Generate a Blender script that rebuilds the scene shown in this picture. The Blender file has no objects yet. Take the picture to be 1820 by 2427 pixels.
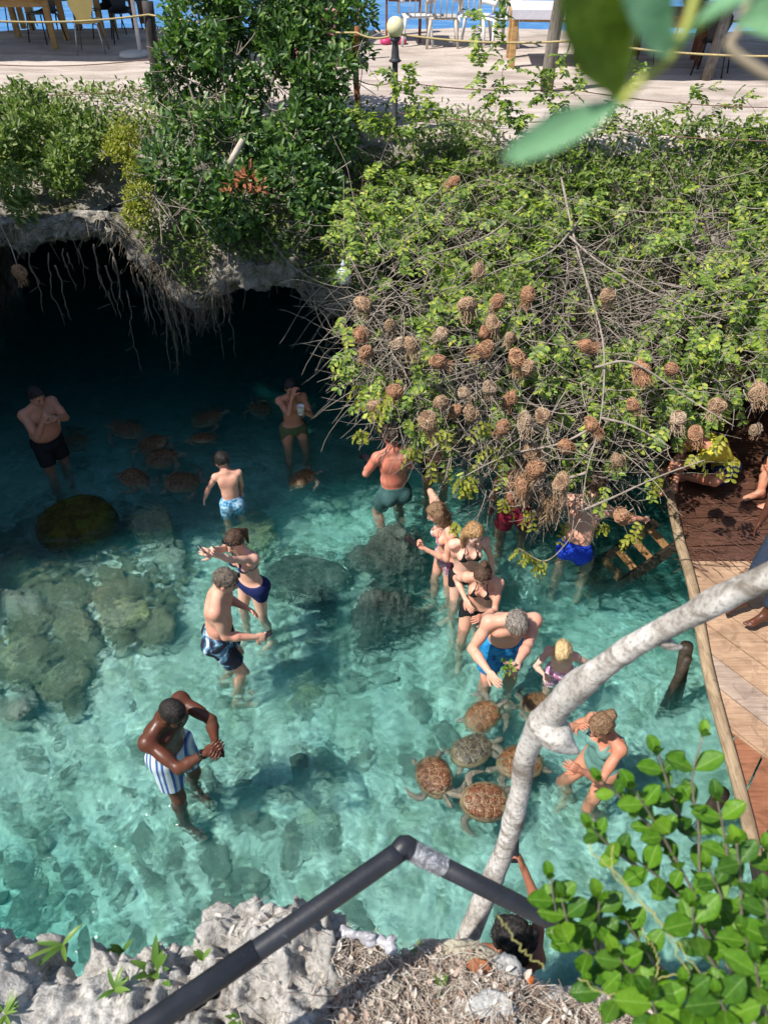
import bpy, bmesh, math, random
import numpy as np
from mathutils import Vector, Matrix
R_ = math.radians
rng = np.random.default_rng(7)
random.seed(11)
scene = bpy.context.scene
C = scene.collection

# ------------------------------------------------------------------ camera
CAM = np.array([0.0, 0.0, 5.6]); PITCH = R_(41.5); FPX = 1822.0
cam_d = bpy.data.cameras.new('camera'); cam = bpy.data.objects.new('camera', cam_d); C.objects.link(cam)
cam.location = CAM; cam.rotation_euler = (math.pi/2 - PITCH, 0, 0)
cam_d.sensor_fit = 'HORIZONTAL'; cam_d.sensor_width = 36.0; cam_d.lens = 36.0*FPX/1820.0
cam_d.clip_start = 0.02; cam_d.clip_end = 6000
cam_d.dof.use_dof = True; cam_d.dof.focus_distance = 6.5; cam_d.dof.aperture_fstop = 6.0
scene.camera = cam
FW = np.array([0, math.cos(PITCH), -math.sin(PITCH)]); UP = np.array([0, math.sin(PITCH), math.cos(PITCH)])

def W(px, py, z=None, Y=None, d=None):
    """world point seen at photo pixel (px, py) at a height z, a distance Y or a depth d"""
    r = FW + np.array([1., 0, 0])*(px-910)/FPX + UP*(1213.5-py)/FPX
    if z is not None: t = (z-CAM[2])/r[2]
    elif Y is not None: t = Y/r[1]
    else: t = d
    return CAM + r*t

# ------------------------------------------------------------------ light
SUN_EL = R_(56); SUN_H = np.array([-0.89, -0.45]); SUN_H /= np.linalg.norm(SUN_H)
world = bpy.data.worlds.new('World'); scene.world = world; world.use_nodes = True
wn = world.node_tree.nodes; wl = world.node_tree.links; wn.clear()
sky = wn.new('ShaderNodeTexSky'); sky.sky_type = 'NISHITA'; sky.sun_disc = False
sky.sun_elevation = SUN_EL; sky.sun_rotation = math.atan2(SUN_H[0], SUN_H[1]); sky.air_density = 1.0; sky.dust_density = 0.6
bg = wn.new('ShaderNodeBackground'); bg.inputs[1].default_value = 0.105
wo = wn.new('ShaderNodeOutputWorld'); wl.new(sky.outputs[0], bg.inputs[0]); wl.new(bg.outputs[0], wo.inputs[0])
sun_d = bpy.data.lights.new('sun', 'SUN'); sun_d.energy = 4.6; sun_d.angle = R_(0.5); sun_d.color = (1.0, 0.95, 0.87)
sun = bpy.data.objects.new('sun', sun_d); C.objects.link(sun)
sdir = Vector((SUN_H[0]*math.cos(SUN_EL), SUN_H[1]*math.cos(SUN_EL), math.sin(SUN_EL)))
sun.rotation_euler = sdir.to_track_quat('Z', 'Y').to_euler(); sun.location = (0, 0, 30)
scene.view_settings.view_transform = 'Standard'; scene.view_settings.look = 'None'
scene.view_settings.gamma = 1; scene.view_settings.use_curve_mapping = False
scene.view_settings.exposure = 0.5
scene.cycles.volume_bounces = 0
scene.cycles.transparent_max_bounces = 12
scene.cycles.max_bounces = 6
scene.cycles.diffuse_bounces = 3

# ------------------------------------------------------------------ numpy noise
_T = np.random.default_rng(3).random((64, 64, 64)).astype(np.float32)
def vnoise(p):
    p = np.asarray(p, dtype=np.float64); i = np.floor(p).astype(int); f = p-i; f = f*f*(3-2*f)
    i0 = i & 63; i1 = (i+1) & 63
    x0, y0, z0 = i0[..., 0], i0[..., 1], i0[..., 2]; x1, y1, z1 = i1[..., 0], i1[..., 1], i1[..., 2]
    fx, fy, fz = f[..., 0], f[..., 1], f[..., 2]
    a = _T[x0, y0, z0]*(1-fx)+_T[x1, y0, z0]*fx; b = _T[x0, y1, z0]*(1-fx)+_T[x1, y1, z0]*fx
    c = _T[x0, y0, z1]*(1-fx)+_T[x1, y0, z1]*fx; d = _T[x0, y1, z1]*(1-fx)+_T[x1, y1, z1]*fx
    return ((a*(1-fy)+b*fy)*(1-fz)+(c*(1-fy)+d*fy)*fz)*2-1
def fbm(p, oct=4, lac=2.03, gain=0.5, ridged=False):
    p = np.asarray(p, dtype=np.float64); s = 0; a = 1; t = 0
    for o in range(oct):
        n = vnoise(p + 17.3*o); n = (1-2*np.abs(n)) if ridged else n
        s = s+a*n; t += a; a *= gain; p = p*lac
    return s/t

# ------------------------------------------------------------------ mesh helpers
def make_mesh(name, V, F=None, smooth=True, quads=None, tris=None, mats=None, midx=None):
    me = bpy.data.meshes.new(name)
    V = np.asarray(V, dtype=np.float32)
    if F is not None:
        me.from_pydata([tuple(map(float, v)) for v in V], [], [tuple(int(i) for i in f) for f in F])
    else:
        faces = quads if quads is not None else tris
        faces = np.asarray(faces, dtype=np.int32); k = faces.shape[1]; n = len(faces)
        me.vertices.add(len(V)); me.vertices.foreach_set('co', V.ravel())
        me.loops.add(n*k); me.loops.foreach_set('vertex_index', faces.ravel())
        me.polygons.add(n); me.polygons.foreach_set('loop_start', np.arange(0, n*k, k, dtype=np.int32))
        me.update(calc_edges=True)
    if smooth: me.polygons.foreach_set('use_smooth', np.ones(len(me.polygons), dtype=bool))
    if midx is not None: me.polygons.foreach_set('material_index', np.asarray(midx, dtype=np.int32))
    for m in (mats if isinstance(mats, (list, tuple)) else ([mats] if mats else [])): me.materials.append(m)
    me.update()
    return me
def put(name, me, parent=None, loc=None, label=None, cat=None, group=None, kind=None):
    o = bpy.data.objects.new(name, me); C.objects.link(o)
    if parent is not None: o.parent = parent
    if loc is not None: o.location = loc
    if label: o['label'] = label
    if cat: o['category'] = cat
    if group: o['group'] = group
    if kind: o['kind'] = kind
    return o
def empty(name, loc, label, cat, group=None, rz=0):
    o = put(name, None, loc=tuple(map(float, loc)), label=label, cat=cat, group=group); o.rotation_euler = (0, 0, rz)
    o.empty_display_size = 0.1
    return o
def grid_quads(nu, nv, wrapu=False):
    u = np.arange(nu if wrapu else nu-1); v = np.arange(nv-1)
    U, Vv = np.meshgrid(u, v, indexing='ij'); U2 = (U+1) % nu
    return np.stack([U*nv+Vv, U2*nv+Vv, U2*nv+Vv+1, U*nv+Vv+1], -1).reshape(-1, 4)

class MB:
    """collects pieces and links them as one mesh"""
    def __init__(s): s.V = []; s.F = []; s.n = 0
    def add(s, V, F):
        V = np.asarray(V, dtype=float).reshape(-1, 3)
        s.V.append(V); s.F += [tuple(int(i)+s.n for i in f) for f in F]; s.n += len(V); return s
    def box(s, c, size, M=None, bev=0.0):
        c = np.array(c, float); h = np.array(size, float)/2
        if bev <= 0:
            V = np.array([[x, y, z] for x in (-1, 1) for y in (-1, 1) for z in (-1, 1)])*h
            F = [(0, 1, 3, 2), (4, 6, 7, 5), (0, 4, 5, 1), (2, 3, 7, 6), (0, 2, 6, 4), (1, 5, 7, 3)]
        else:
            bm = bmesh.new(); bmesh.ops.create_cube(bm, size=1); bmesh.ops.scale(bm, vec=h*2, verts=bm.verts)
            bmesh.ops.bevel(bm, geom=bm.edges[:], offset=bev, segments=1, affect='EDGES')
            V = np.array([v.co[:] for v in bm.verts]); F = [[v.index for v in f.verts] for f in bm.faces]; bm.free()
        if M is not None: V = V @ np.array(M).T
        return s.add(V+c, F)
    def tube(s, pts, rad, n=8, cap=True, flat=1.0):
        V, F = tube_geo(pts, rad, n, cap, flat); return s.add(V, F)
    def lathe(s, prof, c=(0, 0, 0), n=20):
        prof = np.array(prof, float); a = np.linspace(0, 2*math.pi, n, endpoint=False)
        V = np.stack([np.outer(np.cos(a), prof[:, 0]), np.outer(np.sin(a), prof[:, 0]), np.tile(prof[:, 1], (n, 1))], -1).reshape(-1, 3)+np.array(c)
        F = [tuple(q) for q in grid_quads(n, len(prof), True)]
        m = len(prof)
        F.append(tuple(i*m for i in range(n))[::-1]); F.append(tuple(i*m+m-1 for i in range(n)))
        return s.add(V, F)
    def build(s, name, mat, parent=None, smooth=True, **kw):
        me = make_mesh(name, np.concatenate(s.V), F=s.F, smooth=smooth, mats=mat)
        return put(name, me, parent, **kw)
def nrm(v):
    v = np.asarray(v, float); return v/(np.linalg.norm(v)+1e-12)
def tube_geo(pts, rad, n=8, cap=True, flat=1.0):
    pts = np.asarray(pts, float); m = len(pts); rad = np.broadcast_to(np.asarray(rad, float), (m,))
    T = np.gradient(pts, axis=0); T /= np.linalg.norm(T, axis=1)[:, None]+1e-12
    ref = np.array([0, 0, 1.]) if abs(T[0][2]) < 0.9 else np.array([1., 0, 0])
    N = np.zeros_like(pts); N[0] = nrm(np.cross(T[0], ref))
    for i in range(1, m):
        v = N[i-1]-T[i]*np.dot(N[i-1], T[i]); N[i] = nrm(v)
    B = np.cross(T, N); a = np.linspace(0, 2*math.pi, n, endpoint=False)
    V = pts[:, None, :]+rad[:, None, None]*(np.cos(a)[None, :, None]*N[:, None, :]+flat*np.sin(a)[None, :, None]*B[:, None, :])
    V = V.reshape(-1, 3); F = []
    for i in range(m-1):
        for j in range(n):
            F.append((i*n+j, i*n+(j+1) % n, (i+1)*n+(j+1) % n, (i+1)*n+j))
    if cap: F.append(tuple(range(n))[::-1]); F.append(tuple((m-1)*n+j for j in range(n)))
    return V, F
def spline(ctrl, n):
    """Catmull-Rom through control points"""
    P = np.asarray(ctrl, float); P = np.vstack([2*P[0]-P[1], P, 2*P[-1]-P[-2]]); m = len(P)-3
    t = np.linspace(0, m-1e-6, n); i = t.astype(int); f = (t-i)[:, None]
    a, b, c, d = P[i], P[i+1], P[i+2], P[i+3]
    return 0.5*((2*b)+(-a+c)*f+(2*a-5*b+4*c-d)*f**2+(-a+3*b-3*c+d)*f**3)

# ------------------------------------------------------------------ materials
def srgb(r, g, b):
    f = lambda c: (c/255/12.92) if c/255 <= 0.04045 else ((c/255+0.055)/1.055)**2.4
    return (f(r), f(g), f(b))
class NT:
    def __init__(s, name):
        s.m = bpy.data.materials.new(name); s.m.use_nodes = True; s.t = s.m.node_tree; s.t.nodes.clear()
        s.out = s.n('ShaderNodeOutputMaterial')
    def n(s, typ, **kw):
        nd = s.t.nodes.new(typ)
        for k, v in kw.items():
            if k.startswith('i_'):
                key = k[2:]; key = int(key) if key.isdigit() else key.replace('_', ' ')
                if isinstance(v, bpy.types.NodeSocket): s.t.links.new(v, nd.inputs[key])
                else: nd.inputs[key].default_value = v
            else: setattr(nd, k, v)
        return nd
    def link(s, a, b): s.t.links.new(a, b)
    def coord(s, kind='Object'): return s.n('ShaderNodeTexCoord').outputs[kind]
    def noise(s, co, scale, detail=4, rough=0.55, dist=0.0):
        return s.n('ShaderNodeTexNoise', i_Vector=co, i_Scale=scale, i_Detail=detail, i_Roughness=rough, i_Distortion=dist).outputs[0]
    def ramp(s, fac, stops):
        r = s.n('ShaderNodeValToRGB', i_Fac=fac); e = r.color_ramp.elements
        while len(e) < len(stops): e.new(0.5)
        for el, (p, c) in zip(e, stops):
            el.position = p; el.color = (c, c, c, 1) if not hasattr(c, '__len__') else (*c[:3], 1)
        return r.outputs[0]
    def mix(s, f, a, b, mode='MIX'):
        nd = s.n('ShaderNodeMix', data_type='RGBA', blend_type=mode)
        for key, v in ((0, f), (6, a), (7, b)):
            if isinstance(v, bpy.types.NodeSocket): s.t.links.new(v, nd.inputs[key])
            else: nd.inputs[key].default_value = v if key == 0 else ((*v[:3], 1) if hasattr(v, '__len__') else (v, v, v, 1))
        return nd.outputs[2]
    def math(s, op, a, b=0.0):
        return s.n('ShaderNodeMath', operation=op, i_0=a, i_1=b).outputs[0]
    def bump(s, h, strength=0.5, dist=0.02):
        return s.n('ShaderNodeBump', i_Height=h, i_Strength=strength, i_Distance=dist).outputs[0]
    def pbr(s, col, rough=0.7, normal=None, spec=0.35, **kw):
        p = s.n('ShaderNodeBsdfPrincipled')
        for key, v in (('Base Color', col), ('Roughness', rough), ('Specular IOR Level', spec)):
            if isinstance(v, bpy.types.NodeSocket): s.t.links.new(v, p.inputs[key])
            else: p.inputs[key].default_value = (*v[:3], 1) if hasattr(v, '__len__') else v
        if normal is not None: s.t.links.new(normal, p.inputs['Normal'])
        for k, v in kw.items():
            key = k.replace('_', ' ')
            if isinstance(v, bpy.types.NodeSocket): s.t.links.new(v, p.inputs[key])
            else: p.inputs[key].default_value = v
        s.t.links.new(p.outputs[0], s.out.inputs[0]); return p
def simple(name, col, rough=0.6, var=0.25, scale=12, bump=0.15, spec=0.35, **kw):
    t = NT(name); co = t.coord(); n = t.noise(co, scale, 5)
    c = np.array(col)
    cc = t.ramp(n, [(0.25, tuple(c*(1-var))), (0.75, tuple(np.minimum(c*(1+var), 1)))])
    t.pbr(cc, rough, t.bump(n, bump, 0.01) if bump else None, spec, **kw); return t.m
def rock_mat(name, dark, mid, light, scale=1.0, moss=None, mossamt=0.0, bumpd=0.04, pit=0.75):
    t = NT(name); co = t.coord()
    n1 = t.noise(co, 1.3*scale, 8, 0.65, 0.4); n2 = t.noise(co, 9*scale, 8, 0.7); v = t.n('ShaderNodeTexVoronoi', i_Vector=co, i_Scale=14*scale, feature='F1').outputs[0]
    c = t.ramp(n1, [(0.3, dark), (0.5, mid), (0.68, light)])
    c = t.mix(t.ramp(n2, [(0.38, pit), (0.6, 0.0)]), c, tuple(np.array(dark)*0.6))
    if moss is not None:
        n3 = t.noise(co, 2.2*scale, 7, 0.65, 0.3); c = t.mix(t.ramp(n3, [(0.62-mossamt*0.3, 0.0), (0.72-mossamt*0.3, 0.85)]), c, moss)
    h = t.math('ADD', t.math('MULTIPLY', n2, 1.0), t.math('MULTIPLY', v, 0.5))
    t.pbr(c, 0.92, t.bump(h, 0.9, bumpd), 0.15); return t.m
# ================================================================== SETTING
M = {}
M['rock'] = rock_mat('limestone', (0.16, 0.145, 0.12), (0.34, 0.31, 0.265), (0.54, 0.50, 0.44), 1.3, moss=(0.10, 0.10, 0.045), mossamt=0.35)
M['cave'] = rock_mat('cave_rock_shade_tone', (0.012, 0.012, 0.011), (0.025, 0.024, 0.021), (0.05, 0.046, 0.04), 1.0)  # cave shade put into the colour, far darker than the bank limestone
def rim_mat():
    t = NT('rim_limestone'); co = t.coord(); n1 = t.noise(co, 5, 8, 0.65, 0.4); n2 = t.noise(co, 34, 7, 0.7); n3 = t.noise(co, 110, 4, 0.6)
    c = t.ramp(n1, [(0.32, (0.30, 0.28, 0.255)), (0.5, (0.50, 0.475, 0.44)), (0.66, (0.68, 0.65, 0.61))])
    c = t.mix(t.ramp(n2, [(0.34, 0.8), (0.5, 0.0)]), c, (0.15, 0.14, 0.125)); c = t.mix(t.ramp(n3, [(0.36, 0.5), (0.5, 0.0)]), c, (0.2, 0.185, 0.165))
    t.pbr(c, 0.93, t.bump(t.math('ADD', n2, t.math('MULTIPLY', n3, 0.35)), 0.9, 0.016), 0.12); return t.m
M['rimrock'] = rim_mat()
M['bedrock'] = rock_mat('bed_stone', (0.20, 0.19, 0.13), (0.40, 0.37, 0.26), (0.60, 0.56, 0.43), 2.6, moss=(0.36, 0.35, 0.15), mossamt=0.4, pit=0.5)
M['mossrock'] = rock_mat('mossy_boulder', (0.035, 0.033, 0.008), (0.075, 0.065, 0.012), (0.12, 0.115, 0.022), 2.2, moss=(0.06, 0.085, 0.012), mossamt=0.4)
M['reef'] = rock_mat('pitted_reef', (0.05, 0.06, 0.05), (0.14, 0.155, 0.13), (0.28, 0.30, 0.25), 3.2)
def sand_mat():
    t = NT('sand'); co = t.coord()
    n = t.noise(co, 0.7, 6, 0.6, 0.5); f = t.noise(co, 40, 6, 0.7)
    s = t.n('ShaderNodeMapping', i_Vector=co, i_Scale=(0.5, 2.2, 1)).outputs[0]; n2 = t.noise(s, 1.6, 5, 0.6, 0.8)
    c = t.ramp(n2, [(0.34, (0.28, 0.225, 0.20)), (0.48, (0.45, 0.375, 0.34)), (0.64, (0.60, 0.52, 0.475))]); v0 = t.noise(co, 3.2, 7, 0.7, 1.0); c = t.mix(t.ramp(v0, [(0.56, 0.0), (0.66, 0.55)]), c, (0.26, 0.21, 0.18))
    c = t.mix(t.ramp(n, [(0.3, 0.0), (0.7, 0.4)]), c, (0.55, 0.49, 0.41))
    c = t.mix(t.ramp(f, [(0.42, 0.35), (0.55, 0.0)]), c, (0.28, 0.24, 0.20))
    t.pbr(c, 0.95, t.bump(t.math('ADD', n2, t.math('MULTIPLY', f, 0.3)), 0.5, 0.05), 0.1); return t.m
M['sand'] = sand_mat()
def bed_mat():
    t = NT('pool_bed_sand'); co = t.coord()
    w = t.n('ShaderNodeTexNoise', i_Vector=co, i_Scale=2.3, i_Detail=2.0).outputs[1]
    co2 = t.n('ShaderNodeVectorMath', operation='MULTIPLY_ADD'); t.link(w, co2.inputs[0]); co2.inputs[1].default_value = (0.35, 0.35, 0.2); t.link(co, co2.inputs[2])
    n = t.noise(co2.outputs[0], 1.1, 6, 0.6, 0.6)
    vv = t.n('ShaderNodeTexVoronoi', i_Vector=co2.outputs[0], i_Scale=6.5, feature='SMOOTH_F1', i_Smoothness=0.3, i_Randomness=1.0)
    v2 = t.n('ShaderNodeTexVoronoi', i_Vector=co2.outputs[0], i_Scale=15, feature='SMOOTH_F1', i_Smoothness=0.2).outputs[0]
    c = t.ramp(n, [(0.3, (0.56, 0.55, 0.48)), (0.5, (0.78, 0.77, 0.70)), (0.7, (0.90, 0.89, 0.83))])
    pebb = t.ramp(vv.outputs[1], [(0.25, 0.75), (0.55, 0.0)])
    c = t.mix(pebb, c, (0.34, 0.36, 0.26))
    c = t.mix(t.ramp(v2, [(0.1, 0.0), (0.75, 0.35)]), c, (0.2, 0.2, 0.14))
    h = t.math('ADD', t.math('MULTIPLY', vv.outputs[0], -1.0), t.math('MULTIPLY', v2, -0.4))
    t.pbr(c, 0.9, t.bump(h, 0.8, 0.06), 0.1); return t.m
M['bed'] = bed_mat()
M['palestone'] = rock_mat('sandy_stone', (0.38, 0.37, 0.30), (0.60, 0.58, 0.50), (0.76, 0.74, 0.66), 2.4, moss=(0.46, 0.46, 0.30), mossamt=0.4, pit=0.35)

def bed_z(x, y):
    """height of the pool bed under the water"""
    x = np.asarray(x, float); y = np.asarray(y, float)
    z = -0.55 - 0.08*np.clip((y-2.5)/3, 0, 1) - 0.05*np.clip((y-5.5)/2, 0, 1) - 0.9*np.clip((y-8.3)/3, 0, 1)
    z = z - 0.75*np.clip((-1.6-x)/2.0, 0, 1)*np.clip((3.2-y)/1.3, 0, 1)            # deeper near left corner
    z = z + 0.28*np.exp(-(((x+3.0)/1.5)**2+((y-5.3)/1.3)**2))
    z = z - 0.35*np.clip((x-1.8)/1.2, 0, 1)*np.clip((y-4.5)/2, 0, 1)
    return z
# --- pool bed
nx, ny = 270, 310
X, Yg = np.meshgrid(np.linspace(-9, 7.5, nx), np.linspace(-1, 17, ny), indexing='ij')
Z = bed_z(X, Yg); P3 = np.stack([X, Yg, np.zeros_like(X)], -1)
Z = Z + 0.07*fbm(P3*1.1, 4) + 0.018*fbm(P3*4.5, 3)
pool_bed = put('pool_floor', make_mesh('pool_floor', np.stack([X, Yg, Z], -1).reshape(-1, 3), quads=grid_quads(nx, ny), mats=M['bed']), kind='structure')

# --- water of the pool: closed body with absorbing volume
def water_mat():
    t = NT('pool_water'); co = t.coord()
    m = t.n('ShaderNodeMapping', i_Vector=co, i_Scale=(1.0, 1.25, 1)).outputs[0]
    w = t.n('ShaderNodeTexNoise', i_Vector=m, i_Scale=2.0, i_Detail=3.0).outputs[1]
    def caustic_net(scale, amp):
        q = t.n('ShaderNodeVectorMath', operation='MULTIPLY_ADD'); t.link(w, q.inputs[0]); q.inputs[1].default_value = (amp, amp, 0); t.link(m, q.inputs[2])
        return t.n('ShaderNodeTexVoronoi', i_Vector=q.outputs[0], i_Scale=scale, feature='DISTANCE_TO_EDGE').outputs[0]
    a = t.ramp(caustic_net(4.3, 0.8), [(0.0, 1.0), (0.022, 0.7), (0.075, 0.12), (0.2, 0.0)])
    b = t.ramp(caustic_net(9.0, 0.45), [(0.0, 1.0), (0.03, 0.6), (0.10, 0.08), (0.2, 0.0)])
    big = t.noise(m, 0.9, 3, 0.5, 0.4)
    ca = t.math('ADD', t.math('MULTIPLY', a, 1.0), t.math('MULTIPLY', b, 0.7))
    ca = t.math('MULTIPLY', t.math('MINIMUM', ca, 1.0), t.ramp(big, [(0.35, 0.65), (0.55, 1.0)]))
    caustic_tint = t.ramp(ca, [(0.0, (0.84, 0.87, 0.87)), (0.3, (0.92, 0.95, 0.95)), (0.8, (1.0, 1.0, 1.0))])  # caustic light painted into the transmission colour
    tr = t.n('ShaderNodeBsdfTransparent'); t.link(caustic_tint, tr.inputs[0])
    h = t.math('ADD', t.noise(m, 4.5, 4, 0.55, 0.8), t.math('MULTIPLY', t.noise(m, 14, 2, 0.5, 0.5), 0.25))
    nb = t.bump(h, 0.45, 0.06)
    gl = t.n('ShaderNodeBsdfGlossy', i_Roughness=0.06); t.link(nb, gl.inputs['Normal'])
    fr = t.n('ShaderNodeFresnel', i_IOR=1.33); t.link(nb, fr.inputs['Normal'])
    # painted caustic pattern sets how much light passes straight and how much refracts
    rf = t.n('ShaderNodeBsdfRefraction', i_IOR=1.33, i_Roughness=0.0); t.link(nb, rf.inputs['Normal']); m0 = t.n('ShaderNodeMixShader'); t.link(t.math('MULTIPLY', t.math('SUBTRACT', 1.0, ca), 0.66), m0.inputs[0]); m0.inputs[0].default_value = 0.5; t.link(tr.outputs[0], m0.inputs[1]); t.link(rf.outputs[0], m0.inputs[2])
    geo = t.n('ShaderNodeNewGeometry').outputs['Backfacing']
    f2 = t.math('MULTIPLY', fr.outputs[0], t.math('SUBTRACT', 1.0, geo))
    mx = t.n('ShaderNodeMixShader'); t.link(f2, mx.inputs[0]); t.link(m0.outputs[0], mx.inputs[1]); t.link(gl.outputs[0], mx.inputs[2])
    t.link(mx.outputs[0], t.out.inputs['Surface'])
    ab = t.n('ShaderNodeVolumeAbsorption', i_Color=(0.0, 0.95, 0.925, 1), i_Density=0.9)
    sc = t.n('ShaderNodeVolumeScatter', i_Color=(0.10, 0.95, 0.95, 1), i_Density=0.42, i_Anisotropy=0.2)
    ad = t.n('ShaderNodeAddShader'); t.link(ab.outputs[0], ad.inputs[0]); t.link(sc.outputs[0], ad.inputs[1])
    t.link(ad.outputs[0], t.out.inputs['Volume']); return t.m
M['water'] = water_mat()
# --- far bank with the cave under it
xs_l = [-9, -5, -4.2, -3.7, -3.35, -2.95, -2.75, -2.35, -2.15, -2.0, -1.6, -1.2, -1.0, -0.85, -0.6, -0.4, -0.15, 0.2, 1, 3, 8]
yy_l = [600, 600, 600, 592, 572, 575, 640, 735, 765, 730, 700, 693, 700, 745, 765, 740, 790, 800, 780, 760, 700]
def lip_z(x):
    y = np.interp(x, xs_l, yy_l); return 5.6-8.4*np.tan(PITCH-np.arctan((1213.5-y)/FPX))
def lip_y(x): return np.interp(x, [-9, -0.2, 1.2, 4, 8], [8.4, 8.3, 8.0, 7.9, 7.8])
def edge_y(x): return np.interp(x, [-9, -4.5, -3, -1, 0.5, 2, 5, 8], [11.6, 11.4, 11.0, 10.3, 10.1, 9.7, 9.5, 9.4])
TZ = 2.9
nx = 420
xs = np.linspace(-9, 7.5, nx); rows = []
prof_n = [(0, 30), (1, 60), (2, 40), (3, 70), (4, 40)]
def bank_profile(x):
    ly, lz, ey = lip_y(x), lip_z(x), edge_y(x)
    cz = max(lz+0.1, 1.2)
    pts = [(16.5, -3.2), (16.2, 0.9), (ly+2.2, 1.5), (ly+0.55, max(lz+0.12, 1.25)), (ly+0.12, lz), (ly-0.10, lz+0.13), (ly-0.02, lz+0.42),
           (ly+0.35, 0.45*lz+0.55*TZ-0.15), (0.45*ly+0.55*ey, TZ-0.38), (ey-0.35, TZ-0.14), (ey, TZ-0.03), (ey+0.6, TZ-0.05), (ey+3, TZ-0.12)]
    cnt = [10, 26, 26, 14, 10, 18, 22, 34, 24, 12, 12, 6]
    out = []
    for (a, b, k) in zip(pts[:-1], pts[1:], cnt):
        t = np.linspace(0, 1, k, endpoint=False)[:, None]; out.append(np.array(a)*(1-t)+np.array(b)*t)
    out.append(np.array([pts[-1]])); return np.vstack(out)
pr = np.array([bank_profile(x) for x in xs]); nt = pr.shape[1]
# soften the corners of the profile
for _ in range(3): pr[:, 1:-1] = 0.25*pr[:, :-2]+0.5*pr[:, 1:-1]+0.25*pr[:, 2:]
Pb = np.stack([np.repeat(xs[:, None], nt, 1), pr[..., 0], pr[..., 1]], -1)
du = np.gradient(Pb, axis=0); dv = np.gradient(Pb, axis=1); Nn = np.cross(du, dv); Nn /= np.linalg.norm(Nn, axis=-1)[..., None]+1e-9
amp = np.ones(nt)
cs = np.cumsum([0, 10, 26, 26, 14, 10, 18, 22, 34, 24, 12, 12, 6]); amp[cs[9]:] = np.linspace(1, 0.12, nt-cs[9]); amp[:20] = 0.3
disp = 0.16*fbm(Pb*1.5, 5)+0.11*fbm(Pb*np.array([4.5, 4.5, 3.0]), 5, ridged=True)+0.05*fbm(Pb*13, 3, ridged=True)
Pb = Pb - Nn*(disp*amp[None, :])[..., None]
BANK = Pb.copy()
ci = np.repeat(np.arange(nx-1), nt-1); tj = np.tile(np.arange(nt-1), nx-1)
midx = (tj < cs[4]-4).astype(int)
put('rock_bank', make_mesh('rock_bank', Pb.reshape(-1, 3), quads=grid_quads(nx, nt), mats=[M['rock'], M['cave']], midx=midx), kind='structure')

# --- terrace ground beyond the bank, and the sea behind it
nx2, ny2 = 220, 120
xs2 = np.linspace(-16, 16, nx2)
Vg = []
for x in xs2:
    e = float(edge_y(np.clip(x, -9, 8)))-0.1; far = 16.3+0.25*math.sin(x*0.9)
    ys = e+(far-e)*np.linspace(0, 1, ny2-6)
    z = TZ+0.0*ys
    Vg.append(np.vstack([np.stack([np.full_like(ys, x), ys, z], -1), [[x, far+0.12, TZ-0.1], [x, far+0.35, TZ-0.5], [x, far+0.7, TZ-1.4], [x, far+1.1, TZ-2.6], [x, far+1.6, TZ-3.6], [x, far+2.2, TZ-4.5]]]))
Vg = np.array(Vg)
nz = 0.035*fbm(Vg*0.9, 4)+0.012*fbm(Vg*6, 3); nz[:, :3] *= 0.4; nz[:, 0] -= 0.16; nz[:, 1] -= 0.05
Vg[..., 2] += nz
put('terrace_ground', make_mesh('terrace_ground', Vg.reshape(-1, 3), quads=grid_quads(nx2, ny2), mats=M['sand']), kind='structure')
def sea_mat():
    t = NT('sea_water'); co = t.coord()
    m = t.n('ShaderNodeMapping', i_Vector=co, i_Scale=(0.5, 1.3, 1)).outputs[0]
    n = t.noise(m, 0.9, 8, 0.62, 0.3); y = t.n('ShaderNodeSeparateXYZ', i_0=co).outputs[1]
    yr = t.n('ShaderNodeMapRange', i_Value=y, i_1=17.0, i_2=40.0).outputs[0]
    c = t.ramp(yr, [(0.0, (0.16, 0.50, 0.62)), (0.35, (0.09, 0.34, 0.58)), (1.0, (0.04, 0.18, 0.42))])
    c = t.mix(t.ramp(n, [(0.45, 0.0), (0.7, 0.3)]), c, (0.35, 0.60, 0.78))
    t.pbr(c, 0.35, t.bump(t.math('ADD', n, t.noise(m, 5.0, 4, 0.6, 0.5)), 0.5, 0.2), 0.3); return t.m
M['sea'] = sea_mat()
put('sea', make_mesh('sea', [(-900, 14.0, -1.2), (900, 14.0, -1.2), (900, 4000, -1.2), (-900, 4000, -1.2)], F=[(0, 1, 2, 3)], mats=M['sea']), kind='structure')

# --- side banks and the outer ground
def side_bank(name, x_in, x_out, y0, y1, sgn):
    ny3 = 120; prof = [(x_in+0.25*sgn, -3.2), (x_in+0.5*sgn, -0.6), (x_in+0.35*sgn, 0.8), (x_in, 1.9), (x_in+0.05*sgn, 2.6), (x_in+0.3*sgn, 2.88), (x_in+1.2*sgn, 2.93), (x_out, 2.93)]
    out = []
    for a, b in zip(prof[:-1], prof[1:]):
        t = np.linspace(0, 1, 9, endpoint=False)[:, None]; out.append(np.array(a)*(1-t)+np.array(b)*t)
    out.append(np.array([prof[-1]])); pf = np.vstack(out); ys = np.linspace(y0, y1, ny3)
    P = np.stack([np.repeat(pf[None, :, 0], ny3, 0), np.repeat(ys[:, None], len(pf), 1), np.repeat(pf[None, :, 1], ny3, 0)], -1)
    P[..., 0] += 0.22*fbm(P*1.3, 4)+0.08*fbm(P*5, 3); P[:, -8:, 2] += 0.05*fbm(P[:, -8:]*1.5, 3)
    put(name, make_mesh(name, P.reshape(-1, 3), quads=grid_quads(ny3, len(pf)), mats=M['rock']), kind='structure')
side_bank('rock_wall', -5.5, -16, -3, 12, -1)
side_bank('rock_wall', 5.0, 16, -3, 10.5, 1)
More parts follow.
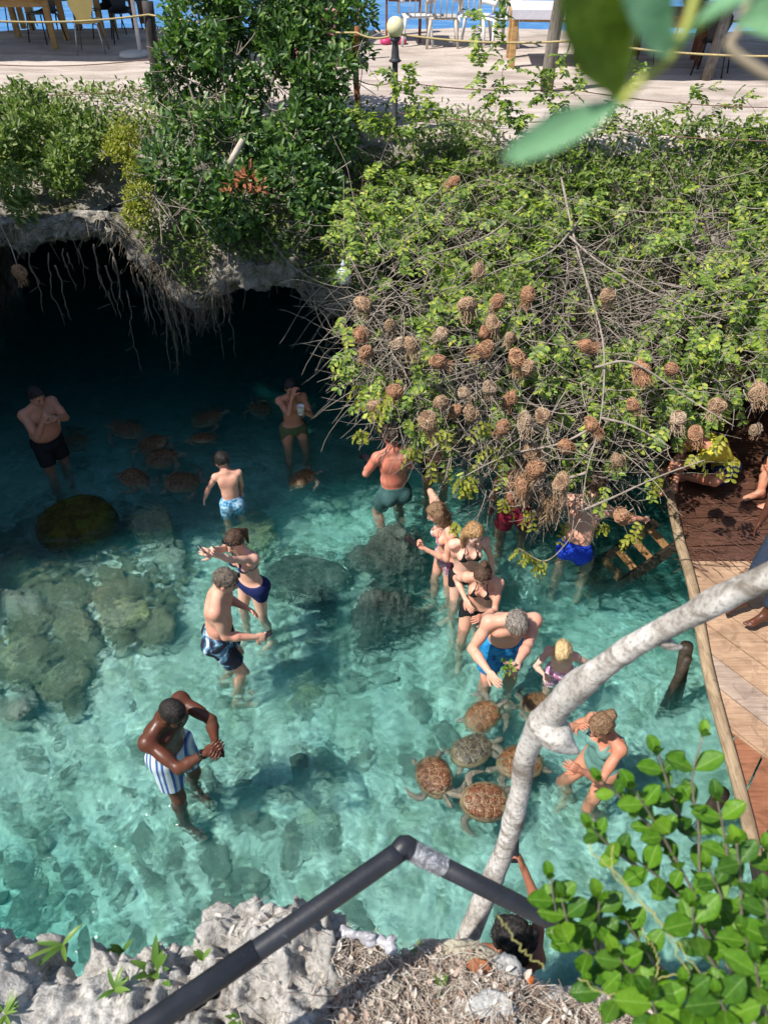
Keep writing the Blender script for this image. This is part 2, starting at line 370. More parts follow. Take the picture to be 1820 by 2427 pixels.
# cave side walls
for x in (-8.7, 7.3):
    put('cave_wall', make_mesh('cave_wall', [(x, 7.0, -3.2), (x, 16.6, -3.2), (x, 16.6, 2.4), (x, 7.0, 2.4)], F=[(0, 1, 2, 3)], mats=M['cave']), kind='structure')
# ================================================================== implicit-surface modelling (bodies, clothes, turtles, rocks)
class Field:
    def __init__(s, lo, hi, h):
        s.h = h; s.lo = np.asarray(lo, float); s.n = np.ceil((np.asarray(hi)-s.lo)/h).astype(int)+1
        s.d = np.full(tuple(s.n), 9.0, np.float32)
    def _sub(s, lo, hi):
        a = np.clip(np.floor((lo-s.lo)/s.h).astype(int), 0, s.n-1); b = np.clip(np.ceil((hi-s.lo)/s.h).astype(int)+1, 1, s.n)
        if np.any(b <= a): return None, None
        ax = [s.lo[i]+s.h*np.arange(a[i], b[i]) for i in range(3)]
        P = np.stack(np.meshgrid(*ax, indexing='ij'), -1); return tuple(slice(a[i], b[i]) for i in range(3)), P
    def _merge(s, sl, d, k, clip=None, P=None, sub=False):
        if clip is not None:
            for (c, n) in clip: d = np.maximum(d, (P-np.asarray(c))@nrm(n))
        a = s.d[sl]
        if sub: s.d[sl] = np.maximum(a, -d); return
        if k <= 0: s.d[sl] = np.minimum(a, d); return
        hh = np.clip(0.5+0.5*(a-d)/k, 0, 1); s.d[sl] = a*(1-hh)+d*hh-k*hh*(1-hh)
    def cone(s, a, b, ra, rb, k=0.03, clip=None):
        a = np.asarray(a, float); b = np.asarray(b, float); m = max(ra, rb)+k+3*s.h
        sl, P = s._sub(np.minimum(a, b)-m, np.maximum(a, b)+m)
        if sl is None: return s
        ba = b-a; t = np.clip(((P-a)@ba)/(ba@ba+1e-12), 0, 1)
        d = np.linalg.norm(P-a-t[..., None]*ba, axis=-1)-(ra+(rb-ra)*t); s._merge(sl, d, k, clip, P); return s
    def ell(s, c, rad, axes=None, k=0.03, clip=None, sub=False):
        c = np.asarray(c, float); rad = np.asarray(rad, float)*np.ones(3); m = rad.max()+k+3*s.h
        sl, P = s._sub(c-m, c+m)
        if sl is None: return s
        q = P-c
        if axes is not None: q = q@np.asarray(axes, float).T
        k0 = np.linalg.norm(q/rad, axis=-1); k1 = np.linalg.norm(q/rad**2, axis=-1)+1e-9
        s._merge(sl, k0*(k0-1)/k1, k, clip, P, sub); return s
    def grid(s):
        return np.stack(np.meshgrid(*[s.lo[i]+s.h*np.arange(s.n[i]) for i in range(3)], indexing='ij'), -1)
    def mesh(s, smooth=1):
        d = s.d; S = d < 0; n = np.array(d.shape)-1
        cnt = sum(S[i:n[0]+i, j:n[1]+j, k:n[2]+k].astype(np.int8) for i in (0, 1) for j in (0, 1) for k in (0, 1))
        act = (cnt > 0) & (cnt < 8); idx = -np.ones(act.shape, np.int64); cells = np.argwhere(act)
        if len(cells) == 0: return np.zeros((0, 3)), np.zeros((0, 4), int)
        idx[act] = np.arange(len(cells)); acc = np.zeros((len(cells), 3)); w = np.zeros(len(cells))
        cr = [(i, j, k) for i in (0, 1) for j in (0, 1) for k in (0, 1)]
        val = {c: d[cells[:, 0]+c[0], cells[:, 1]+c[1], cells[:, 2]+c[2]].astype(float) for c in cr}
        for c in cr:
            for ax in range(3):
                if c[ax] == 0:
                    e = list(c); e[ax] = 1; e = tuple(e); a, b = val[c], val[e]; m = (a < 0) != (b < 0)
                    t = np.where(m, a/(a-b+1e-20), 0); p = np.array(c, float)[None, :]+np.zeros((len(cells), 3)); p[:, ax] += t
                    acc += p*m[:, None]; w += m
        V = s.lo+s.h*(cells+acc/w[:, None]); F = []
        for ax in range(3):
            o1, o2 = [(1, 2), (2, 0), (0, 1)][ax]
            A = S; B = np.roll(S, -1, axis=ax); ch = A != B
            sl = [slice(None)]*3; sl[ax] = slice(0, n[ax]); sl[o1] = slice(1, n[o1]); sl[o2] = slice(1, n[o2])
            loc = np.argwhere(ch[tuple(sl)]); off = np.zeros(3, int); off[o1] = 1; off[o2] = 1; loc = loc+off
            if len(loc) == 0: continue
            e1 = np.zeros(3, int); e1[o1] = 1; e2 = np.zeros(3, int); e2[o2] = 1
            g = lambda q: idx[q[:, 0], q[:, 1], q[:, 2]]
            f = np.stack([g(loc-e1-e2), g(loc-e2), g(loc), g(loc-e1)], -1)
            ins = A[loc[:, 0], loc[:, 1], loc[:, 2]]; f[~ins] = f[~ins][:, ::-1]; F.append(f)
        F = np.concatenate(F); F = F[(F >= 0).all(1)]
        for _ in range(smooth):
            E = np.concatenate([F[:, [0, 1]], F[:, [1, 2]], F[:, [2, 3]], F[:, [3, 0]]]); s_ = np.zeros_like(V); c_ = np.zeros(len(V))
            np.add.at(s_, E[:, 0], V[E[:, 1]]); np.add.at(c_, E[:, 0], 1); np.add.at(s_, E[:, 1], V[E[:, 0]]); np.add.at(c_, E[:, 1], 1)
            V = 0.5*V+0.5*s_/c_[:, None]
        return V, F

def rodr(v, ax, ang):
    v = np.asarray(v, float); ax = nrm(ax); c, s = math.cos(ang), math.sin(ang)
    return v*c+np.cross(ax, v)*s+ax*np.dot(ax, v)*(1-c)
def ik(a, tgt, l1, l2, pole):
    a = np.asarray(a, float); v = np.asarray(tgt, float)-a; D = np.linalg.norm(v); u = v/(D+1e-9)
    D = min(max(D, abs(l1-l2)+0.02), (l1+l2)*0.995); x = (l1*l1-l2*l2+D*D)/(2*D); hh = math.sqrt(max(l1*l1-x*x, 0))
    pl = np.asarray(pole, float); pl = nrm(pl-u*np.dot(pl, u)); return a+u*x+pl*hh, a+u*D

def skin_mat(name, col, red=0.25, gloss=0.55):
    t = NT(name); co = t.coord(); c = np.array(col)
    n = t.noise(co, 5, 4, 0.5); n2 = t.noise(co, 60, 3)
    rc = np.array([min(c[0]*1.12, 1), c[1]*(1-red*0.8), c[2]*(1-red)])
    cc = t.mix(t.ramp(n, [(0.35, 0.0), (0.7, 1.0)]), tuple(c), tuple(rc))
    n3 = t.noise(co, 22, 4, 0.6); cc = t.mix(t.ramp(n3, [(0.45, 0.0), (0.75, 0.35)]), cc, tuple(rc*0.78)); t.pbr(cc, t.ramp(n3, [(0.3, gloss+0.12), (0.6, gloss-0.12)]), t.bump(t.math('ADD', n2, t.math('MULTIPLY', n, 0.8)), 0.2, 0.006), 0.35, Subsurface_Weight=0.12, Subsurface_Scale=0.01); return t.m
def hair_mat(name, col, col2):
    t = NT(name); m = t.n('ShaderNodeMapping', i_Vector=t.coord(), i_Scale=(90, 90, 7)).outputs[0]; n = t.noise(m, 1, 3, 0.6, 0.6)
    t.pbr(t.ramp(n, [(0.35, col), (0.62, col2)]), 0.5, t.bump(n, 1.0, 0.012), 0.4); return t.m
SK = {'fair': skin_mat('fair_skin', (0.66, 0.40, 0.29)), 'pale': skin_mat('pale_skin', (0.72, 0.48, 0.37), 0.2), 'tan': skin_mat('tanned_skin', (0.50, 0.26, 0.165)),
      'red': skin_mat('sunburnt_skin', (0.60, 0.27, 0.19), 0.4), 'dark': skin_mat('dark_brown_skin', (0.105, 0.042, 0.025), 0.2, 0.45), 'brown': skin_mat('brown_skin', (0.30, 0.14, 0.085), 0.2)}
HM = {'black': hair_mat('black_hair', (0.008, 0.007, 0.007), (0.03, 0.025, 0.022)), 'brown': hair_mat('brown_hair', (0.035, 0.018, 0.011), (0.12, 0.065, 0.04)),
      'ltbrown': hair_mat('light_brown_hair', (0.11, 0.06, 0.03), (0.30, 0.18, 0.10)), 'blond': hair_mat('blond_hair', (0.38, 0.24, 0.10), (0.75, 0.56, 0.30)),
      'straw': hair_mat('strawberry_blond_hair', (0.20, 0.10, 0.04), (0.52, 0.31, 0.14)), 'grey': hair_mat('grey_hair', (0.10, 0.08, 0.065), (0.34, 0.30, 0.26)), 'greybrown': hair_mat('grey_brown_hair', (0.06, 0.045, 0.035), (0.20, 0.16, 0.125))}
M['eye'] = simple('eye', (0.03, 0.02, 0.018), 0.3, 0.1, 12, 0); M['brow'] = simple('eyebrow_hair', (0.03, 0.02, 0.014), 0.8, 0.2, 40, 0); M['lip'] = simple('lips', (0.42, 0.15, 0.12), 0.4, 0.1, 20, 0)
M['liplow'] = simple('dark_lips', (0.12, 0.04, 0.035), 0.4, 0.1, 20, 0)
def cloth(name, col, var=0.2, **kw): return simple(name, col, 0.75, var, 22, 0.3, 0.25, **kw)

def hand_parts(Fh, wr, d, pn, side, s, pose):
    """palm and five bent fingers; d points along the hand, pn out of the back of the hand, side +1 right -1 left"""
    d = nrm(d); pn = nrm(pn-d*np.dot(pn, d)); lat = np.cross(d, pn)*side    # towards the thumb
    curl = {'relax': 0.35, 'grip': 1.0, 'flat': 0.08, 'pinch': 0.75}[pose]
    Fh.cone(wr-d*0.05*s, wr+d*0.01*s, 0.026*s, 0.025*s, 0.01)
    ax = np.array([d, lat, pn]); Fh.ell(wr+d*0.05*s, (0.052*s, 0.041*s, 0.018*s), ax, 0.012*s)
    for q, ln in zip((0.030, 0.010, -0.010, -0.029), (0.072, 0.080, 0.074, 0.058)):
        p = wr+d*0.088*s+lat*q*s; dr = d+lat*q*2.2; r = 0.0092*s; L = ln*s/3
        Fh.cone(wr+d*0.045*s+lat*q*0.8*s, p, 0.012*s, r, 0.008*s)
        for j in range(3):
            dr = nrm(rodr(dr, lat, -side*0*curl)); dr = nrm(dr*math.cos(curl*0.75)-pn*math.sin(curl*0.75)) if j == 0 else nrm(rodr(dr, np.cross(dr, -pn), curl*0.7))
            e = p+dr*L*(1.25 if j == 0 else 0.9); Fh.cone(p, e, r, r*0.88, 0.004*s); p = e; r *= 0.9
    p = wr+d*0.022*s+lat*0.028*s; dr = nrm(d*0.55+lat*0.8-pn*0.25)
    for j in range(3):
        e = p+dr*0.028*s; Fh.cone(p, e, (0.0135-0.0015*j)*s, (0.012-0.0015*j)*s, 0.008*s); p = e; dr = nrm(dr+d*0.35-pn*0.35*curl)
    return wr+d*0.09*s-pn*0.025*s

PEOPLE = {}
def person(key, label, head, H=1.75, face=(0, -1), lean=5, side=0, hp=20, hy=0, sex='m', skin='fair', hairc='brown', hair='short', fat=1.0, child=0.0,
           rh=None, lh=None, rel=None, lel=None, rpose='relax', lpose='relax', floor=None, feet=None, foot_dir=None, vox=0.011, top=None, bottom=None, nolegs=False, twist=0, rpn=None, lpn=None, glasses=None, beard=False, cat='person'):
    s = H/1.8; f0 = nrm(np.array([face[0], face[1], 0.])); Zv = np.array([0, 0, 1.]); r0 = np.cross(f0, Zv)
    def tilt(v, a): return rodr(rodr(v, r0, -R_(a)), f0, R_(side*a/max(abs(lean), 1) if lean else 0))
    def up(a): return nrm(rodr(rodr(Zv, r0, -R_(a)), f0, R_(side)))
    t1 = up(lean*0.6); t2 = up(lean*1.1); t3 = up(lean*1.35+6)
    fu = nrm(np.cross(t2, r0)*1.0); fu = nrm(rodr(f0, r0, -R_(lean*1.1))); ft = nrm(rodr(f0, r0, -R_(lean*0.6)))
    ru = nrm(np.cross(fu, t2)); ru = rodr(ru, t2, -R_(twist)); fu = rodr(fu, t2, -R_(twist)); rl = r0
    fem = sex == 'f'; hs = s*(1+0.32*child)              # a child's head is larger for its height
    sp = s*(1-0.05*child)
    mid = t1*0.20*sp; chest = mid+t2*0.17*sp; neck = chest+t2*0.155*sp; nk2 = neck+t3*0.055*sp
    fh = nrm(rodr(rodr(f0, Zv, -R_(hy)), nrm(np.cross(rodr(f0, Zv, -R_(hy)), Zv)), -R_(hp))); uh = nrm(rodr(Zv, nrm(np.cross(rodr(f0, Zv, -R_(hy)), Zv)), -R_(hp))); rh_ = np.cross(fh, uh)
    hc = nk2+uh*0.115*hs+fh*0.025*hs
    P = np.asarray(head, float)-hc; O = lambda v: P+v
    sw = (0.158 if fem else 0.180)*s*(1-0.1*child); thin = (0.84 if fem else 1.0)*(1-0.12*child)*(0.9+0.1*fat)
    shR, shL = O(neck-t2*0.045*sp+ru*sw), O(neck-t2*0.045*sp-ru*sw)
    hipw = (0.095 if fem else 0.088)*s
    hipR, hipL = O(rl*hipw-t1*0.02*s), O(-rl*hipw-t1*0.02*s)
    fz = floor if floor is not None else float(bed_z(P[0], P[1]))
    ua, fa, th, shn = 0.285*s, 0.255*s, 0.43*s*(1-0.06*child), 0.42*s*(1-0.06*child)
    fdir = nrm(np.array([*(foot_dir if foot_dir is not None else face), 0.]))
    if feet is None:
        a = P+rl*0.13*s+f0*0.07*s; b = P-rl*0.13*s-f0*0.05*s; feet = (np.array([a[0], a[1], fz]), np.array([b[0], b[1], fz]))
    an = [np.asarray(q, float)+Zv*0.075*s for q in feet]
    knR, anR = ik(hipR, an[0], th, shn, f0+rl*0.12); knL, anL = ik(hipL, an[1], th, shn, f0-rl*0.12)
    def spec(q):
        if q is None or len(q) != 4: return q
        return W(q[0], q[1], Y=float(head[1])+q[2])
    rh, lh = spec(rh), spec(lh)
    if rh is None: rh = shR+(-Zv*0.52+ru*0.08+f0*0.06)*s
    if lh is None: lh = shL+(-Zv*0.52-ru*0.08+f0*0.06)*s
    elR, wrR = ik(shR, np.asarray(rh, float), ua, fa, rel if rel is not None else (ru*0.6-Zv*0.8-f0*0.4))
    elL, wrL = ik(shL, np.asarray(lh, float), ua, fa, lel if lel is not None else (-ru*0.6-Zv*0.8-f0*0.4))
    allp = np.array([O(hc), shR, shL, elR, elL, wrR, wrL, knR, knL, anR, anL, P, O(chest)])
    lo = allp.min(0)-0.22*s; hi = allp.max(0)+0.22*s; hi[2] += 0.05
    FB = Field(lo, hi, vox)
    A1 = np.array([rl, ft, t1]); A2 = np.array([ru, fu, t2])
    w = fat
    def torso(Fd, g=0.0, clip=None, kk=0.05):
        Fd.ell(P+t1*0.0, ((0.165 if not fem else 0.172)*s*(0.8+0.2*w)+g, 0.112*s*w+g, 0.125*s+g), A1, kk*s, clip)
        Fd.ell(O(mid*0.85)+ft*0.02*s*(w-1)*4, ((0.142 if not fem else 0.122)*s*w*(1-0.04*child)+g, (0.100 if not fem else 0.09)*s*w**1.3+g, 0.15*s+g), A1, kk*s, clip)
        Fd.ell(O(chest-t2*0.02*s), ((0.158 if not fem else 0.135)*s*(0.7+0.3*w)*(1-0.08*child)+g, (0.108 if not fem else 0.095)*s*w**0.5+g, 0.165*s+g), A2, kk*s, clip)
        if fem:
            for q in (-1, 1): Fd.ell(O(chest+t2*0.0)+ru*q*0.068*s+fu*0.078*s, (0.06*s+g, 0.056*s+g, 0.058*s+g), A2, 0.02*s, clip)
        elif not child:
            for q in (-1, 1): Fd.ell(O(chest+t2*0.045*s)+ru*q*0.078*s+fu*0.068*s, (0.088*s+g, 0.045*s*w+g, 0.062*s*w+g), A2, 0.02*s, clip)
        for q in (-1, 1):
            Fd.ell(P+rl*q*0.08*s-ft*0.062*s-t1*0.035*s, (0.088*s+g, 0.082*s+g, 0.09*s+g), A1, 0.03*s, clip)
            Fd.ell(O(chest+t2*0.03*s)+ru*q*0.085*s-fu*0.06*s, (0.07*s+g, 0.04*s+g, 0.085*s+g), A2, 0.03*s, clip)
    torso(FB)
    # spine groove and collar
    for sh in (shR, shL):
        FB.cone(O(neck+t2*0.02*s), sh, 0.052*s*thin, 0.055*s*thin, 0.035*s); FB.ell(sh, np.array([0.062, 0.06, 0.066])*s*thin*(0.9+0.1*w), A2, 0.03*s)
    FB.cone(O(neck-t2*0.05*s), O(hc-uh*0.03*s), 0.064*s*thin, (0.052 if not fem else 0.043)*s*(1+0.2*child), 0.03*s)
    for (sh, el, wr, ru_s) in ((shR, elR, wrR, 1), (shL, elL, wrL, -1)):
        FB.cone(sh, el, 0.050*s*thin*w**0.4, 0.037*s*thin, 0.03*s); m_ = sh*0.5+el*0.5
        FB.ell(m_+fu*0.008*s, np.array([0.047, 0.047, 0.085])*s*thin*w**0.4, basis(el-sh, ru), 0.02*s)
        FB.cone(el, el*0.65+wr*0.35, 0.038*s*thin, 0.041*s*thin, 0.02*s); FB.cone(el*0.65+wr*0.35, wr, 0.041*s*thin, 0.026*s*thin, 0.02*s)
    if not nolegs:
        for (hp_, kn, a_, q) in ((hipR, knR, anR, 1), (hipL, knL, anL, -1)):
            FB.cone(hp_, kn, 0.090*s*(0.93+0.07*w)*(1.0 if not fem else 1.02)*(1-0.15*child), 0.055*s*thin, 0.035*s)
            FB.cone(kn, kn*0.68+a_*0.32-fdir*0.012*s, 0.053*s*thin, 0.056*s*thin, 0.02*s); FB.cone(kn*0.68+a_*0.32-fdir*0.012*s, a_, 0.056*s*thin, 0.036*s*thin, 0.02*s)
            Fo = a_-Zv*0.045*s
            FB.cone(a_-fdir*0.02*s, Fo-fdir*0.035*s, 0.036*s, 0.032*s, 0.02*s); FB.cone(Fo-fdir*0.03*s, Fo+fdir*0.13*s, 0.033*s, 0.026*s, 0.03*s)
            FB.cone(a_+fdir*0.01*s, Fo+fdir*0.11*s, 0.034*s, 0.024*s, 0.03*s)
            sd = np.cross(fdir, Zv)*q
            for j, (o_, l_) in enumerate(((-0.026, 0.19), (-0.008, 0.185), (0.006, 0.175), (0.019, 0.165), (0.031, 0.15))):
                FB.cone(Fo+fdir*0.11*s+sd*o_*s*0.9-Zv*0.008*s, Fo+fdir*l_*s+sd*o_*s-Zv*0.014*s, 0.014*s, (0.014 if j == 0 else 0.0105)*s, 0.006*s)
    # head
    AH = np.array([rh_, fh, uh]); HC = O(hc); FB_h = Field(HC-0.17*hs, HC+0.17*hs, min(vox, 0.008)*0.8)
    def headshape(Fd):
        Fd.ell(HC+uh*0.025*hs-fh*0.012*hs, (0.074*hs, 0.095*hs, 0.088*hs), AH, 0.01*hs)
        Fd.ell(HC-uh*0.035*hs+fh*0.022*hs, (0.058*hs, 0.066*hs, 0.078*hs), AH, 0.03*hs)
        Fd.ell(HC-uh*0.088*hs+fh*0.058*hs, (0.026*hs, 0.022*hs, 0.020*hs), AH, 0.025*hs)
        Fd.cone(HC+uh*0.012*hs+fh*0.078*hs, HC-uh*0.028*hs+fh*0.103*hs, 0.008*hs, 0.0125*hs, 0.012*hs)
        for q in (-1, 1):
            Fd.ell(HC-uh*0.03*hs+fh*0.088*hs+rh_*q*0.011*hs, 0.0075*hs, None, 0.006*hs)
            Fd.cone(HC+uh*0.018*hs+fh*0.075*hs+rh_*q*0.012*hs, HC+uh*0.016*hs+fh*0.062*hs+rh_*q*0.045*hs, 0.010*hs, 0.010*hs, 0.012*hs)
            Fd.ell(HC-uh*0.022*hs+fh*0.055*hs+rh_*q*0.042*hs, 0.022*hs, None, 0.02*hs)
            Fd.ell(HC+uh*0.0*hs+fh*0.084*hs+rh_*q*0.030*hs, (0.017*hs, 0.012*hs, 0.010*hs), AH, 0, sub=True)
            Fd.ell(HC-uh*0.008*hs-fh*0.008*hs+rh_*q*0.077*hs, (0.009*hs, 0.020*hs, 0.032*hs), AH, 0.006*hs)
        Fd.cone(HC-uh*0.05*hs, O(nk2), 0.050*s*(1 if not fem else 0.85), 0.052*s*(1 if not fem else 0.85), 0.03*hs)
    headshape(FB_h); Vh, Fh_ = FB_h.mesh(1)
    Vb, Fb = FB.mesh(2); VV = [Vb]; FF = [Fb]; n = len(Vb)
    VV.append(Vh); FF.append(Fh_+n); n += len(Vh)
    tips = []
    for (el, wr, sd, pose, pn) in ((elR, wrR, 1, rpose, rpn), (elL, wrL, -1, lpose, lpn)):
        d = nrm(wr-el); pn = nrm(np.asarray(pn, float)) if pn is not None else nrm(ru*sd*0.8+Zv*0.5+f0*0.2)
        FHd = Field(wr-0.24*s, wr+0.24*s, min(0.0052, vox*0.6)); tips.append(hand_parts(FHd, wr, d, pn, sd, s*0.97, pose)); v, f_ = FHd.mesh(1)
        VV.append(v); FF.append(f_+n); n += len(v)
    base = np.array([P[0], P[1], fz]); VV = np.concatenate(VV); FF = np.concatenate(FF)
    root = empty('person', base, label, cat)
    def add(nm, V, Fq, m, lab=None):
        return put(nm, make_mesh(nm, V-base, quads=Fq, mats=m), root, label=lab)
    add('body', VV, FF, SK[skin])
    # features of the face
    mb = MB()
    for q in (-1, 1):
        e = MB(); e.lathe([(0.001, -0.006*hs), (0.008*hs, -0.004*hs), (0.010*hs, 0), (0.008*hs, 0.004*hs), (0.001, 0.006*hs)], n=10)
        V = np.concatenate(e.V); V = V@np.array([rh_*1.25, uh*0.8, fh]) ; V = V+HC+fh*0.079*hs+rh_*q*0.030*hs-base
        put('eye', make_mesh('eye', V, F=e.F, mats=M['eye']), root)
        b = MB(); b.tube([HC+uh*0.026*hs+fh*0.083*hs+rh_*q*0.014*hs-base, HC+uh*0.030*hs+fh*0.078*hs+rh_*q*0.032*hs-base, HC+uh*0.023*hs+fh*0.066*hs+rh_*q*0.048*hs-base], [0.0035*hs, 0.0045*hs, 0.003*hs], 6)
        b.build('eyebrow', M['brow'] if hairc not in ('blond',) else HM['blond'], root)
    b = MB(); b.tube([HC-uh*0.055*hs+fh*0.083*hs-rh_*0.022*hs-base, HC-uh*0.054*hs+fh*0.0905*hs-base, HC-uh*0.055*hs+fh*0.083*hs+rh_*0.022*hs-base], [0.003*hs, 0.0075*hs, 0.003*hs], 8)
    b.build('lips', M['liplow'] if skin == 'dark' else M['lip'], root)
    # hair
    FHr = Field(HC-0.42*hs, HC+0.20*hs, 0.0085 if vox < 0.012 else 0.010); th_ = {'cropped': 0.004}.get(hair, 0.012)
    cut = [(HC+fh*0.045*hs+uh*0.048*hs, nrm(fh*1.0-uh*0.75)), (HC-uh*(0.03 if hair in ('short', 'cropped', 'thin', 'bowl') else 0.07)*hs, -uh+fh*(0.0))]
    FHr.ell(HC+uh*0.027*hs-fh*0.013*hs, np.array([0.076, 0.097, 0.090])*hs+th_*hs, AH, 0.005, cut)
    if hair == 'bowl':
        FHr.ell(HC+uh*0.03*hs+fh*0.0*hs, np.array([0.086, 0.100, 0.088])*hs, AH, 0.01, [(HC+uh*0.01*hs, -uh-fh*0.15)])
    down = nrm(-Zv*0.92-f0*0.15)
    if hair in ('long', 'vlong'):
        L = 0.30 if hair == 'vlong' else 0.17
        for a in np.linspace(-1.25, 1.25, 9):
            o = HC+rh_*math.sin(a)*0.075*hs-fh*math.cos(a)*0.075*hs+uh*0.03*hs; e = o-uh*0.10*hs-fh*0.01*hs+rh_*0.01*math.sin(a); g = e+down*L*hs*(1+0.15*math.sin(a*5))+rh_*0.02*math.sin(a*3)
            FHr.cone(o, e, 0.030*hs, 0.032*hs, 0.02); FHr.cone(e, g, 0.032*hs, 0.014*hs, 0.02)
    if hair == 'bob':
        for a in np.linspace(-1.5, 1.5, 9):
            o = HC+rh_*math.sin(a)*0.078*hs-fh*math.cos(a)*0.08*hs+uh*0.02*hs; FHr.cone(o, o-uh*0.15*hs+rh_*math.sin(a)*0.01, 0.030*hs, 0.020*hs, 0.025)
    if hair in ('bun', 'topbun'):
        bc = HC-fh*(0.115 if hair == 'bun' else 0.085)*hs+uh*(0.045 if hair == 'bun' else 0.10)*hs; FHr.ell(bc, 0.042*hs, None, 0.008)
        for a in range(5): FHr.ell(bc+0.024*hs*np.array([math.cos(a*1.3), math.sin(a*1.3), math.sin(a*2.1)]), 0.022*hs, None, 0.004)
    if hair == 'pony':
        FHr.cone(HC-fh*0.10*hs+uh*0.03*hs, HC-fh*0.15*hs-uh*0.03*hs, 0.026*hs, 0.03*hs, 0.01); FHr.cone(HC-fh*0.15*hs-uh*0.03*hs, HC-fh*0.12*hs-uh*0.20*hs, 0.03*hs, 0.012*hs, 0.01)
    if hair == 'curly':
        for j in range(46):
            v = nrm(rng.normal(size=3)); v = v if v@fh < 0.25 else v-fh*(v@fh-0.1)*1.3; o = HC+v*0.10*hs+uh*0.02*hs-Zv*abs(rng.normal())*0.07*hs; FHr.ell(o, (0.035+0.02*rng.random())*hs, None, 0.012)
    g = FHr.grid(); FHr.d += (0.009*fbm(g*np.array([48, 48, 12]), 2)+(0.006*vnoise(g*55) if hair in ('curly', 'short', 'bun', 'topbun', 'grey') else 0)).astype(np.float32)*(0.3 if hair == 'cropped' else 1)
    v, f_ = FHr.mesh(1)
    if len(v):
        add('hair', v, f_, HM[hairc])
        if hair not in ('cropped',):
            rs = np.random.default_rng(len(v)); vi = v[rs.integers(0, len(v), 170 if hair in ('long', 'vlong', 'curly', 'bob') else 110)]; SV, SF, so = [], [], 0
            for p in vi:
                o_ = nrm(p-(HC+uh*0.02*hs)); tdir = nrm(-fh*0.5-uh*0.8+rs.normal(size=3)*0.25) if hair not in ('curly',) else nrm(rs.normal(size=3)); tdir = nrm(tdir-o_*(tdir@o_)*0.9); L_ = rs.uniform(0.025, 0.055)*hs; q = np.array([p, p+tdir*L_*0.5+o_*0.006, p+tdir*L_+o_*0.004])
                a_, b_ = tube_geo(q, np.array([0.0022, 0.002, 0.0008]), 3, False); SV.append(a_); SF.append(np.array(b_)+so); so += len(a_)
            so_ = add('loose_hair', np.concatenate(SV), np.concatenate(SF), HM[hairc]); so_['kind'] = 'stuff'
    if beard:
        Fb_ = Field(HC-0.16*hs, HC+0.1*hs, 0.006); Fb_.ell(HC-uh*0.038*hs+fh*0.022*hs, np.array([0.058, 0.066, 0.078])*hs+0.004, AH, 0.02, [(HC-uh*0.045*hs, uh+fh*0.25), (HC+fh*0.01*hs, -fh)])
        Fb_.ell(HC-uh*0.088*hs+fh*0.058*hs, np.array([0.026, 0.022, 0.020])*hs+0.004, AH, 0.02, [(HC-uh*0.06*hs, uh)]); v, f_ = Fb_.mesh(1); add('beard', v, f_, HM['black'])
    if glasses:
        gb = MB(); go = HC+(fh*0.098+uh*0.006)*hs if glasses == 'on' else HC+(fh*0.075+uh*0.085)*hs; gd = fh if glasses == 'on' else nrm(fh+uh)
        gu = np.cross(rh_, gd)
        for q in (-1, 1):
            a = np.linspace(0, 2*math.pi, 14, endpoint=False); ring_ = [go+rh_*q*0.033*hs+(rh_*0.028*math.cos(t)+gu*0.020*math.sin(t))*hs-base for t in a]
            n1 = [p+gd*0.004 for p in ring_]; gb.add(np.array(ring_+n1), [tuple(range(14))[::-1], tuple(range(14, 28))]+[(i, (i+1) % 14, 14+(i+1) % 14, 14+i) for i in range(14)])
            gb.tube([go+rh_*q*0.06*hs-base, go+rh_*q*0.078*hs-gd*0.03*hs-base, go+rh_*q*0.084*hs-gd*0.10*hs-base], 0.003, 6)
        gb.tube([go-rh_*0.01-base, go+rh_*0.01-base], 0.003, 6); gb.build('sunglasses', M['blackgloss'], root)
    # clothes
    h2 = min(vox, 0.009)
    if bottom:
        kind, mat = bottom; Fc = Field(P-0.42*s, P+0.36*s, h2)
        if kind in ('shorts', 'trousers'):
            fr = 0.62 if kind == 'shorts' else 0.97
            torso(Fc, 0.012*s, [(P+t1*(0.085)*s, t1)], 0.05)
            for (hp_, kn, q) in ((hipR, knR, 1), (hipL, knL, -1)):
                e = hp_+(kn-hp_)*(fr+0.08); tdr = nrm(kn-hp_); Fc.cone(hp_, e, 0.102*s, (0.098 if kind == 'shorts' else 0.078)*s, 0.03*s, [(hp_+(kn-hp_)*fr, tdr)])
            if kind == 'trousers': Fc = Fc
            g = Fc.grid(); Fc.d += (0.006*fbm(g*np.array([16, 16, 9]), 3)).astype(np.float32)
        elif kind in ('brief', 'trunk'):
            torso(Fc, 0.007*s, [(P+t1*(0.06 if kind == 'brief' else 0.08)*s, t1), (P-t1*0.15*s, -t1)], 0.05)
            fr = 0.12 if kind == 'brief' else 0.34
            for (hp_, kn, q) in ((hipR, knR, 1), (hipL, knL, -1)):
                tdr = nrm(kn-hp_); Fc.cone(hp_, kn, 0.098*s, 0.07*s, 0.03*s, [(hp_+(kn-hp_)*fr, tdr-rl*q*(0.9 if kind == 'brief' else 0.0))])
        v, f_ = Fc.mesh(1)
        if len(v): add('swim_shorts' if kind in ('shorts', 'trunk') else ('bikini_bottom' if kind == 'brief' else 'trousers'), v, f_, mat)
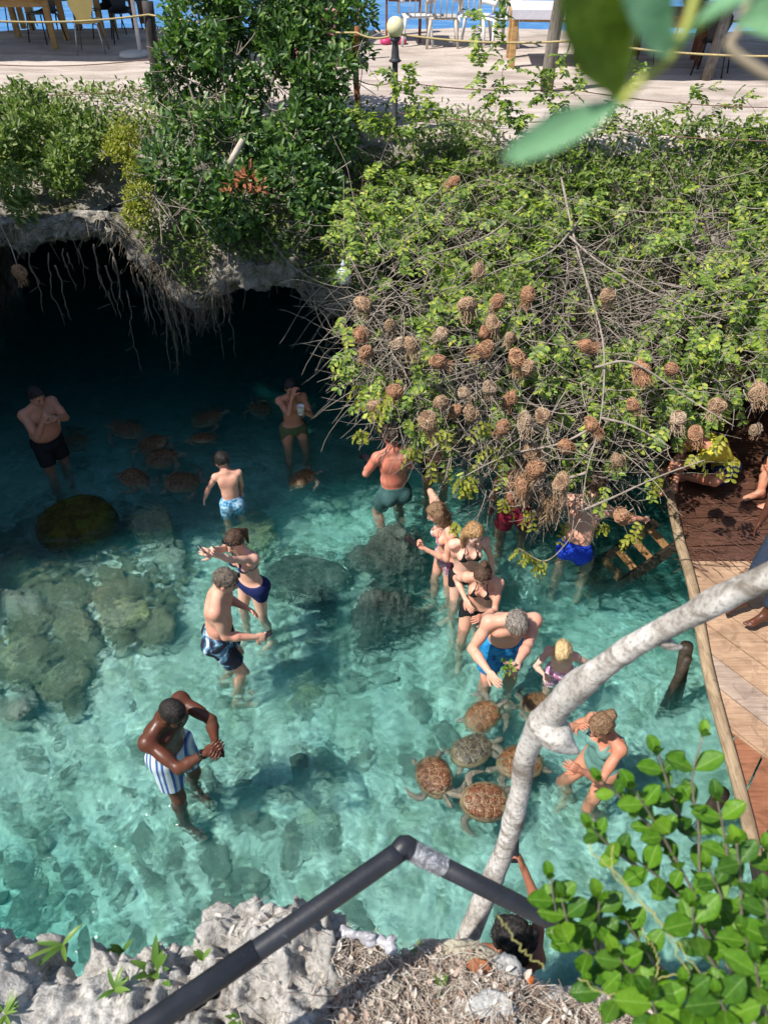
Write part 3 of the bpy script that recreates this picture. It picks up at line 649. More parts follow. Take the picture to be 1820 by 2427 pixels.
        if kind == 'trousers':
            Fc = Field(np.minimum(knR, np.minimum(knL, np.minimum(anR, anL)))-0.15, np.maximum(np.maximum(hipR, hipL), np.maximum(knR, knL))+0.12, 0.011)
            for (hp_, kn, a_) in ((hipR, knR, anR), (hipL, knL, anL)): Fc.cone(hp_*0.3+kn*0.7, kn, 0.084*s, 0.072*s, 0.02); Fc.cone(kn, kn*0.25+a_*0.75, 0.072*s, 0.058*s, 0.02, [(kn*0.3+a_*0.7, a_-kn)])
            g = Fc.grid(); Fc.d += (0.007*fbm(g*13, 3)).astype(np.float32); v, f_ = Fc.mesh(1); add('trouser_leg', v, f_, mat)
    if top:
        kind, mat = top; cc = O(chest); Fc = Field(cc-0.46*s, cc+0.36*s, h2)
        if kind in ('bikini', 'onepiece', 'bandeau'):
            torso(Fc, 0.006*s); g = Fc.grid(); q = g-cc; u_ = q@t2; x_ = q@ru; y_ = q@fu
            if kind == 'bandeau': reg = np.maximum(np.abs(u_+0.005)-0.05*s, -y_-0.2)
            elif kind == 'bikini':
                tri = np.full(u_.shape, 9.0)
                for sd in (-1, 1): tri = np.minimum(tri, np.maximum(np.maximum(-(u_+0.048*s), np.abs(x_-sd*0.070*s)-0.052*s+np.maximum(u_+0.04*s, 0)*0.50), -y_))
                reg = np.minimum(tri, np.abs(u_+0.048*s)-0.007*s)
            else:
                reg = np.maximum(u_-np.where(y_ > 0, 0.045, -0.02)*s, np.abs(x_)-0.5); reg = np.minimum(reg, np.abs(np.abs(x_)-0.085*s)-0.011)
                pq = g-P; reg = np.maximum(reg, -(pq@t1)-0.02)
            Fc.d = np.maximum(Fc.d, reg.astype(np.float32)); v, f_ = Fc.mesh(1); add('bikini_top' if kind != 'onepiece' else 'swimsuit', v, f_, mat)
            if kind == 'bikini':
                st = MB()
                for sd in (-1, 1): st.tube([cc+ru*sd*0.068*s+fu*0.118*s+t2*0.045*s-base, cc+ru*sd*0.052*s+fu*0.092*s+t2*0.11*s-base, O(neck)+ru*sd*0.048*s+fu*0.01*s+t2*0.035*s-base, O(neck)+ru*sd*0.02*s-fu*0.058*s+t2*0.03*s-base], 0.0045, 6)
                st.build('strap', mat, root)
            if kind == 'onepiece':
                Fc = Field(P-0.3*s, P+0.3*s, h2); torso(Fc, 0.0065*s, [(P+t1*0.03, t1), (P-t1*0.14*s, -t1)])
                v, f_ = Fc.mesh(1); add('swimsuit_seat', v, f_, mat)
        elif kind == 'shirt':
            torso(Fc, 0.018*s, [(O(neck+t2*0.035*s), t2), (P+t1*0.0, -t1)])
            for (sh, el) in ((shR, elR), (shL, elL)):
                Fc.cone(O(neck-t2*0.03*s), sh, 0.06*s, 0.070*s, 0.03*s); Fc.cone(sh, el, 0.070*s, 0.066*s, 0.03*s, [(sh+(el-sh)*0.72, el-sh)])
            g = Fc.grid(); Fc.d += (0.009*fbm(g*9, 3)).astype(np.float32); v, f_ = Fc.mesh(1); add('shirt', v, f_, mat)
    info = dict(root=root, base=base, P=P, hc=HC, rh=tips[0], lh=tips[1], wrR=wrR, wrL=wrL, elR=elR, elL=elL, f=f0, s=s, fh=fh, uh=uh, shR=shR, shL=shL)
    PEOPLE[key] = info
    return info
def basis(d, ref):
    """rows: two sides and the long axis d"""
    d = nrm(d); a = nrm(np.cross(d, ref)); b = np.cross(d, a); return np.array([a, b, d])
def loft_box(name, c, size, axes, mat, parent=None, bev=0.004, **kw):
    m = MB(); m.box((0, 0, 0), size, np.array(axes).T, bev); return m.build(name, mat, parent, loc=tuple(c), smooth=False, **kw)
# ================================================================== PEOPLE
M['blackgloss'] = simple('black_gloss', (0.012, 0.012, 0.014), 0.12, 0.1, 5, 0, 0.6)
def print_mat(name, cols, scale=14, stripes=False):
    t = NT(name); co = t.coord()
    if stripes:
        w = t.n('ShaderNodeTexWave', i_Vector=co, i_Scale=scale, i_Distortion=0.6, i_Detail=1.0, bands_direction='X').outputs[1]
        c = t.ramp(w, [(0.0, cols[0]), (0.32, cols[0]), (0.40, cols[1]), (0.52, cols[1]), (0.60, cols[2]), (0.8, cols[2]), (1.0, cols[0])])
    else:
        v = t.noise(co, scale, 3, 0.6, 1.2); st = [(0.3+0.4*i/(len(cols)), cc) for i, cc in enumerate(cols)]
        c = t.ramp(v, st)
    t.pbr(c, 0.7, t.bump(t.noise(co, 30, 3), 0.25, 0.008), 0.25); return t.m
c_navy = cloth('navy_swimwear', (0.012, 0.02, 0.10)); c_black = cloth('black_swimwear', (0.012, 0.012, 0.014)); c_blue = cloth('royal_blue_trunks', (0.01, 0.05, 0.50))
c_teal = cloth('sage_green_swimsuit', (0.13, 0.27, 0.24)); c_red = cloth('dark_red_trunks', (0.22, 0.01, 0.03)); c_olive = cloth('olive_bikini', (0.10, 0.12, 0.05))
c_dgreen = cloth('dark_green_trunks', (0.04, 0.10, 0.10)); c_yellow = cloth('yellow_shirt_cloth', (0.62, 0.52, 0.06)); c_grey = cloth('pale_grey_shirt_cloth', (0.52, 0.56, 0.64)); c_jean = cloth('dark_denim', (0.03, 0.045, 0.075))
p_stripe = print_mat('striped_print', [(0.55, 0.62, 0.68), (0.03, 0.09, 0.28), (0.04, 0.12, 0.34)], 3.4, True)
p_bw = print_mat('black_white_print', [(0.012, 0.014, 0.02), (0.012, 0.014, 0.02), (0.014, 0.016, 0.03), (0.016, 0.02, 0.04), (0.10, 0.25, 0.4), (0.6, 0.66, 0.7)], 6)
p_blue = print_mat('blue_print', [(0.005, 0.05, 0.16), (0.01, 0.16, 0.42), (0.02, 0.24, 0.50)], 14)
p_boy = print_mat('blue_check_print', [(0.02, 0.08, 0.2), (0.04, 0.25, 0.45), (0.35, 0.5, 0.6)], 22)
p_pink = print_mat('pink_floral_print', [(0.65, 0.55, 0.6), (0.70, 0.08, 0.35), (0.85, 0.75, 0.8)], 20)
p_flor = print_mat('floral_print', [(0.75, 0.45, 0.42), (0.75, 0.72, 0.72), (0.05, 0.04, 0.12), (0.6, 0.15, 0.2)], 26)
c_green2 = print_mat('green_red_print', [(0.06, 0.12, 0.05), (0.10, 0.2, 0.08), (0.45, 0.04, 0.03)], 10)

def phone(c, axes, label, near):
    root = empty('phone', c, label, 'phone')
    m = MB(); m.box((0, 0, 0), (0.075, 0.155, 0.009), np.array(axes).T, 0.003); m.build('case', M['blackgloss'], root, smooth=False)
    m = MB(); m.box(np.array(axes[2])*0.0052, (0.069, 0.147, 0.0008), np.array(axes).T); m.build('screen', M['screen'], root, smooth=False)
    return root
M['screen'] = simple('phone_glass', (0.02, 0.022, 0.028), 0.05, 0.1, 4, 0, 0.7)
def ph_axes(view, upv):
    n = nrm(view); u = nrm(np.asarray(upv)-n*np.dot(upv, n)); return np.array([np.cross(u, n), u, n])

# -- 1 standing man, lower left
a = person('dark', 'person with cropped black hair and beard in blue and white striped swim shorts', W(410, 1692, z=1.13), 1.82, (0.80, -0.50), 10, 3, 38, -8, 'm', 'dark', 'black', 'cropped', 0.98,
    rh=(486, 1786, -0.24, 0), lh=(510, 1758, -0.16, 0), rel=(-0.4, -0.4, -0.9), lel=(0.5, 0.5, -0.5), rpose='pinch', lpose='pinch', bottom=('shorts', p_stripe), vox=0.009, beard=True, twist=-6)
wv = a['wrR']*0.93+a['elR']*0.07; dd = nrm(a['wrR']-a['elR']); mb = MB(); n_ = nrm(np.cross(dd, (0, 0, 1))); u_ = np.cross(n_, dd)
mb.tube([wv-dd*0.012-a['base'], wv+dd*0.012-a['base']], 0.033, 16); wt = mb.build('wristwatch', M['blackgloss'], a['root'])
mb = MB(); mb.box(wv-a['base']+u_*0.036, (0.036, 0.03, 0.010), np.array([dd, n_, u_]).T, 0.003); mb.build('watch_face', M['screen'], wt, smooth=False)
# -- 2 man seen from behind
a = person('back', 'person with grey-brown hair, seen from behind, in dark printed shorts, holding a phone', W(536, 1378, z=1.0), 1.78, (0.96, 0.12), 8, -2, 26, 10, 'm', 'fair', 'greybrown', 'short', 1.13,
    rh=(604, 1510, -0.14, 0), lh=(582, 1440, 0.10, 0), rel=(-0.5, -0.3, -0.8), lel=(-0.3, 0.4, -0.8), rpose='grip', bottom=('shorts', p_bw), vox=0.009, glasses='up', twist=6)
phone(a['rh'], ph_axes((-0.4, 0.1, 0.9), (0.9, 0.3, 0.2)), 'black phone in the hand of the grey-haired man seen from behind', a)
# -- 3 woman in navy bikini
a = person('navy', 'person in navy bikini with sunglasses on her head, holding out a phone', W(556, 1284, z=0.95), 1.66, (-0.62, -0.72), 6, 0, 18, -10, 'f', 'pale', 'brown', 'pony', 1.0,
    rh=(500, 1304, -0.26, 0), lh=(506, 1314, -0.30, 0), rel=(-0.1, 0.3, -0.9), lel=(0.3, -0.2, -0.9), rpose='pinch', lpose='pinch', top=('bikini', c_navy), bottom=('brief', c_navy), glasses='up')
phone((a['rh']+a['lh'])/2+np.array([-0.03, -0.01, 0.02]), ph_axes((0.75, 0.5, 0.5), (0.3, -0.1, 0.9)), 'black phone held out by the woman in the navy bikini', a)
# -- 4 boy
person('boy', 'boy with dark hair and blue checked trunks reaching towards the water', W(524, 1092, z=0.60), 1.30, (-0.30, 0.92), 10, 0, 22, -32, 'm', 'fair', 'black', 'bowl', 0.95, child=0.6,
    lh=(480, 1192, -0.02, 0), lel=(-0.6, -0.3, -0.2), rh=(572, 1165, 0.12, 0), bottom=('shorts', p_boy))
# -- 5 heavy man at the far left
person('heavy', 'heavily built person in dark shorts standing in the shade at the far left', W(88, 940, z=0.92), 1.76, (0.75, -0.60), 8, 0, 20, 0, 'm', 'tan', 'black', 'short', 1.36,
    rh=(102, 1000, -0.24, 0), lh=(136, 990, -0.20, 0), rel=(-0.6, 0.1, -0.8), lel=(0.5, 0.3, -0.8), rpose='pinch', bottom=('shorts', c_black), vox=0.013)
# -- 6 woman at the back with a cup
a = person('cup', 'person at the back of the pool with hand at mouth and a white cup', W(690, 920, z=0.76), 1.64, (0.30, -0.92), 6, 0, 14, 0, 'f', 'tan', 'black', 'pony', 1.0,
    rh=(694, 938, -0.14, 0), lh=(722, 974, -0.26, 0), rel=(-0.3, -0.2, -0.9), lel=(0.4, 0.3, -0.9), rpose='grip', lpose='grip', top=('bikini', cloth('rust_swimwear', (0.42, 0.16, 0.07))), bottom=('brief', c_olive), vox=0.012)
mb = MB(); mb.lathe([(0.03, 0), (0.034, 0.002), (0.045, 0.11), (0.046, 0.112), (0.042, 0.112), (0.032, 0.01)], n=18); cu = mb.build('cup', simple('white_plastic', (0.75, 0.74, 0.72), 0.4), label='white plastic cup held by the woman at the back', cat='cup', loc=tuple(a['lh']-np.array([0, 0, 0.05])))
# -- 7 sunburnt man from behind
a = person('burnt', 'person with sunburnt shoulders seen from behind in dark green trunks', W(925, 1032, z=0.86), 1.80, (-0.35, 0.92), 5, 0, 12, -14, 'm', 'red', 'brown', 'short', 1.08,
    lh=(880, 1092, 0.18, 0), rh=(945, 1110, 0.25, 0), lel=(-0.6, -0.4, -0.9), rel=(0.6, -0.2, -0.8), lpose='grip', bottom=('shorts', c_dgreen), vox=0.010)
phone(a['lh']+np.array([-0.10, 0.04, -0.03]), ph_axes((0.3, -0.6, 0.7), (-0.7, 0.2, 0.2)), 'dark phone held by the sunburnt man beside the hanging bush', a)
# -- 8 woman half hidden by nests
person('hidden', 'person in a black bikini top standing in shade behind the hanging weaver nests', W(1046, 1002, z=0.86), 1.66, (0.15, -0.95), 6, 0, 20, 0, 'f', 'tan', 'brown', 'long', 1.0,
    rh=(1036, 1050, -0.25, 0), lh=(1062, 1046, -0.25, 0), top=('bikini', c_black), bottom=('brief', c_black), vox=0.013)
# -- 9 girl with phone
a = person('girlphone', 'person in a floral bikini with one arm behind her head, reading a phone', W(1034, 1216, z=0.86), 1.64, (-0.88, -0.34), 8, 0, 26, 20, 'f', 'fair', 'ltbrown', 'bob', 0.97,
    rh=(1052, 1212, 0.12, 0), rel=(-0.2, 0.5, 1.3), lh=(1008, 1302, -0.16, 0), lel=(0.9, -0.2, -0.8), lpose='grip', top=('bikini', p_flor), bottom=('brief', p_flor), lpn=(0.1, -0.2, -0.9))
phone(a['lh']+np.array([-0.07, 0.0, 0.035]), ph_axes((0.5, -0.2, 0.85), (-0.8, 0.2, 0.4)), 'dark phone in the hand of the girl in the floral bikini', a)
# -- 10 girl with long strawberry blond hair
person('blondgirl', 'person with very long strawberry blond hair in a black bikini, looking down', W(1124, 1266, z=0.88), 1.66, (0.10, -0.98), 5, 2, 24, -22, 'f', 'pale', 'straw', 'vlong', 0.98,
    rh=(1092, 1372, 0.08, 0), lh=(1168, 1368, 0.08, 0), rel=(-0.25, 0.9, -0.2), lel=(0.3, 0.9, -0.2), top=('bikini', c_black), bottom=('brief', c_black))
# -- 11 woman with topknot
person('topknot', 'person with dark topknot and black bikini, one arm folded across her belly', W(1143, 1364, z=0.80), 1.62, (-0.22, -0.95), 8, -2, 36, 6, 'f', 'fair', 'brown', 'topbun', 1.0,
    rh=(1103, 1420, 0.08, 0), lh=(1142, 1462, -0.22, 0), rel=(-0.35, 0.9, -0.2), lel=(0.55, 0.5, -0.7), top=('bikini', c_black), bottom=('brief', c_black), vox=0.010)
# -- 12 grey-haired man with leaves
a = person('leaves', 'person with thinning grey hair in blue swim shorts bending over a bunch of leaves', W(1224, 1480, z=0.98), 1.82, (0.06, -1.0), 20, 0, 50, 4, 'm', 'fair', 'grey', 'thin', 1.03,
    rh=(1158, 1592, -0.16, 0), lh=(1226, 1574, -0.34, 0), rel=(-0.5, 0.8, -0.2), lel=(0.7, 0.5, -0.5), lpose='relax', lpn=(0.2, 0.2, -1), bottom=('shorts', p_blue), vox=0.009)
# -- 13 blond boy
person('blondboy', 'small boy with bright blond hair and pink trunks beside the pale trunk', W(1332, 1545, z=0.48), 1.22, (-0.34, -0.92), 12, 4, 34, 0, 'm', 'pale', 'blond', 'bowl', 0.95, child=0.8,
    rh=(1290, 1600, -0.16, 0), lh=(1362, 1606, 0.0, 0), rel=(-0.7, 0.2, -0.6), lel=(0.7, 0.2, -0.4), rpose='grip', bottom=('shorts', p_pink), vox=0.009)
# -- 14 woman in sage swimsuit
person('sage', 'person with brown bun in a sage green swimsuit, hands held over the turtles', W(1424, 1722, z=0.80), 1.66, (-0.84, -0.46), 9, 0, 30, 0, 'f', 'tan', 'ltbrown', 'bun', 1.12,
    rh=(1372, 1722, 0.12, 0), lh=(1374, 1826, -0.24, 0), rel=(0.2, 0.6, -0.8), lel=(0.7, -0.1, -0.8), top=('onepiece', c_teal), vox=0.009)
# -- 15 person with dark red shorts under the bush
person('redshorts', 'person in dark red swim shorts standing in the shade below the nests', W(1240, 1075, z=0.92), 1.76, (0.1, 0.95), 5, 0, 10, 0, 'm', 'brown', 'black', 'short', 1.0, bottom=('shorts', c_red), vox=0.013)
# -- 16 man in blue trunks at the ladder
person('ladder', 'person in royal blue trunks seen from behind, gripping the ladder of the deck', W(1412, 1150, z=0.72), 1.78, (0.42, 0.80), 30, 0, 20, 10, 'm', 'fair', 'brown', 'short', 1.05,
    rh=(1565, 1240, 0.0, 0), lh=(1372, 1190, 0.15, 0), rel=(0.3, -0.6, -0.7), lel=(-0.8, 0, -0.2), rpose='grip', bottom=('trunk', c_blue), vox=0.010)
DZ = 0.5
# -- 17 hunched person in yellow
def P3d(px, py, z): return W(px, py, z=z)
person('yellow', 'person in yellow shirt and navy shorts crouching at the far end of the deck', W(1640, 1035, z=1.10), 1.72, (-0.95, -0.25), 48, 0, 45, 0, 'm', 'tan', 'black', 'short', 1.0,
    rh=W(1560, 1150, z=0.62), lh=W(1570, 1120, z=0.62), floor=DZ, feet=(W(1590, 1170, z=DZ), W(1610, 1140, z=DZ)), top=('shirt', c_yellow), bottom=('shorts', c_navy), vox=0.013)
# -- 18 person sitting at the right edge
person('seated', 'person with bare legs sitting on the wet shaded boards, one foot stretched forward', W(1885, 975, z=1.25), 1.74, (-0.75, -0.60), 18, 0, 25, 0, 'm', 'tan', 'black', 'short', 1.0,
    rh=W(1820, 1130, z=0.85), lh=W(1850, 1160, z=0.8), floor=DZ, feet=(W(1765, 1252, z=DZ+0.0), W(1800, 1292, z=DZ)), foot_dir=(-0.95, -0.2), top=('shirt', c_green2), bottom=('shorts', c_black), vox=0.011)
# -- 19 standing person in grey shirt
q = W(1760, 1480, z=DZ)
person('greyshirt', 'person in pale grey shirt and rolled dark jeans standing barefoot on the dry deck boards', np.array([q[0]+0.06, q[1]+0.06, DZ+1.62]), 1.74, (-0.86, -0.50), 6, 0, 25, 0, 'm', 'dark', 'black', 'cropped', 1.0,
    floor=DZ, feet=(W(1745, 1452, z=DZ), W(1800, 1484, z=DZ)), foot_dir=(-0.93, -0.38), top=('shirt', c_grey), bottom=('trousers', c_jean), vox=0.010)
# -- 20 woman with dark curly hair below the rim
a = person('curly', 'person with long dark curly hair below the rock rim, raising a phone', W(1218, 2212, z=1.0), 1.66, (0.10, 0.98), 8, 0, 5, 0, 'f', 'brown', 'black', 'curly', 1.0,
    rh=W(1242, 2062, z=1.05), lh=W(1155, 2260, z=0.6), rel=(0.5, -0.2, -0.6), rpose='grip', lel=(-0.7, -0.5, -0.5), top=('bikini', c_black), bottom=('brief', c_black), vox=0.010)
phone(a['rh']+np.array([-0.02, 0.02, 0.05]), ph_axes((0, -0.8, 0.6), (0, 0.5, 0.8)), 'phone raised in the hand of the curly-haired woman by the trunk', a)

a = PEOPLE['leaves']; lc = a['lh']+np.array([-0.05, -0.02, 0.03]); LEAFBUNCH = lc
bun = []
rb = np.random.default_rng(4)
mb = MB()
for k in range(46):
    o_ = rb.normal(size=3)*np.array([0.035, 0.03, 0.012]); a_ = nrm(rb.normal(size=3)+np.array([0, -0.3, 0.5])); s_ = nrm(np.cross(a_, rb.normal(size=3))); L_ = 0.045; mb.add([o_, o_+a_*L_*0.4+s_*0.012, o_+a_*L_, o_+a_*L_*0.4-s_*0.012], [(0, 1, 2, 3)])
mb.build('leaf_bunch', simple('fresh_cut_leaves', (0.13, 0.24, 0.03), 0.5, 0.4, 30, 0), None, loc=tuple(lc), label='bunch of fresh green leaves in the hands of the grey-haired man', cat='leaves', kind='stuff')
# ================================================================== POOL WATER, with rings round the swimmers
wx_ = np.concatenate([np.linspace(-8.8, -4.7, 14, endpoint=False), np.linspace(-4.7, 3.6, 330, endpoint=False), np.linspace(3.6, 7.3, 14)])
wy_ = np.concatenate([np.linspace(-0.8, 1.2, 8, endpoint=False), np.linspace(1.2, 8.8, 300, endpoint=False), np.linspace(8.8, 16.8, 24)]); nx, ny = len(wx_), len(wy_)
X, Yg = np.meshgrid(wx_, wy_, indexing='ij'); P3 = np.stack([X, Yg, 0*X], -1)
Zs = 0.010*fbm(P3*2.2, 3)+0.0045*fbm(P3*np.array([6, 8, 6]), 3)
for k_, p_ in PEOPLE.items():
    if p_['base'][2] > 0.2: continue
    c_ = p_['P']; rr_ = np.hypot(X-c_[0], Yg-c_[1]); Zs += 0.0075*np.exp(-np.maximum(rr_-0.15, 0)/0.28)*np.sin(rr_*2*math.pi/0.14)
Vt = np.stack([X, Yg, Zs], -1).reshape(-1, 3); n0 = len(Vt)
x0, x1, y0, y1 = -8.8, 7.3, -0.8, 16.8
q = [tuple(f) for f in grid_quads(nx, ny)]
ring = [i*ny for i in range(nx)] + [(nx-1)*ny+j for j in range(1, ny)] + [i*ny+ny-1 for i in range(nx-2, -1, -1)] + [j for j in range(ny-2, 0, -1)]
low = Vt[ring].copy(); low[:, 2] = -3.2
Vw = np.vstack([Vt, low]); m = len(ring)
for k in range(m):
    k2 = (k+1) % m; q.append((ring[k], n0+k, n0+k2, ring[k2]))
q.append(tuple(n0+k for k in range(m-1, -1, -1)))
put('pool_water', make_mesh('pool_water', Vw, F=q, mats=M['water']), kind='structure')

# ================================================================== STONES UNDER WATER
def stone_mesh(name, size, seed, mat, rough=0.25, detail=3, flat=0.0, pits=0.0):
    bm = bmesh.new(); bmesh.ops.create_icosphere(bm, subdivisions=detail, radius=1.0)
    V = np.array([v.co[:] for v in bm.verts]); F = [[v.index for v in f.verts] for f in bm.faces]; bm.free()
    o = seed*7.77; d = 1+rough*fbm(V*1.1+o, 3)*1.6+rough*0.45*fbm(V*3.2+o, 3, ridged=True)
    if pits: d -= pits*np.clip(fbm(V*4.5+o, 3)-0.05, 0, 1)*1.6-pits*0.5*fbm(V*9+o, 3, ridged=True)
    V = V*d[:, None]
    if flat: V[:, 2] = np.sign(V[:, 2])*np.minimum(np.abs(V[:, 2]), 1-flat*(1-0.2*fbm(V*2+o, 2)))
    V *= np.array(size)
    return make_mesh(name, V, F=F, smooth=True, mats=mat)
def rock_at(px, py, wpx, hpx, zc, hz, label, mat, seed, rot=0.0, rough=0.25, det=4, pits=0.0, flat=0.3, name='boulder', cat='rock'):
    c = W(px, py, z=zc); dpt = (c-CAM)@FW; sc = dpt/FPX; el = math.atan2(CAM[2]-c[2], c[1])
    me = stone_mesh(name, (wpx*sc/2, hpx*sc/2/math.sin(el), hz), seed, mat, rough, det, flat, pits)
    o = put(name, me, loc=tuple(c), label=label, cat=cat); o.rotation_euler = (0, 0, rot); return o
rock_at(183, 1240, 185, 125, -0.13, 0.20, 'large smooth boulder covered in olive moss, just breaking the surface', M['mossrock'], 1, 0.45, 0.10, 5, 0, 0.15)
rock_at(735, 1378, 205, 100, -0.50, 0.20, 'broad flat grey-green boulder under water in the middle of the pool', M['reef'], 2, -0.05, 0.2, 5, 0.05, 0.2)
rock_at(935, 1350, 150, 110, -0.40, 0.26, 'dark jagged pitted rock rising behind the floral bikini girl', M['reef'], 3, 0.3, 0.5, 6, 0.25, 0)
rock_at(915, 1468, 130, 110, -0.44, 0.24, 'dark jagged pitted rock, the nearer half of the central outcrop', M['reef'], 4, -0.2, 0.5, 6, 0.25, 0)
rock_at(885, 1530, 80, 60, -0.52, 0.15, 'small dark pitted rock at the foot of the central outcrop', M['reef'], 5, 0.1, 0.45, 5, 0.2, 0)
rock_at(590, 1290, 130, 90, -0.50, 0.16, 'grey-green slab under water behind the woman in the navy bikini', M['bedrock'], 6, 0.2, 0.25, 5, 0, 0.3)
rock_at(778, 1462, 44, 50, -0.55, 0.10, 'small round stone alone on the pale sand between two outcrops', M['reef'], 7, 0.1, 0.2, 4, 0, 0.2)
rock_at(750, 1995, 150, 110, -0.62, 0.12, 'pale olive slab under water above the bend of the black pipe', M['palestone'], 8, 0.5, 0.25, 5, 0, 0.35)
rock_at(735, 1880, 170, 80, -0.63, 0.10, 'rough stone under water left of the turtles', M['palestone'], 9, 0.1, 0.45, 5, 0.1, 0.2)
rock_at(290, 1468, 125, 66, -0.30, 0.13, 'pale olive slab pointing right at the edge of the stone heap', M['bedrock'], 10, 0.35, 0.3, 5, 0, 0.5)
rock_at(165, 1630, 130, 80, -0.42, 0.13, 'large flat olive slab at the lower end of the stone heap', M['bedrock'], 12, 0.3, 0.2, 5, 0, 0.55)
rock_at(60, 1560, 90, 90, -0.42, 0.15, 'leaning olive stone at the left edge of the photo', M['bedrock'], 13, 0.9, 0.3, 4, 0, 0.2)
rock_at(360, 1255, 90, 70, -0.30, 0.14, 'reddish brown rough stone right of the mossy boulder', M['bedrock'], 14, 0.9, 0.4, 5, 0.1, 0.1)
rock_at(725, 1665, 90, 60, -0.62, 0.10, 'half-buried stone in the open sand in the middle', M['bedrock'], 15, 0.2, 0.25, 4, 0, 0.3)
rock_at(200, 1790, 85, 70, -0.62, 0.10, 'rounded stone on the sand left of the man in striped shorts', M['bedrock'], 16, 0.2, 0.3, 4, 0, 0.2)
# heap of stones: pieces of the pool floor
SM = [stone_mesh('stone', (1, 1, 0.62), 30+i, M['bedrock'] if i < 6 else M['palestone'], 0.50, 3, 0.35) for i in range(12)]
def stone(x, y, r, zo=0.0, pale=False):
    o = put('stone', SM[rng.integers(6, 12) if pale or rng.random() < 0.2 else rng.integers(6)], pool_bed); z = float(bed_z(x, y))
    o.location = (x, y, z+r*0.12+zo); o.rotation_euler = (rng.normal()*0.25, rng.normal()*0.25, rng.random()*6.28)
    o.scale = (r*(0.8+0.6*rng.random()), r*(0.65+0.4*rng.random()), r*(0.55+0.35*rng.random()))
placed = []
def scatter(n, xr, yr, rr, test=None, tries=30, gap=0.8, pale=False):
    k = 0
    for _ in range(n*tries):
        if k >= n: break
        px, py = rng.uniform(*xr), rng.uniform(*yr)
        if test and not test(px, py): continue
        r = rng.uniform(*rr); p = W(px, py, z=-0.55)
        if any((p[0]-a)**2+(p[1]-b)**2 < (gap*(r+c))**2 for a, b, c in placed): continue
        placed.append((p[0], p[1], r)); stone(p[0], p[1], r, -0.035 if pale else 0.02, pale); k += 1
def heap(px, py):
    t = ((px-190)/270)**2+((py-1400)/190)**2; return t < 1 or (px < 200 and 1330 < py < 1700)
scatter(24, (-60, 480), (1190, 1720), (0.15, 0.23), heap, gap=0.85)
scatter(150, (-60, 480), (1190, 1720), (0.05, 0.12), heap, gap=0.72)
scatter(34, (0, 600), (1650, 2000), (0.05, 0.14), gap=0.95, pale=True)
scatter(44, (560, 1300), (1550, 2180), (0.05, 0.14), gap=0.95, pale=True)
scatter(20, (600, 1300), (1180, 1560), (0.05, 0.11), gap=1.1, pale=True)
scatter(40, (-40, 560), (2000, 2250), (0.06, 0.17), gap=0.85, pale=True)

# ================================================================== TURTLES
def shell_mat(name, c1, c2, c3):
    t = NT(name); co = t.coord(); v = t.n('ShaderNodeTexVoronoi', i_Vector=co, i_Scale=9.0, feature='F1', i_Randomness=0.9)
    m = t.noise(co, 26, 5, 0.7, 1.6); m2 = t.noise(co, 11, 4, 0.6, 1.0)
    c = t.ramp(m2, [(0.38, c1), (0.45, c2), (0.52, c1), (0.60, c2), (0.66, c1)]); c = t.mix(t.ramp(m, [(0.53, 0.0), (0.60, 0.9)]), c, c3)
    t.pbr(c, 0.48, t.bump(m, 0.3, 0.006), 0.35); return t.m
SH = [shell_mat('rust_shell', (0.035, 0.014, 0.009), (0.20, 0.055, 0.018), (0.40, 0.30, 0.17)), shell_mat('dark_mottled_shell', (0.03, 0.028, 0.026), (0.10, 0.07, 0.04), (0.45, 0.41, 0.30)),
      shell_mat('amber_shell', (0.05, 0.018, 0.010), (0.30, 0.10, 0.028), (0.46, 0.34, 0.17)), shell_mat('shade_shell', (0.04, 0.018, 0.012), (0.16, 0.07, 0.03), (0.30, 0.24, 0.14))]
def tskin():
    t = NT('turtle_skin'); co = t.coord(); v = t.n('ShaderNodeTexVoronoi', i_Vector=co, i_Scale=55, feature='DISTANCE_TO_EDGE').outputs[0]
    t.pbr(t.ramp(v, [(0.0, (0.34, 0.31, 0.22)), (0.06, (0.28, 0.25, 0.18)), (0.12, (0.07, 0.065, 0.055)), (1.0, (0.04, 0.04, 0.035))]), 0.5, t.bump(v, 0.4, 0.004), 0.4); return t.m
M['tskin'] = tskin(); M['seam'] = simple('shell_edge', (0.20, 0.16, 0.09), 0.5, 0.5, 40, 0.2)
def dome(x, y):
    """height of the carapace; x across, y towards the head, unit lengths"""
    wy = 0.40*(1-0.10*y)*np.ones_like(x); rr = (x/wy)**2+((y+0.02)/0.5)**2; return 0.17*np.sqrt(np.clip(1-rr*0.93, 0.0, 1))
def shell_outline(a):
    y = 0.5*np.cos(a); x = 0.405*np.sin(a)*(1-0.18*y-0.30*np.clip(-y, 0, 1)**2); return x, y
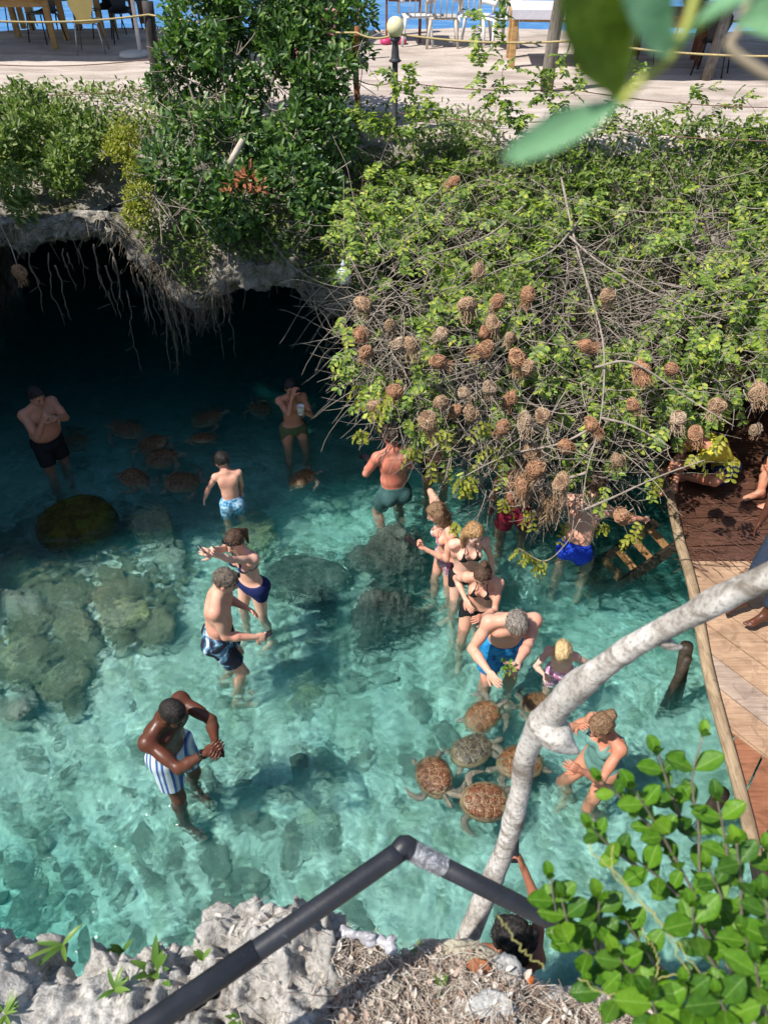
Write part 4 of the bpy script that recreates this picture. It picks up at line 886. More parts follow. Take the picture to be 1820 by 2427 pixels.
def turtle_meshes(mat):
    out = []
    # base shell
    nr, na = 9, 44; V = []; a = np.linspace(0, 2*math.pi, na, endpoint=False); ox, oy = shell_outline(a); scal = 1+0.018*np.abs(np.sin(a*11))
    for i in range(nr):
        r = math.sin((i+1)/nr*math.pi/2); V.append(np.stack([ox*r*(scal if i == nr-1 else 1), oy*r*(scal if i == nr-1 else 1), 0.165*math.cos((i+1)/nr*math.pi/2)+0*ox+0.012], -1))
    V.append(np.stack([ox*0.96, oy*0.96, 0*ox-0.03], -1)); V.append(np.stack([ox*0.6, oy*0.6, 0*ox-0.075], -1))
    V = np.array(V); rows = V.shape[0]; F = [(i*na+j, (i+1)*na+j, (i+1)*na+(j+1) % na, i*na+(j+1) % na) for i in range(rows-1) for j in range(na)]
    VV = np.vstack([V.reshape(-1, 3), [[0, 0, 0.177], [0, 0, -0.08]]]); t_ = rows*na
    F += [(t_, j, (j+1) % na) for j in range(na)]+[(t_+1, (rows-1)*na+(j+1) % na, (rows-1)*na+j) for j in range(na)]
    out.append(('shell', make_mesh('shell', VV, F=F, mats=[M['seam']])))
    # scutes: five down the middle, four each side, and the rim plates
    def hgt(x, y):
        al = np.arctan2(x, y); lx, ly = shell_outline(al); r = np.clip(np.hypot(x, y)/np.hypot(lx, ly), 0, 0.999); return 0.165*np.sqrt(1-r*r)+0.012
    def plate(poly, lift=0.007):
        poly = np.array(poly, float); c = poly.mean(0); n = len(poly); rings = []
        for f, l in ((0.965, -0.004), (0.90, lift*0.8), (0.55, lift*1.15), (0.0, lift*1.3)):
            q = c+(poly-c)*f
            if f > 0:
                q2 = []
                for k in range(n): q2 += [q[k], (q[k]+q[(k+1) % n])/2]
                q = np.array(q2)
            else: q = q[:1]*0+c
            rings.append(np.column_stack([q, hgt(q[:, 0], q[:, 1])+l]))
        V = np.vstack(rings); m = 2*n; F = [(i*m+j, i*m+(j+1) % m, (i+1)*m+(j+1) % m, (i+1)*m+j) for i in range(2) for j in range(m)]+[(2*m+j, 2*m+(j+1) % m, 3*m) for j in range(m)]
        return make_mesh('scute', V, F=F, mats=[mat])
    ys = [0.40, 0.26, 0.09, -0.09, -0.26, -0.41]
    for i in range(5):
        y1, y0 = ys[i], ys[i+1]; w = [0.09, 0.115, 0.12, 0.11, 0.08][i]; ym = (y0+y1)/2
        out.append(('scute', plate([(-0.055, y1), (0.055, y1), (w, ym), (0.055, y0), (-0.055, y0), (-w, ym)])))
    yb = [0.33, 0.175, 0.0, -0.175, -0.34]
    def edge_x(y): a_ = np.arccos(np.clip(y/0.5, -1, 1)); return 0.405*math.sin(a_)*(1-0.18*y-0.30*max(-y, 0)**2)
    for sx in (1, -1):
        for i in range(4):
            y1, y0 = yb[i], yb[i+1]; xi1 = [0.10, 0.125, 0.125, 0.115][i]; xi0 = [0.125, 0.125, 0.115, 0.08][i]
            p = [(0.062 if i else 0.06, ys[i+1]+0.0), (xi1, (y1+0.012)), (edge_x(y1)*0.84, y1), (edge_x((y0+y1)/2)*0.86, (y0+y1)/2), (edge_x(y0)*0.84, y0), (xi0, y0)]
            p = [(q[0]*sx, q[1]) for q in p]; p = p if sx < 0 else p[::-1]; out.append(('scute', plate(p[::-1] if False else p)))
    mb = MB(); k = 22
    for j in range(k):
        a0, a1 = (j+0.06)/k*2*math.pi, (j+0.94)/k*2*math.pi; am = (a0+a1)/2; pts = []
        for (aa, f) in ((a0, 0.875), (am, 0.875), (a1, 0.875), (a1, 1.0), (am, 1.035), (a0, 1.0)):
            x, y = shell_outline(aa); pts.append((x*f, y*f, float(hgt(x*min(f, 0.985), y*min(f, 0.985)))+0.006 if f < 1 else 0.016))
        pts = np.array(pts); V = np.vstack([pts, pts-[0, 0, 0.016]]); mb.add(V, [(0, 1, 2, 3, 4, 5), tuple(range(6, 12))[::-1]]+[(i, (i+1) % 6, 6+(i+1) % 6, 6+i) for i in range(6)])
    out.append(('marginal_scutes', make_mesh('marginal_scutes', np.concatenate(mb.V), F=mb.F, mats=[mat])))
    # head, flippers, tail
    Fd = Field((-0.16, 0.35, -0.14), (0.16, 0.92, 0.14), 0.011); Fd.cone((0, 0.40, 0), (0, 0.58, 0.01), 0.075, 0.06, 0.04); Fd.ell((0, 0.66, 0.015), (0.068, 0.095, 0.058), None, 0.04); Fd.ell((0, 0.735, 0.0), (0.035, 0.04, 0.032), None, 0.03)
    v, f = Fd.mesh(1); out.append(('head', make_mesh('head', v, quads=f, mats=[M['tskin']])))
    for sx in (-1, 1):
        e = MB(); e.lathe([(0.001, -0.012), (0.012, 0), (0.001, 0.012)], (sx*0.052, 0.69, 0.03), 8); out.append(('eye', make_mesh('eye', np.concatenate(e.V), F=e.F, mats=[M['blackgloss']])))
        def flip(pts, wid, th):
            c = spline(pts, 12); V, F_ = [], []; n = 10; T = np.gradient(c, axis=0); T /= np.linalg.norm(T, axis=1)[:, None]; S = np.cross(T, (0, 0, 1)); S /= np.linalg.norm(S, axis=1)[:, None]
            w = np.interp(np.linspace(0, 1, 12), np.linspace(0, 1, len(wid)), wid); a_ = np.linspace(0, 2*math.pi, n, endpoint=False)
            for i in range(12): V.append(c[i]+np.outer(np.cos(a_)*w[i], S[i])+np.outer(np.sin(a_)*th*(0.3+w[i]/max(wid)), (0, 0, 1)))
            V = np.vstack(V); F_ = [(i*n+j, i*n+(j+1) % n, (i+1)*n+(j+1) % n, (i+1)*n+j) for i in range(11) for j in range(n)]+[tuple(range(n))[::-1], tuple(11*n+j for j in range(n))]
            return V, F_
        v, f = flip([(sx*0.22, 0.33, -0.01), (sx*0.40, 0.42, -0.02), (sx*0.56, 0.34, -0.04), (sx*0.68, 0.12, -0.07)], [0.06, 0.085, 0.075, 0.055, 0.012], 0.022); out.append(('front_flipper', make_mesh('front_flipper', v, F=f, mats=[M['tskin']])))
        v, f = flip([(sx*0.18, -0.36, -0.01), (sx*0.28, -0.47, -0.03), (sx*0.34, -0.60, -0.05)], [0.05, 0.07, 0.065, 0.015], 0.018); out.append(('rear_flipper', make_mesh('rear_flipper', v, F=f, mats=[M['tskin']])))
    mb = MB(); mb.tube([(0, -0.42, -0.01), (0, -0.56, -0.03)], [0.03, 0.008], 8); out.append(('tail', make_mesh('tail', np.concatenate(mb.V), F=mb.F, mats=[M['tskin']])))
    return out
TM = [turtle_meshes(m) for m in SH]
def turtle(px, py, L, heading, kind, label, z=-0.05, group='green turtles swimming in the pool', pitch=0.0, roll=0.0):
    c = W(px, py, z=z); root = empty('sea_turtle', c, label, 'turtle', group, 0); sc = L
    sc *= 0.76*rng.uniform(0.93, 1.08); root.scale = (sc*rng.uniform(0.94, 1.06), sc, sc*rng.uniform(0.85, 1.1)); root.location.z -= 0.02+0.05*rng.random(); root.rotation_euler = (pitch+rng.normal()*0.10, roll+rng.normal()*0.12, R_(heading)-math.pi/2)
    for (nm, me) in TM[kind]:
        o = put(nm, me, root)
        if nm == 'front_flipper': o.rotation_euler = (0, rng.normal()*0.12, rng.normal()*0.25)
        if nm == 'head': o.rotation_euler = (0, 0, rng.normal()*0.15)
    return root
# near cluster, then the shaded school (heading in degrees, 0 = right, 90 = away)
turtle(1145, 1692, 0.44, 35, 2, 'amber brown turtle nearest the feet of the man with leaves', -0.04)
turtle(1118, 1778, 0.48, 28, 1, 'dark grey mottled turtle in the middle of the near group', -0.08)
turtle(1030, 1838, 0.53, -72, 0, 'largest rust brown turtle, leftmost of the near group', -0.02)
turtle(1148, 1898, 0.54, 176, 0, 'dark and cream mottled turtle, lowest of the near group', 0.0)
turtle(1232, 1806, 0.52, 196, 2, 'turtle partly hidden behind the pale trunk', -0.06)
turtle(1272, 1662, 0.38, 190, 2, 'small amber turtle by the legs of the man with leaves, touching the branch', -0.05)
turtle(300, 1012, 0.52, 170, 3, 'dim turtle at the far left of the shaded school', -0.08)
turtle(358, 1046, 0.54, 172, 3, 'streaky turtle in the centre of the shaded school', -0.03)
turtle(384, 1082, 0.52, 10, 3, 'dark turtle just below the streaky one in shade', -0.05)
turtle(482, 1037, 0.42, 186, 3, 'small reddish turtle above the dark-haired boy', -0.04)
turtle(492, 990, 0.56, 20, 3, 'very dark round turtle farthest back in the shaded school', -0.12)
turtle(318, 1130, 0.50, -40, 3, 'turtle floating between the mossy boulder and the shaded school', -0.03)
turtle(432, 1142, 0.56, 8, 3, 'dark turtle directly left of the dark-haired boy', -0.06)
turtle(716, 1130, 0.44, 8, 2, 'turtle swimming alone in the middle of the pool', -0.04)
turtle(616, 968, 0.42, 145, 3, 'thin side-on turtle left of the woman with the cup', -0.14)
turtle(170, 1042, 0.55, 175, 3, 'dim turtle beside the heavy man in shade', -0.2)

# ================================================================== DECK, LADDER
def wood(name, c1, c2, scale=(3, 40, 40), rough=0.75, wet=False):
    t = NT(name); co = t.coord(); m = t.n('ShaderNodeMapping', i_Vector=co, i_Scale=scale).outputs[0]
    n = t.noise(m, 1, 6, 0.65, 0.8); n2 = t.noise(co, 2.2, 4, 0.6)
    c = t.ramp(n, [(0.3, c1), (0.62, c2)]); c = t.mix(t.ramp(n2, [(0.42, 0.0), (0.65, 0.6)]), c, tuple(np.array(c1)*0.7)); n4 = t.noise(co, 6.0, 6, 0.7, 0.8); c = t.mix(t.ramp(n4, [(0.52, 0.0), (0.62, 0.45)]), c, tuple(np.array(c1)*0.55))
    t.pbr(c, rough, t.bump(n, 0.35, 0.006), 0.5 if wet else 0.25); return t.m
M['plank'] = wood('sunbleached_plank', (0.30, 0.18, 0.11), (0.52, 0.35, 0.23)); M['plank2'] = wood('grey_plank', (0.26, 0.19, 0.15), (0.50, 0.38, 0.30)); M['wetplank'] = wood('wet_brown_plank', (0.06, 0.028, 0.018), (0.13, 0.062, 0.042), rough=0.25, wet=True)
M['stain'] = wood('damp_stained_plank', (0.20, 0.075, 0.035), (0.36, 0.16, 0.085), rough=0.35, wet=True)
M['log'] = wood('weathered_log', (0.22, 0.15, 0.09), (0.44, 0.33, 0.21), (40, 3, 40)); M['darkwood'] = wood('dark_wet_wood', (0.018, 0.014, 0.012), (0.06, 0.045, 0.03), rough=0.5)
M['rung'] = wood('rung_wood', (0.16, 0.08, 0.03), (0.34, 0.19, 0.08), rough=0.6)
deck = empty('wooden_deck', (3.4, 4.6, DZ), 'wooden deck platform with diagonal boards standing over the water', 'deck')
E0 = W(1612, 1300, z=DZ); E1 = W(1792, 2075, z=DZ)
def clipX(poly, f):
    """keep the part of a convex polygon where f(p) >= 0"""
    out = []
    for i in range(len(poly)):
        a, b = poly[i], poly[(i+1) % len(poly)]; fa, fb = f(a), f(b)
        if fa >= 0: out.append(a)
        if (fa >= 0) != (fb >= 0): t = fa/(fa-fb); out.append(a+(b-a)*t)
    return out
ed = nrm(E1[:2]-E0[:2]); en = np.array([-ed[1], ed[0]]); en = en if en[0] > 0 else -en
inside = lambda p: (p-E0[:2])@en-0.055
def planks(direction, wdt, f_extra, mats, z0, seed):
    r = np.random.default_rng(seed); d = nrm(np.array([*direction, 0]))[:2]; n = np.array([-d[1], d[0]]); c0 = np.array([3.6, 4.6])
    k = int(7/wdt)
    for i in range(-k, k):
        a = c0+n*(i*wdt); w = wdt-0.010-r.random()*0.006
        poly = [a-d*6-n*w/2, a+d*6-n*w/2, a+d*6+n*w/2, a-d*6+n*w/2]
        for f in [inside, lambda p: 5.3-p[0], lambda p: 8.3-p[1], lambda p: p[1]-1.1]+f_extra:
            poly = clipX(poly, f)
            if len(poly) < 3: break
        if len(poly) < 3: continue
        poly = np.array(poly); h = 0.035; zz = z0+r.normal()*0.003; n_ = len(poly)
        V = np.vstack([np.column_stack([poly, np.full(n_, zz)]), np.column_stack([poly, np.full(n_, zz-h)])])-np.array([3.4, 4.6, DZ])
        F = [tuple(range(n_)), tuple(range(n_, 2*n_))[::-1]]+[((j+1) % n_, j, n_+j, n_+(j+1) % n_) for j in range(n_)]
        m = mats(poly.mean(0), r); put('plank', make_mesh('plank', V, F=F, smooth=False, mats=m), deck)
L1 = W(1725, 1730, z=DZ)[:2]; L1b = W(1820, 1800, z=DZ)[:2]; dd1 = nrm(L1b-L1); nn1 = np.array([-dd1[1], dd1[0]]); nn1 = nn1 if nn1[1] > 0 else -nn1
L2 = W(1632, 1330, z=DZ)[:2]; L2y = L2[1]
planks((0.60, -0.80), 0.24, [lambda p: (p-L1)@nn1, lambda p: L2y-p[1]], lambda c, r: M['plank2'] if r.random() < 0.22 else M['plank'], DZ, 1)
planks((0.62, 0.78), 0.22, [lambda p: -((p-L1)@nn1)-0.004], lambda c, r: M['stain'] if c[1] > 2.75 else M['plank'], DZ, 2)
planks((1.0, 0.05), 0.20, [lambda p: p[1]-L2y-0.006], lambda c, r: M['wetplank'], DZ, 3)
mb = MB(); lp = [np.array([E0[0]-ed[0]*2.0+en[0]*0.01, E0[1]-ed[1]*2.0, DZ+0.03])]
for t in np.linspace(0, 1.15, 14): p = E0[:2]*(1-t)+E1[:2]*t; lp.append(np.array([p[0]+0.018*math.sin(t*9), p[1], DZ+0.028+0.006*math.sin(t*13)]))
mb.tube(np.array(lp)-np.array([3.4, 4.6, DZ]), 0.047, 12); mb.build('edge_log', M['log'], deck)
for (a, b) in ((W(1600, 1530, z=0.42), W(1596, 1690, z=-0.6)), (W(1678, 1880, z=0.42), W(1640, 1990, z=-0.6)), (W(1640, 1440, z=0.42), W(1650, 1500, z=-0.7)), (W(1830, 1700, z=0.4), W(1840, 1760, z=-0.7)), (W(1590, 1180, z=0.42), W(1600, 1230, z=-0.7))):
    mb = MB(); mb.tube(np.array([a+en_ for en_ in (np.array([0.10, 0, 0]),)]+[b])-np.array([3.4, 4.6, DZ]), [0.055, 0.05], 10); mb.build('post', M['darkwood'], deck)
mb = MB(); mb.tube(np.array([W(1602, 1560, z=0.40)+np.array([0.1, 0, 0]), W(1560, 1700, z=-0.5)])-np.array([3.4, 4.6, DZ]), [0.04, 0.035], 10); mb.build('brace', M['darkwood'], deck)
rd = np.random.default_rng(5); pth = []
for k in range(150):
    p = W(rd.uniform(1600, 1810), rd.uniform(1180, 1365), z=DZ+0.01); a_ = rd.normal()*0.5+2.6; L = rd.uniform(0.05, 0.28); d_ = np.array([math.cos(a_), math.sin(a_), 0]); pth.append(np.array([p-d_*L/2, p+rd.normal(size=3)*0.012+np.array([0, 0, 0.02]), p+d_*L/2]))
V_, Q_ = [], []; o_ = 0
for P_ in pth: v_, f_ = tube_geo(P_, 0.003, 4, False); V_.append(v_); Q_.append(np.array(f_)+o_); o_ += len(v_)
put('wet_debris', make_mesh('wet_debris', np.concatenate(V_), quads=np.concatenate(Q_), mats=simple('wet_brown_fibre', (0.12, 0.055, 0.035), 0.6, 0.5, 10, 0)), kind='stuff', label='wet brown palm fibres littering the shaded end of the deck', cat='litter')
# ladder
A0, A1 = W(1606, 1292, z=0.50), W(1392, 1440, z=-0.62); B0, B1 = W(1556, 1238, z=0.52), W(1350, 1385, z=-0.60)
lad = empty('ladder', A1, 'dark wooden ladder with light rungs sloping from the deck into the water', 'ladder')
for (p, q_) in ((A0, A1), (B0, B1)):
    mb = MB(); d_ = nrm(q_-p); s_ = nrm(np.cross(d_, (0, 0, 1))); u_ = np.cross(s_, d_); mb.box((p+q_)/2-A1, (np.linalg.norm(q_-p), 0.045, 0.10), np.array([d_, s_, u_]).T, 0.006); mb.build('rail', M['darkwood'], lad, smooth=False)
for t in np.linspace(0.08, 0.92, 6):
    p = A0*(1-t)+A1*t; q_ = B0*(1-t)+B1*t; mb = MB(); d_ = nrm(q_-p); s_ = nrm(A1-A0); u_ = np.cross(d_, s_); mb.box((p+q_)/2-A1, (np.linalg.norm(q_-p)-0.03, 0.075, 0.03), np.array([d_, s_, u_]).T, 0.005); mb.build('rung', M['rung'], lad, smooth=False)

# ================================================================== TERRACE FURNITURE
M['tablewood'] = wood('yellow_table_wood', (0.34, 0.19, 0.07), (0.56, 0.35, 0.15)); M['redwood'] = wood('red_brown_wood', (0.17, 0.06, 0.025), (0.33, 0.13, 0.055)); M['greypost'] = wood('grey_post_wood', (0.10, 0.085, 0.07), (0.27, 0.235, 0.20), (40, 40, 3))
M['darkpost'] = wood('tarred_post', (0.03, 0.028, 0.03), (0.09, 0.08, 0.075), (40, 40, 3))
M['whiteplastic'] = simple('white_garden_plastic', (0.66, 0.66, 0.65), 0.4, 0.06, 6, 0); M['beigeplastic'] = simple('beige_garden_plastic', (0.50, 0.44, 0.38), 0.45, 0.08, 6, 0)
M['darkplastic'] = simple('black_chair_plastic', (0.02, 0.021, 0.024), 0.35, 0.1, 6, 0); M['steel'] = simple('thin_steel', (0.45, 0.44, 0.42), 0.3, 0.1, 6, 0, Metallic=0.8); M['yellowply'] = simple('pale_yellow_plywood', (0.66, 0.52, 0.19), 0.4, 0.08, 8, 0.05)
M['cloth'] = simple('white_tablecloth', (0.62, 0.60, 0.66), 0.85, 0.1, 9, 0.3); M['pinktop'] = simple('pink_table_top', (0.55, 0.24, 0.25), 0.6, 0.3, 12, 0.1); M['orange'] = simple('orange_painted_wood', (0.50, 0.17, 0.04), 0.6, 0.25, 14, 0.1)
M['bluepaint'] = simple('blue_painted_wood', (0.03, 0.14, 0.36), 0.5, 0.3, 10, 0.1); M['pinkpaint'] = simple('coral_painted_wood', (0.62, 0.19, 0.20), 0.5, 0.2, 10, 0.1)
M['rope'] = simple('yellow_rope', (0.46, 0.35, 0.17), 0.9, 0.3, 60, 0.4); M['wire'] = simple('brown_cord', (0.20, 0.11, 0.08), 0.8, 0.2, 40, 0.1); M['whitepaint'] = simple('white_painted_pole', (0.62, 0.58, 0.55), 0.6, 0.12, 5, 0.2)
def G(px, py): return W(px, py, z=TZ)
def table(px, py, sx, sy, h, rz, label, mat, over=None, legr=0.045):
    c = G(px, py); root = empty('table', c, label, 'table', 'tables on the terrace', R_(rz)); nb = max(2, int(round(sy/0.14)))
    for i in range(nb):
        mb = MB(); mb.box((0, -sy/2+(i+0.5)*sy/nb, h-0.02), (sx, sy/nb-0.008, 0.04), None, 0.004); mb.build('board', mat, root, smooth=False)
    for s1 in (-1, 1):
        for s2 in (-1, 1):
            mb = MB(); mb.box((s1*(sx/2-0.09), s2*(sy/2-0.08), (h-0.04)/2), (legr*2, legr*2, h-0.04), None, 0.006); mb.build('leg', mat, root, smooth=False)
    for s2 in (-1, 1):
        mb = MB(); mb.box((0, s2*(sy/2-0.08), h-0.10), (sx-0.2-legr*2, 0.03, 0.10)); mb.build('apron', mat, root, smooth=False)
    if over:
        mb = MB(); mb.box((0, 0, h+0.006), (sx*0.96, sy*0.98, 0.008)); 
        for s2 in (-1, 1): mb.box((0, s2*(sy*0.49+0.003), h-0.05), (sx*0.96, 0.006, 0.12))
        o = mb.build('tablecloth', over, None, smooth=False, loc=tuple(c), label='pale cloth laid over the '+label, cat='tablecloth'); o.rotation_euler = (0, 0, R_(rz))
    return root
def plastic_chair(px, py, rz, label, mat):
    c = G(px, py); root = empty('garden_chair', c, label, 'chair', 'plastic garden chairs facing the sea', R_(rz))
    mb = MB(); mb.box((0, 0, 0.42), (0.46, 0.44, 0.025), None, 0.01); mb.build('seat', mat, root, smooth=False)
    a = np.linspace(-1, 1, 9); 
    for x in (-0.14, -0.047, 0.047, 0.14):
        mb = MB(); mb.tube([(x, 0.20, 0.44), (x, 0.25, 0.62), (x, 0.30, 0.84)], 0.03, 8, flat=0.3); mb.build('back_slat', mat, root)
    mb = MB(); mb.tube([(0.26*math.sin(t*1.5), 0.30-0.03*abs(t), 0.60+0.28*math.cos(t*1.45)) for t in a], 0.024, 8); mb.build('back_frame', mat, root)
    for s1 in (-1, 1):
        mb = MB(); mb.tube(spline([(s1*0.25, 0.27, 0.66), (s1*0.28, 0.08, 0.67), (s1*0.28, -0.16, 0.64), (s1*0.27, -0.22, 0.42)], 10), 0.024, 8, flat=1.5); mb.build('armrest', mat, root)
        for s2 in (-1, 1):
            mb = MB(); mb.tube([(s1*0.20, s2*0.19, 0.42), (s1*0.26, s2*0.25, 0.0)], [0.032, 0.022], 8); mb.build('leg', mat, root)
    return root
def shell_chair(px, py, rz, label, seat, legm, group):
    c = G(px, py); root = empty('chair', c, label, 'chair', group, R_(rz)); nu, nv = 13, 12; V = []
    prof = spline([(0.22, 0.44), (0.10, 0.42), (-0.10, 0.42), (-0.20, 0.45), (-0.235, 0.55), (-0.25, 0.70), (-0.27, 0.86)], nv)
    wd = np.interp(np.linspace(0, 1, nv), [0, 0.1, 0.45, 0.56, 0.66, 0.85, 0.95, 1.0], [0.17, 0.20, 0.20, 0.10, 0.13, 0.20, 0.17, 0.09])
    for u in np.linspace(-1, 1, nu):
        for j in range(nv): V.append((u*wd[j], -prof[j, 0]*-1, prof[j, 1]+0.015*u*u))
    V = np.array(V); V[:, 1] *= 1; F = grid_quads(nu, nv); n = len(V); V2 = V.copy(); V2[:, 2] -= 0.008; V2[:, 1] -= 0.010
    rim = [(i*nv) for i in range(nu)]+[(nu-1)*nv+j for j in range(1, nv)]+[i*nv+nv-1 for i in range(nu-2, -1, -1)]+[j for j in range(nv-2, 0, -1)]
    FF = [tuple(f) for f in F]+[tuple(f+n)[::-1] for f in F]+[(rim[k], rim[(k+1) % len(rim)], rim[(k+1) % len(rim)]+n, rim[k]+n) for k in range(len(rim))]
    put('seat_shell', make_mesh('seat_shell', np.vstack([V, V2]), F=FF, mats=seat), root)
    for s1 in (-1, 1):
        for s2 in (-1, 1):
            mb = MB(); mb.tube([(s1*0.12, s2*0.12, 0.41), (s1*0.17, s2*0.17, 0.41), (s1*0.22, s2*0.22, 0.0)], 0.011, 8); mb.build('leg', legm, root)
    return root
table(25, 105, 1.9, 0.85, 0.74, 2, 'yellow wooden table at the left edge of the terrace', M['tablewood'])
table(160, 78, 1.7, 0.80, 0.74, -3, 'second yellow wooden table behind the yellow chair', M['tablewood'])
table(-30, 60, 1.7, 0.80, 0.74, 4, 'yellow wooden table farthest back on the left', M['tablewood'])
table(265, 62, 1.2, 0.80, 0.74, 2, 'brown wooden table beside the white pole', M['redwood'])
shell_chair(222, 122, 8, 'pale yellow shell chair with thin steel legs, seen from behind', M['yellowply'], M['steel'], 'shell chairs on the terrace')
for k, (x, y, r_) in enumerate(((115, 98, 150), (300, 96, 200), (262, 86, 175), (165, 62, 20), (55, 66, 10), (330, 64, -20))):
    shell_chair(x, y, r_, ['black shell chair left of the yellow chair, at the front', 'black shell chair touching the white pole', 'black shell chair just right of the yellow chair', 'black shell chair behind the second yellow table', 'black shell chair in the back at far left', 'black shell chair right of the white pole'][k], M['darkplastic'], M['darkplastic'], 'shell chairs on the terrace')
plastic_chair(985, 104, 185, 'white garden chair half behind the globe lamp', M['whiteplastic'])
plastic_chair(1047, 108, 178, 'beige garden chair with a slatted back beside the lamp', M['beigeplastic'])
plastic_chair(1120, 104, 160, 'white garden chair under the hammock', M['whiteplastic'])
plastic_chair(1178, 112, 205, 'white garden chair next to the cloth-covered table', M['whiteplastic'])
table(955, 96, 0.75, 0.5, 0.75, 0, 'thin dark wooden side table behind the globe lamp', M['redwood'], legr=0.018)
table(1290, 150, 1.25, 0.85, 0.76, -4, 'light wooden table with a pale cloth near the trunk', M['tablewood'], M['cloth'])
table(1440, 120, 0.9, 0.8, 0.76, 6, 'red-brown wooden table behind the blurred leaf', M['redwood'])
table(1560, 165, 1.5, 0.85, 0.76, -3, 'red-brown wooden table in the shade at the right', M['redwood'])
table(1760, 150, 1.5, 0.85, 0.76, 3, 'red-brown table with a pale cloth at the right edge', M['redwood'], M['cloth'])
for k, (x, y, r_) in enumerate(((1500, 150, 20), (1620, 130, 160), (1680, 175, -30), (1390, 128, 30))):
    shell_chair(x, y, r_, ['dark chair left of the shaded red-brown table', 'dark chair behind the shaded red-brown table', 'dark chair right of the shaded red-brown table', 'dark chair between the cloth-covered table and the blurred leaf'][k], M['darkplastic'], M['darkplastic'], 'dark chairs at the right')
table(745, 150, 0.75, 0.6, 0.72, 10, 'small pink-topped table with orange legs beside the leafy tree', M['pinktop'])
# striped blue and coral stand
c = G(800, 88); root = empty('rack', c, 'narrow blue rack with coral shelves behind the pink table', 'rack')
for s1 in (-1, 1): mb = MB(); mb.box((s1*0.16, 0, 0.55), (0.05, 0.05, 1.1)); mb.build('upright', M['bluepaint'], root, smooth=False)
for z in (0.15, 0.35, 0.55, 0.75, 0.95): mb = MB(); mb.box((0, 0, z), (0.30, 0.22, 0.05)); mb.build('shelf', M['pinkpaint'] if int(z*10) % 4 == 3 else M['bluepaint'], root, smooth=False)
def post(name, px, py, h, r, label, mat, cat='post', group=None, lean=(0, 0), z=None, wob=0.02):
    c = G(px, py); c[2] -= 0.03; pts = [(lean[0]*t*h+wob*math.sin(t*5+px), lean[1]*t*h+wob*math.cos(t*4+py)-wob, t*h) for t in np.linspace(0, 1, 9)]
    mb = MB(); mb.tube(pts, np.linspace(r*1.05, r*0.92, 9), 12); return mb.build(name, mat, None, loc=tuple(c), label=label, cat=cat, group=group)
post('pole', 338, 128, 2.6, 0.032, 'thin white pole by the black chairs', M['whitepaint'], 'pole')
mb = MB(); c = G(318, 130); mb.lathe([(0.0, 0.0), (0.24, 0.0), (0.22, 0.045), (0.10, 0.06), (0, 0.06)], n=18); mb.build('parasol_base', M['whitepaint'], None, loc=tuple(c), label='flat round concrete base at the foot of the white pole', cat='base')
post('fence_post', 392, 246, 1.18, 0.075, 'thick dark fence post with rope windings left of the leafy tree', M['darkpost'], 'fence post', 'posts of the rope fence', (-0.02, 0.02))
post('fence_post', 2, 262, 1.15, 0.05, 'grey fence post cut by the left edge of the photo', M['darkpost'], 'fence post', 'posts of the rope fence')
post('fence_post', 850, 305, 1.10, 0.035, 'thin dark brown fence post left of the globe lamp', M['redwood'], 'fence post', 'posts of the rope fence', (0, 0))
post('fence_post', 1830, 380, 1.10, 0.05, 'fence post at the right edge above the bush', M['greypost'], 'fence post', 'posts of the rope fence')
post('roof_post', 1298, 215, 3.0, 0.085, 'pale trunk-like roof post beside the cloth-covered table', M['greypost'], 'post', 'roof posts on the terrace', (0.03, 0), wob=0.05)
post('roof_post', 1665, 185, 3.0, 0.075, 'grey roof post in the shade at the right', M['greypost'], 'post', 'roof posts on the terrace', (0.02, 0), wob=0.06)
post('roof_post', 795, 96, 3.0, 0.07, 'dark brown roof post behind the leafy tree', M['darkpost'], 'post', 'roof posts on the terrace')
post('roof_post', 432, 104, 3.0, 0.06, 'brown roof post left of the leafy tree', M['redwood'], 'post', 'roof posts on the terrace')
post('roof_post', 1420, 90, 3.0, 0.06, 'dark roof post at the sea edge behind the blurred leaf', M['darkpost'], 'post', 'roof posts on the terrace')
# thatched roofs over the tables (above the frame; they shade the terrace under them)
M['thatch'] = simple('dry_thatch', (0.25, 0.19, 0.12), 0.95, 0.4, 14, 0.6)
for (x0, x1, y0, y1, lb) in ((-9.5, -2.2, 13.0, 16.4, 'thatched roof over the tables at the left'), (1.9, 8.5, 11.7, 16.2, 'thatched roof over the tables at the right')):
    xg, yg = np.meshgrid(np.linspace(x0, x1, 60), np.linspace(y0, y1, 34), indexing='ij'); pk = 1-np.abs((yg-(y0+y1)/2)/((y1-y0)/2)); zt = TZ+2.75+0.9*pk; Pt = np.stack([xg, yg, zt], -1); Pt[..., 2] += 0.05*fbm(Pt*3, 3); Pl = Pt.copy(); Pl[..., 2] -= 0.14
    n_ = 60*34; q1 = grid_quads(60, 34); rim_ = [i*34 for i in range(60)]+[59*34+j for j in range(1, 34)]+[i*34+33 for i in range(58, -1, -1)]+[j for j in range(32, 0, -1)]
    FF_ = [tuple(a) for a in q1]+[tuple(a+n_)[::-1] for a in q1]+[(rim_[k], rim_[k]+n_, rim_[(k+1) % len(rim_)]+n_, rim_[(k+1) % len(rim_)]) for k in range(len(rim_))]
    put('thatched_roof', make_mesh('thatched_roof', np.vstack([Pt.reshape(-1, 3), Pl.reshape(-1, 3)]), F=FF_, mats=M['thatch']), label=lb, cat='roof', group='thatched roofs of the terrace')
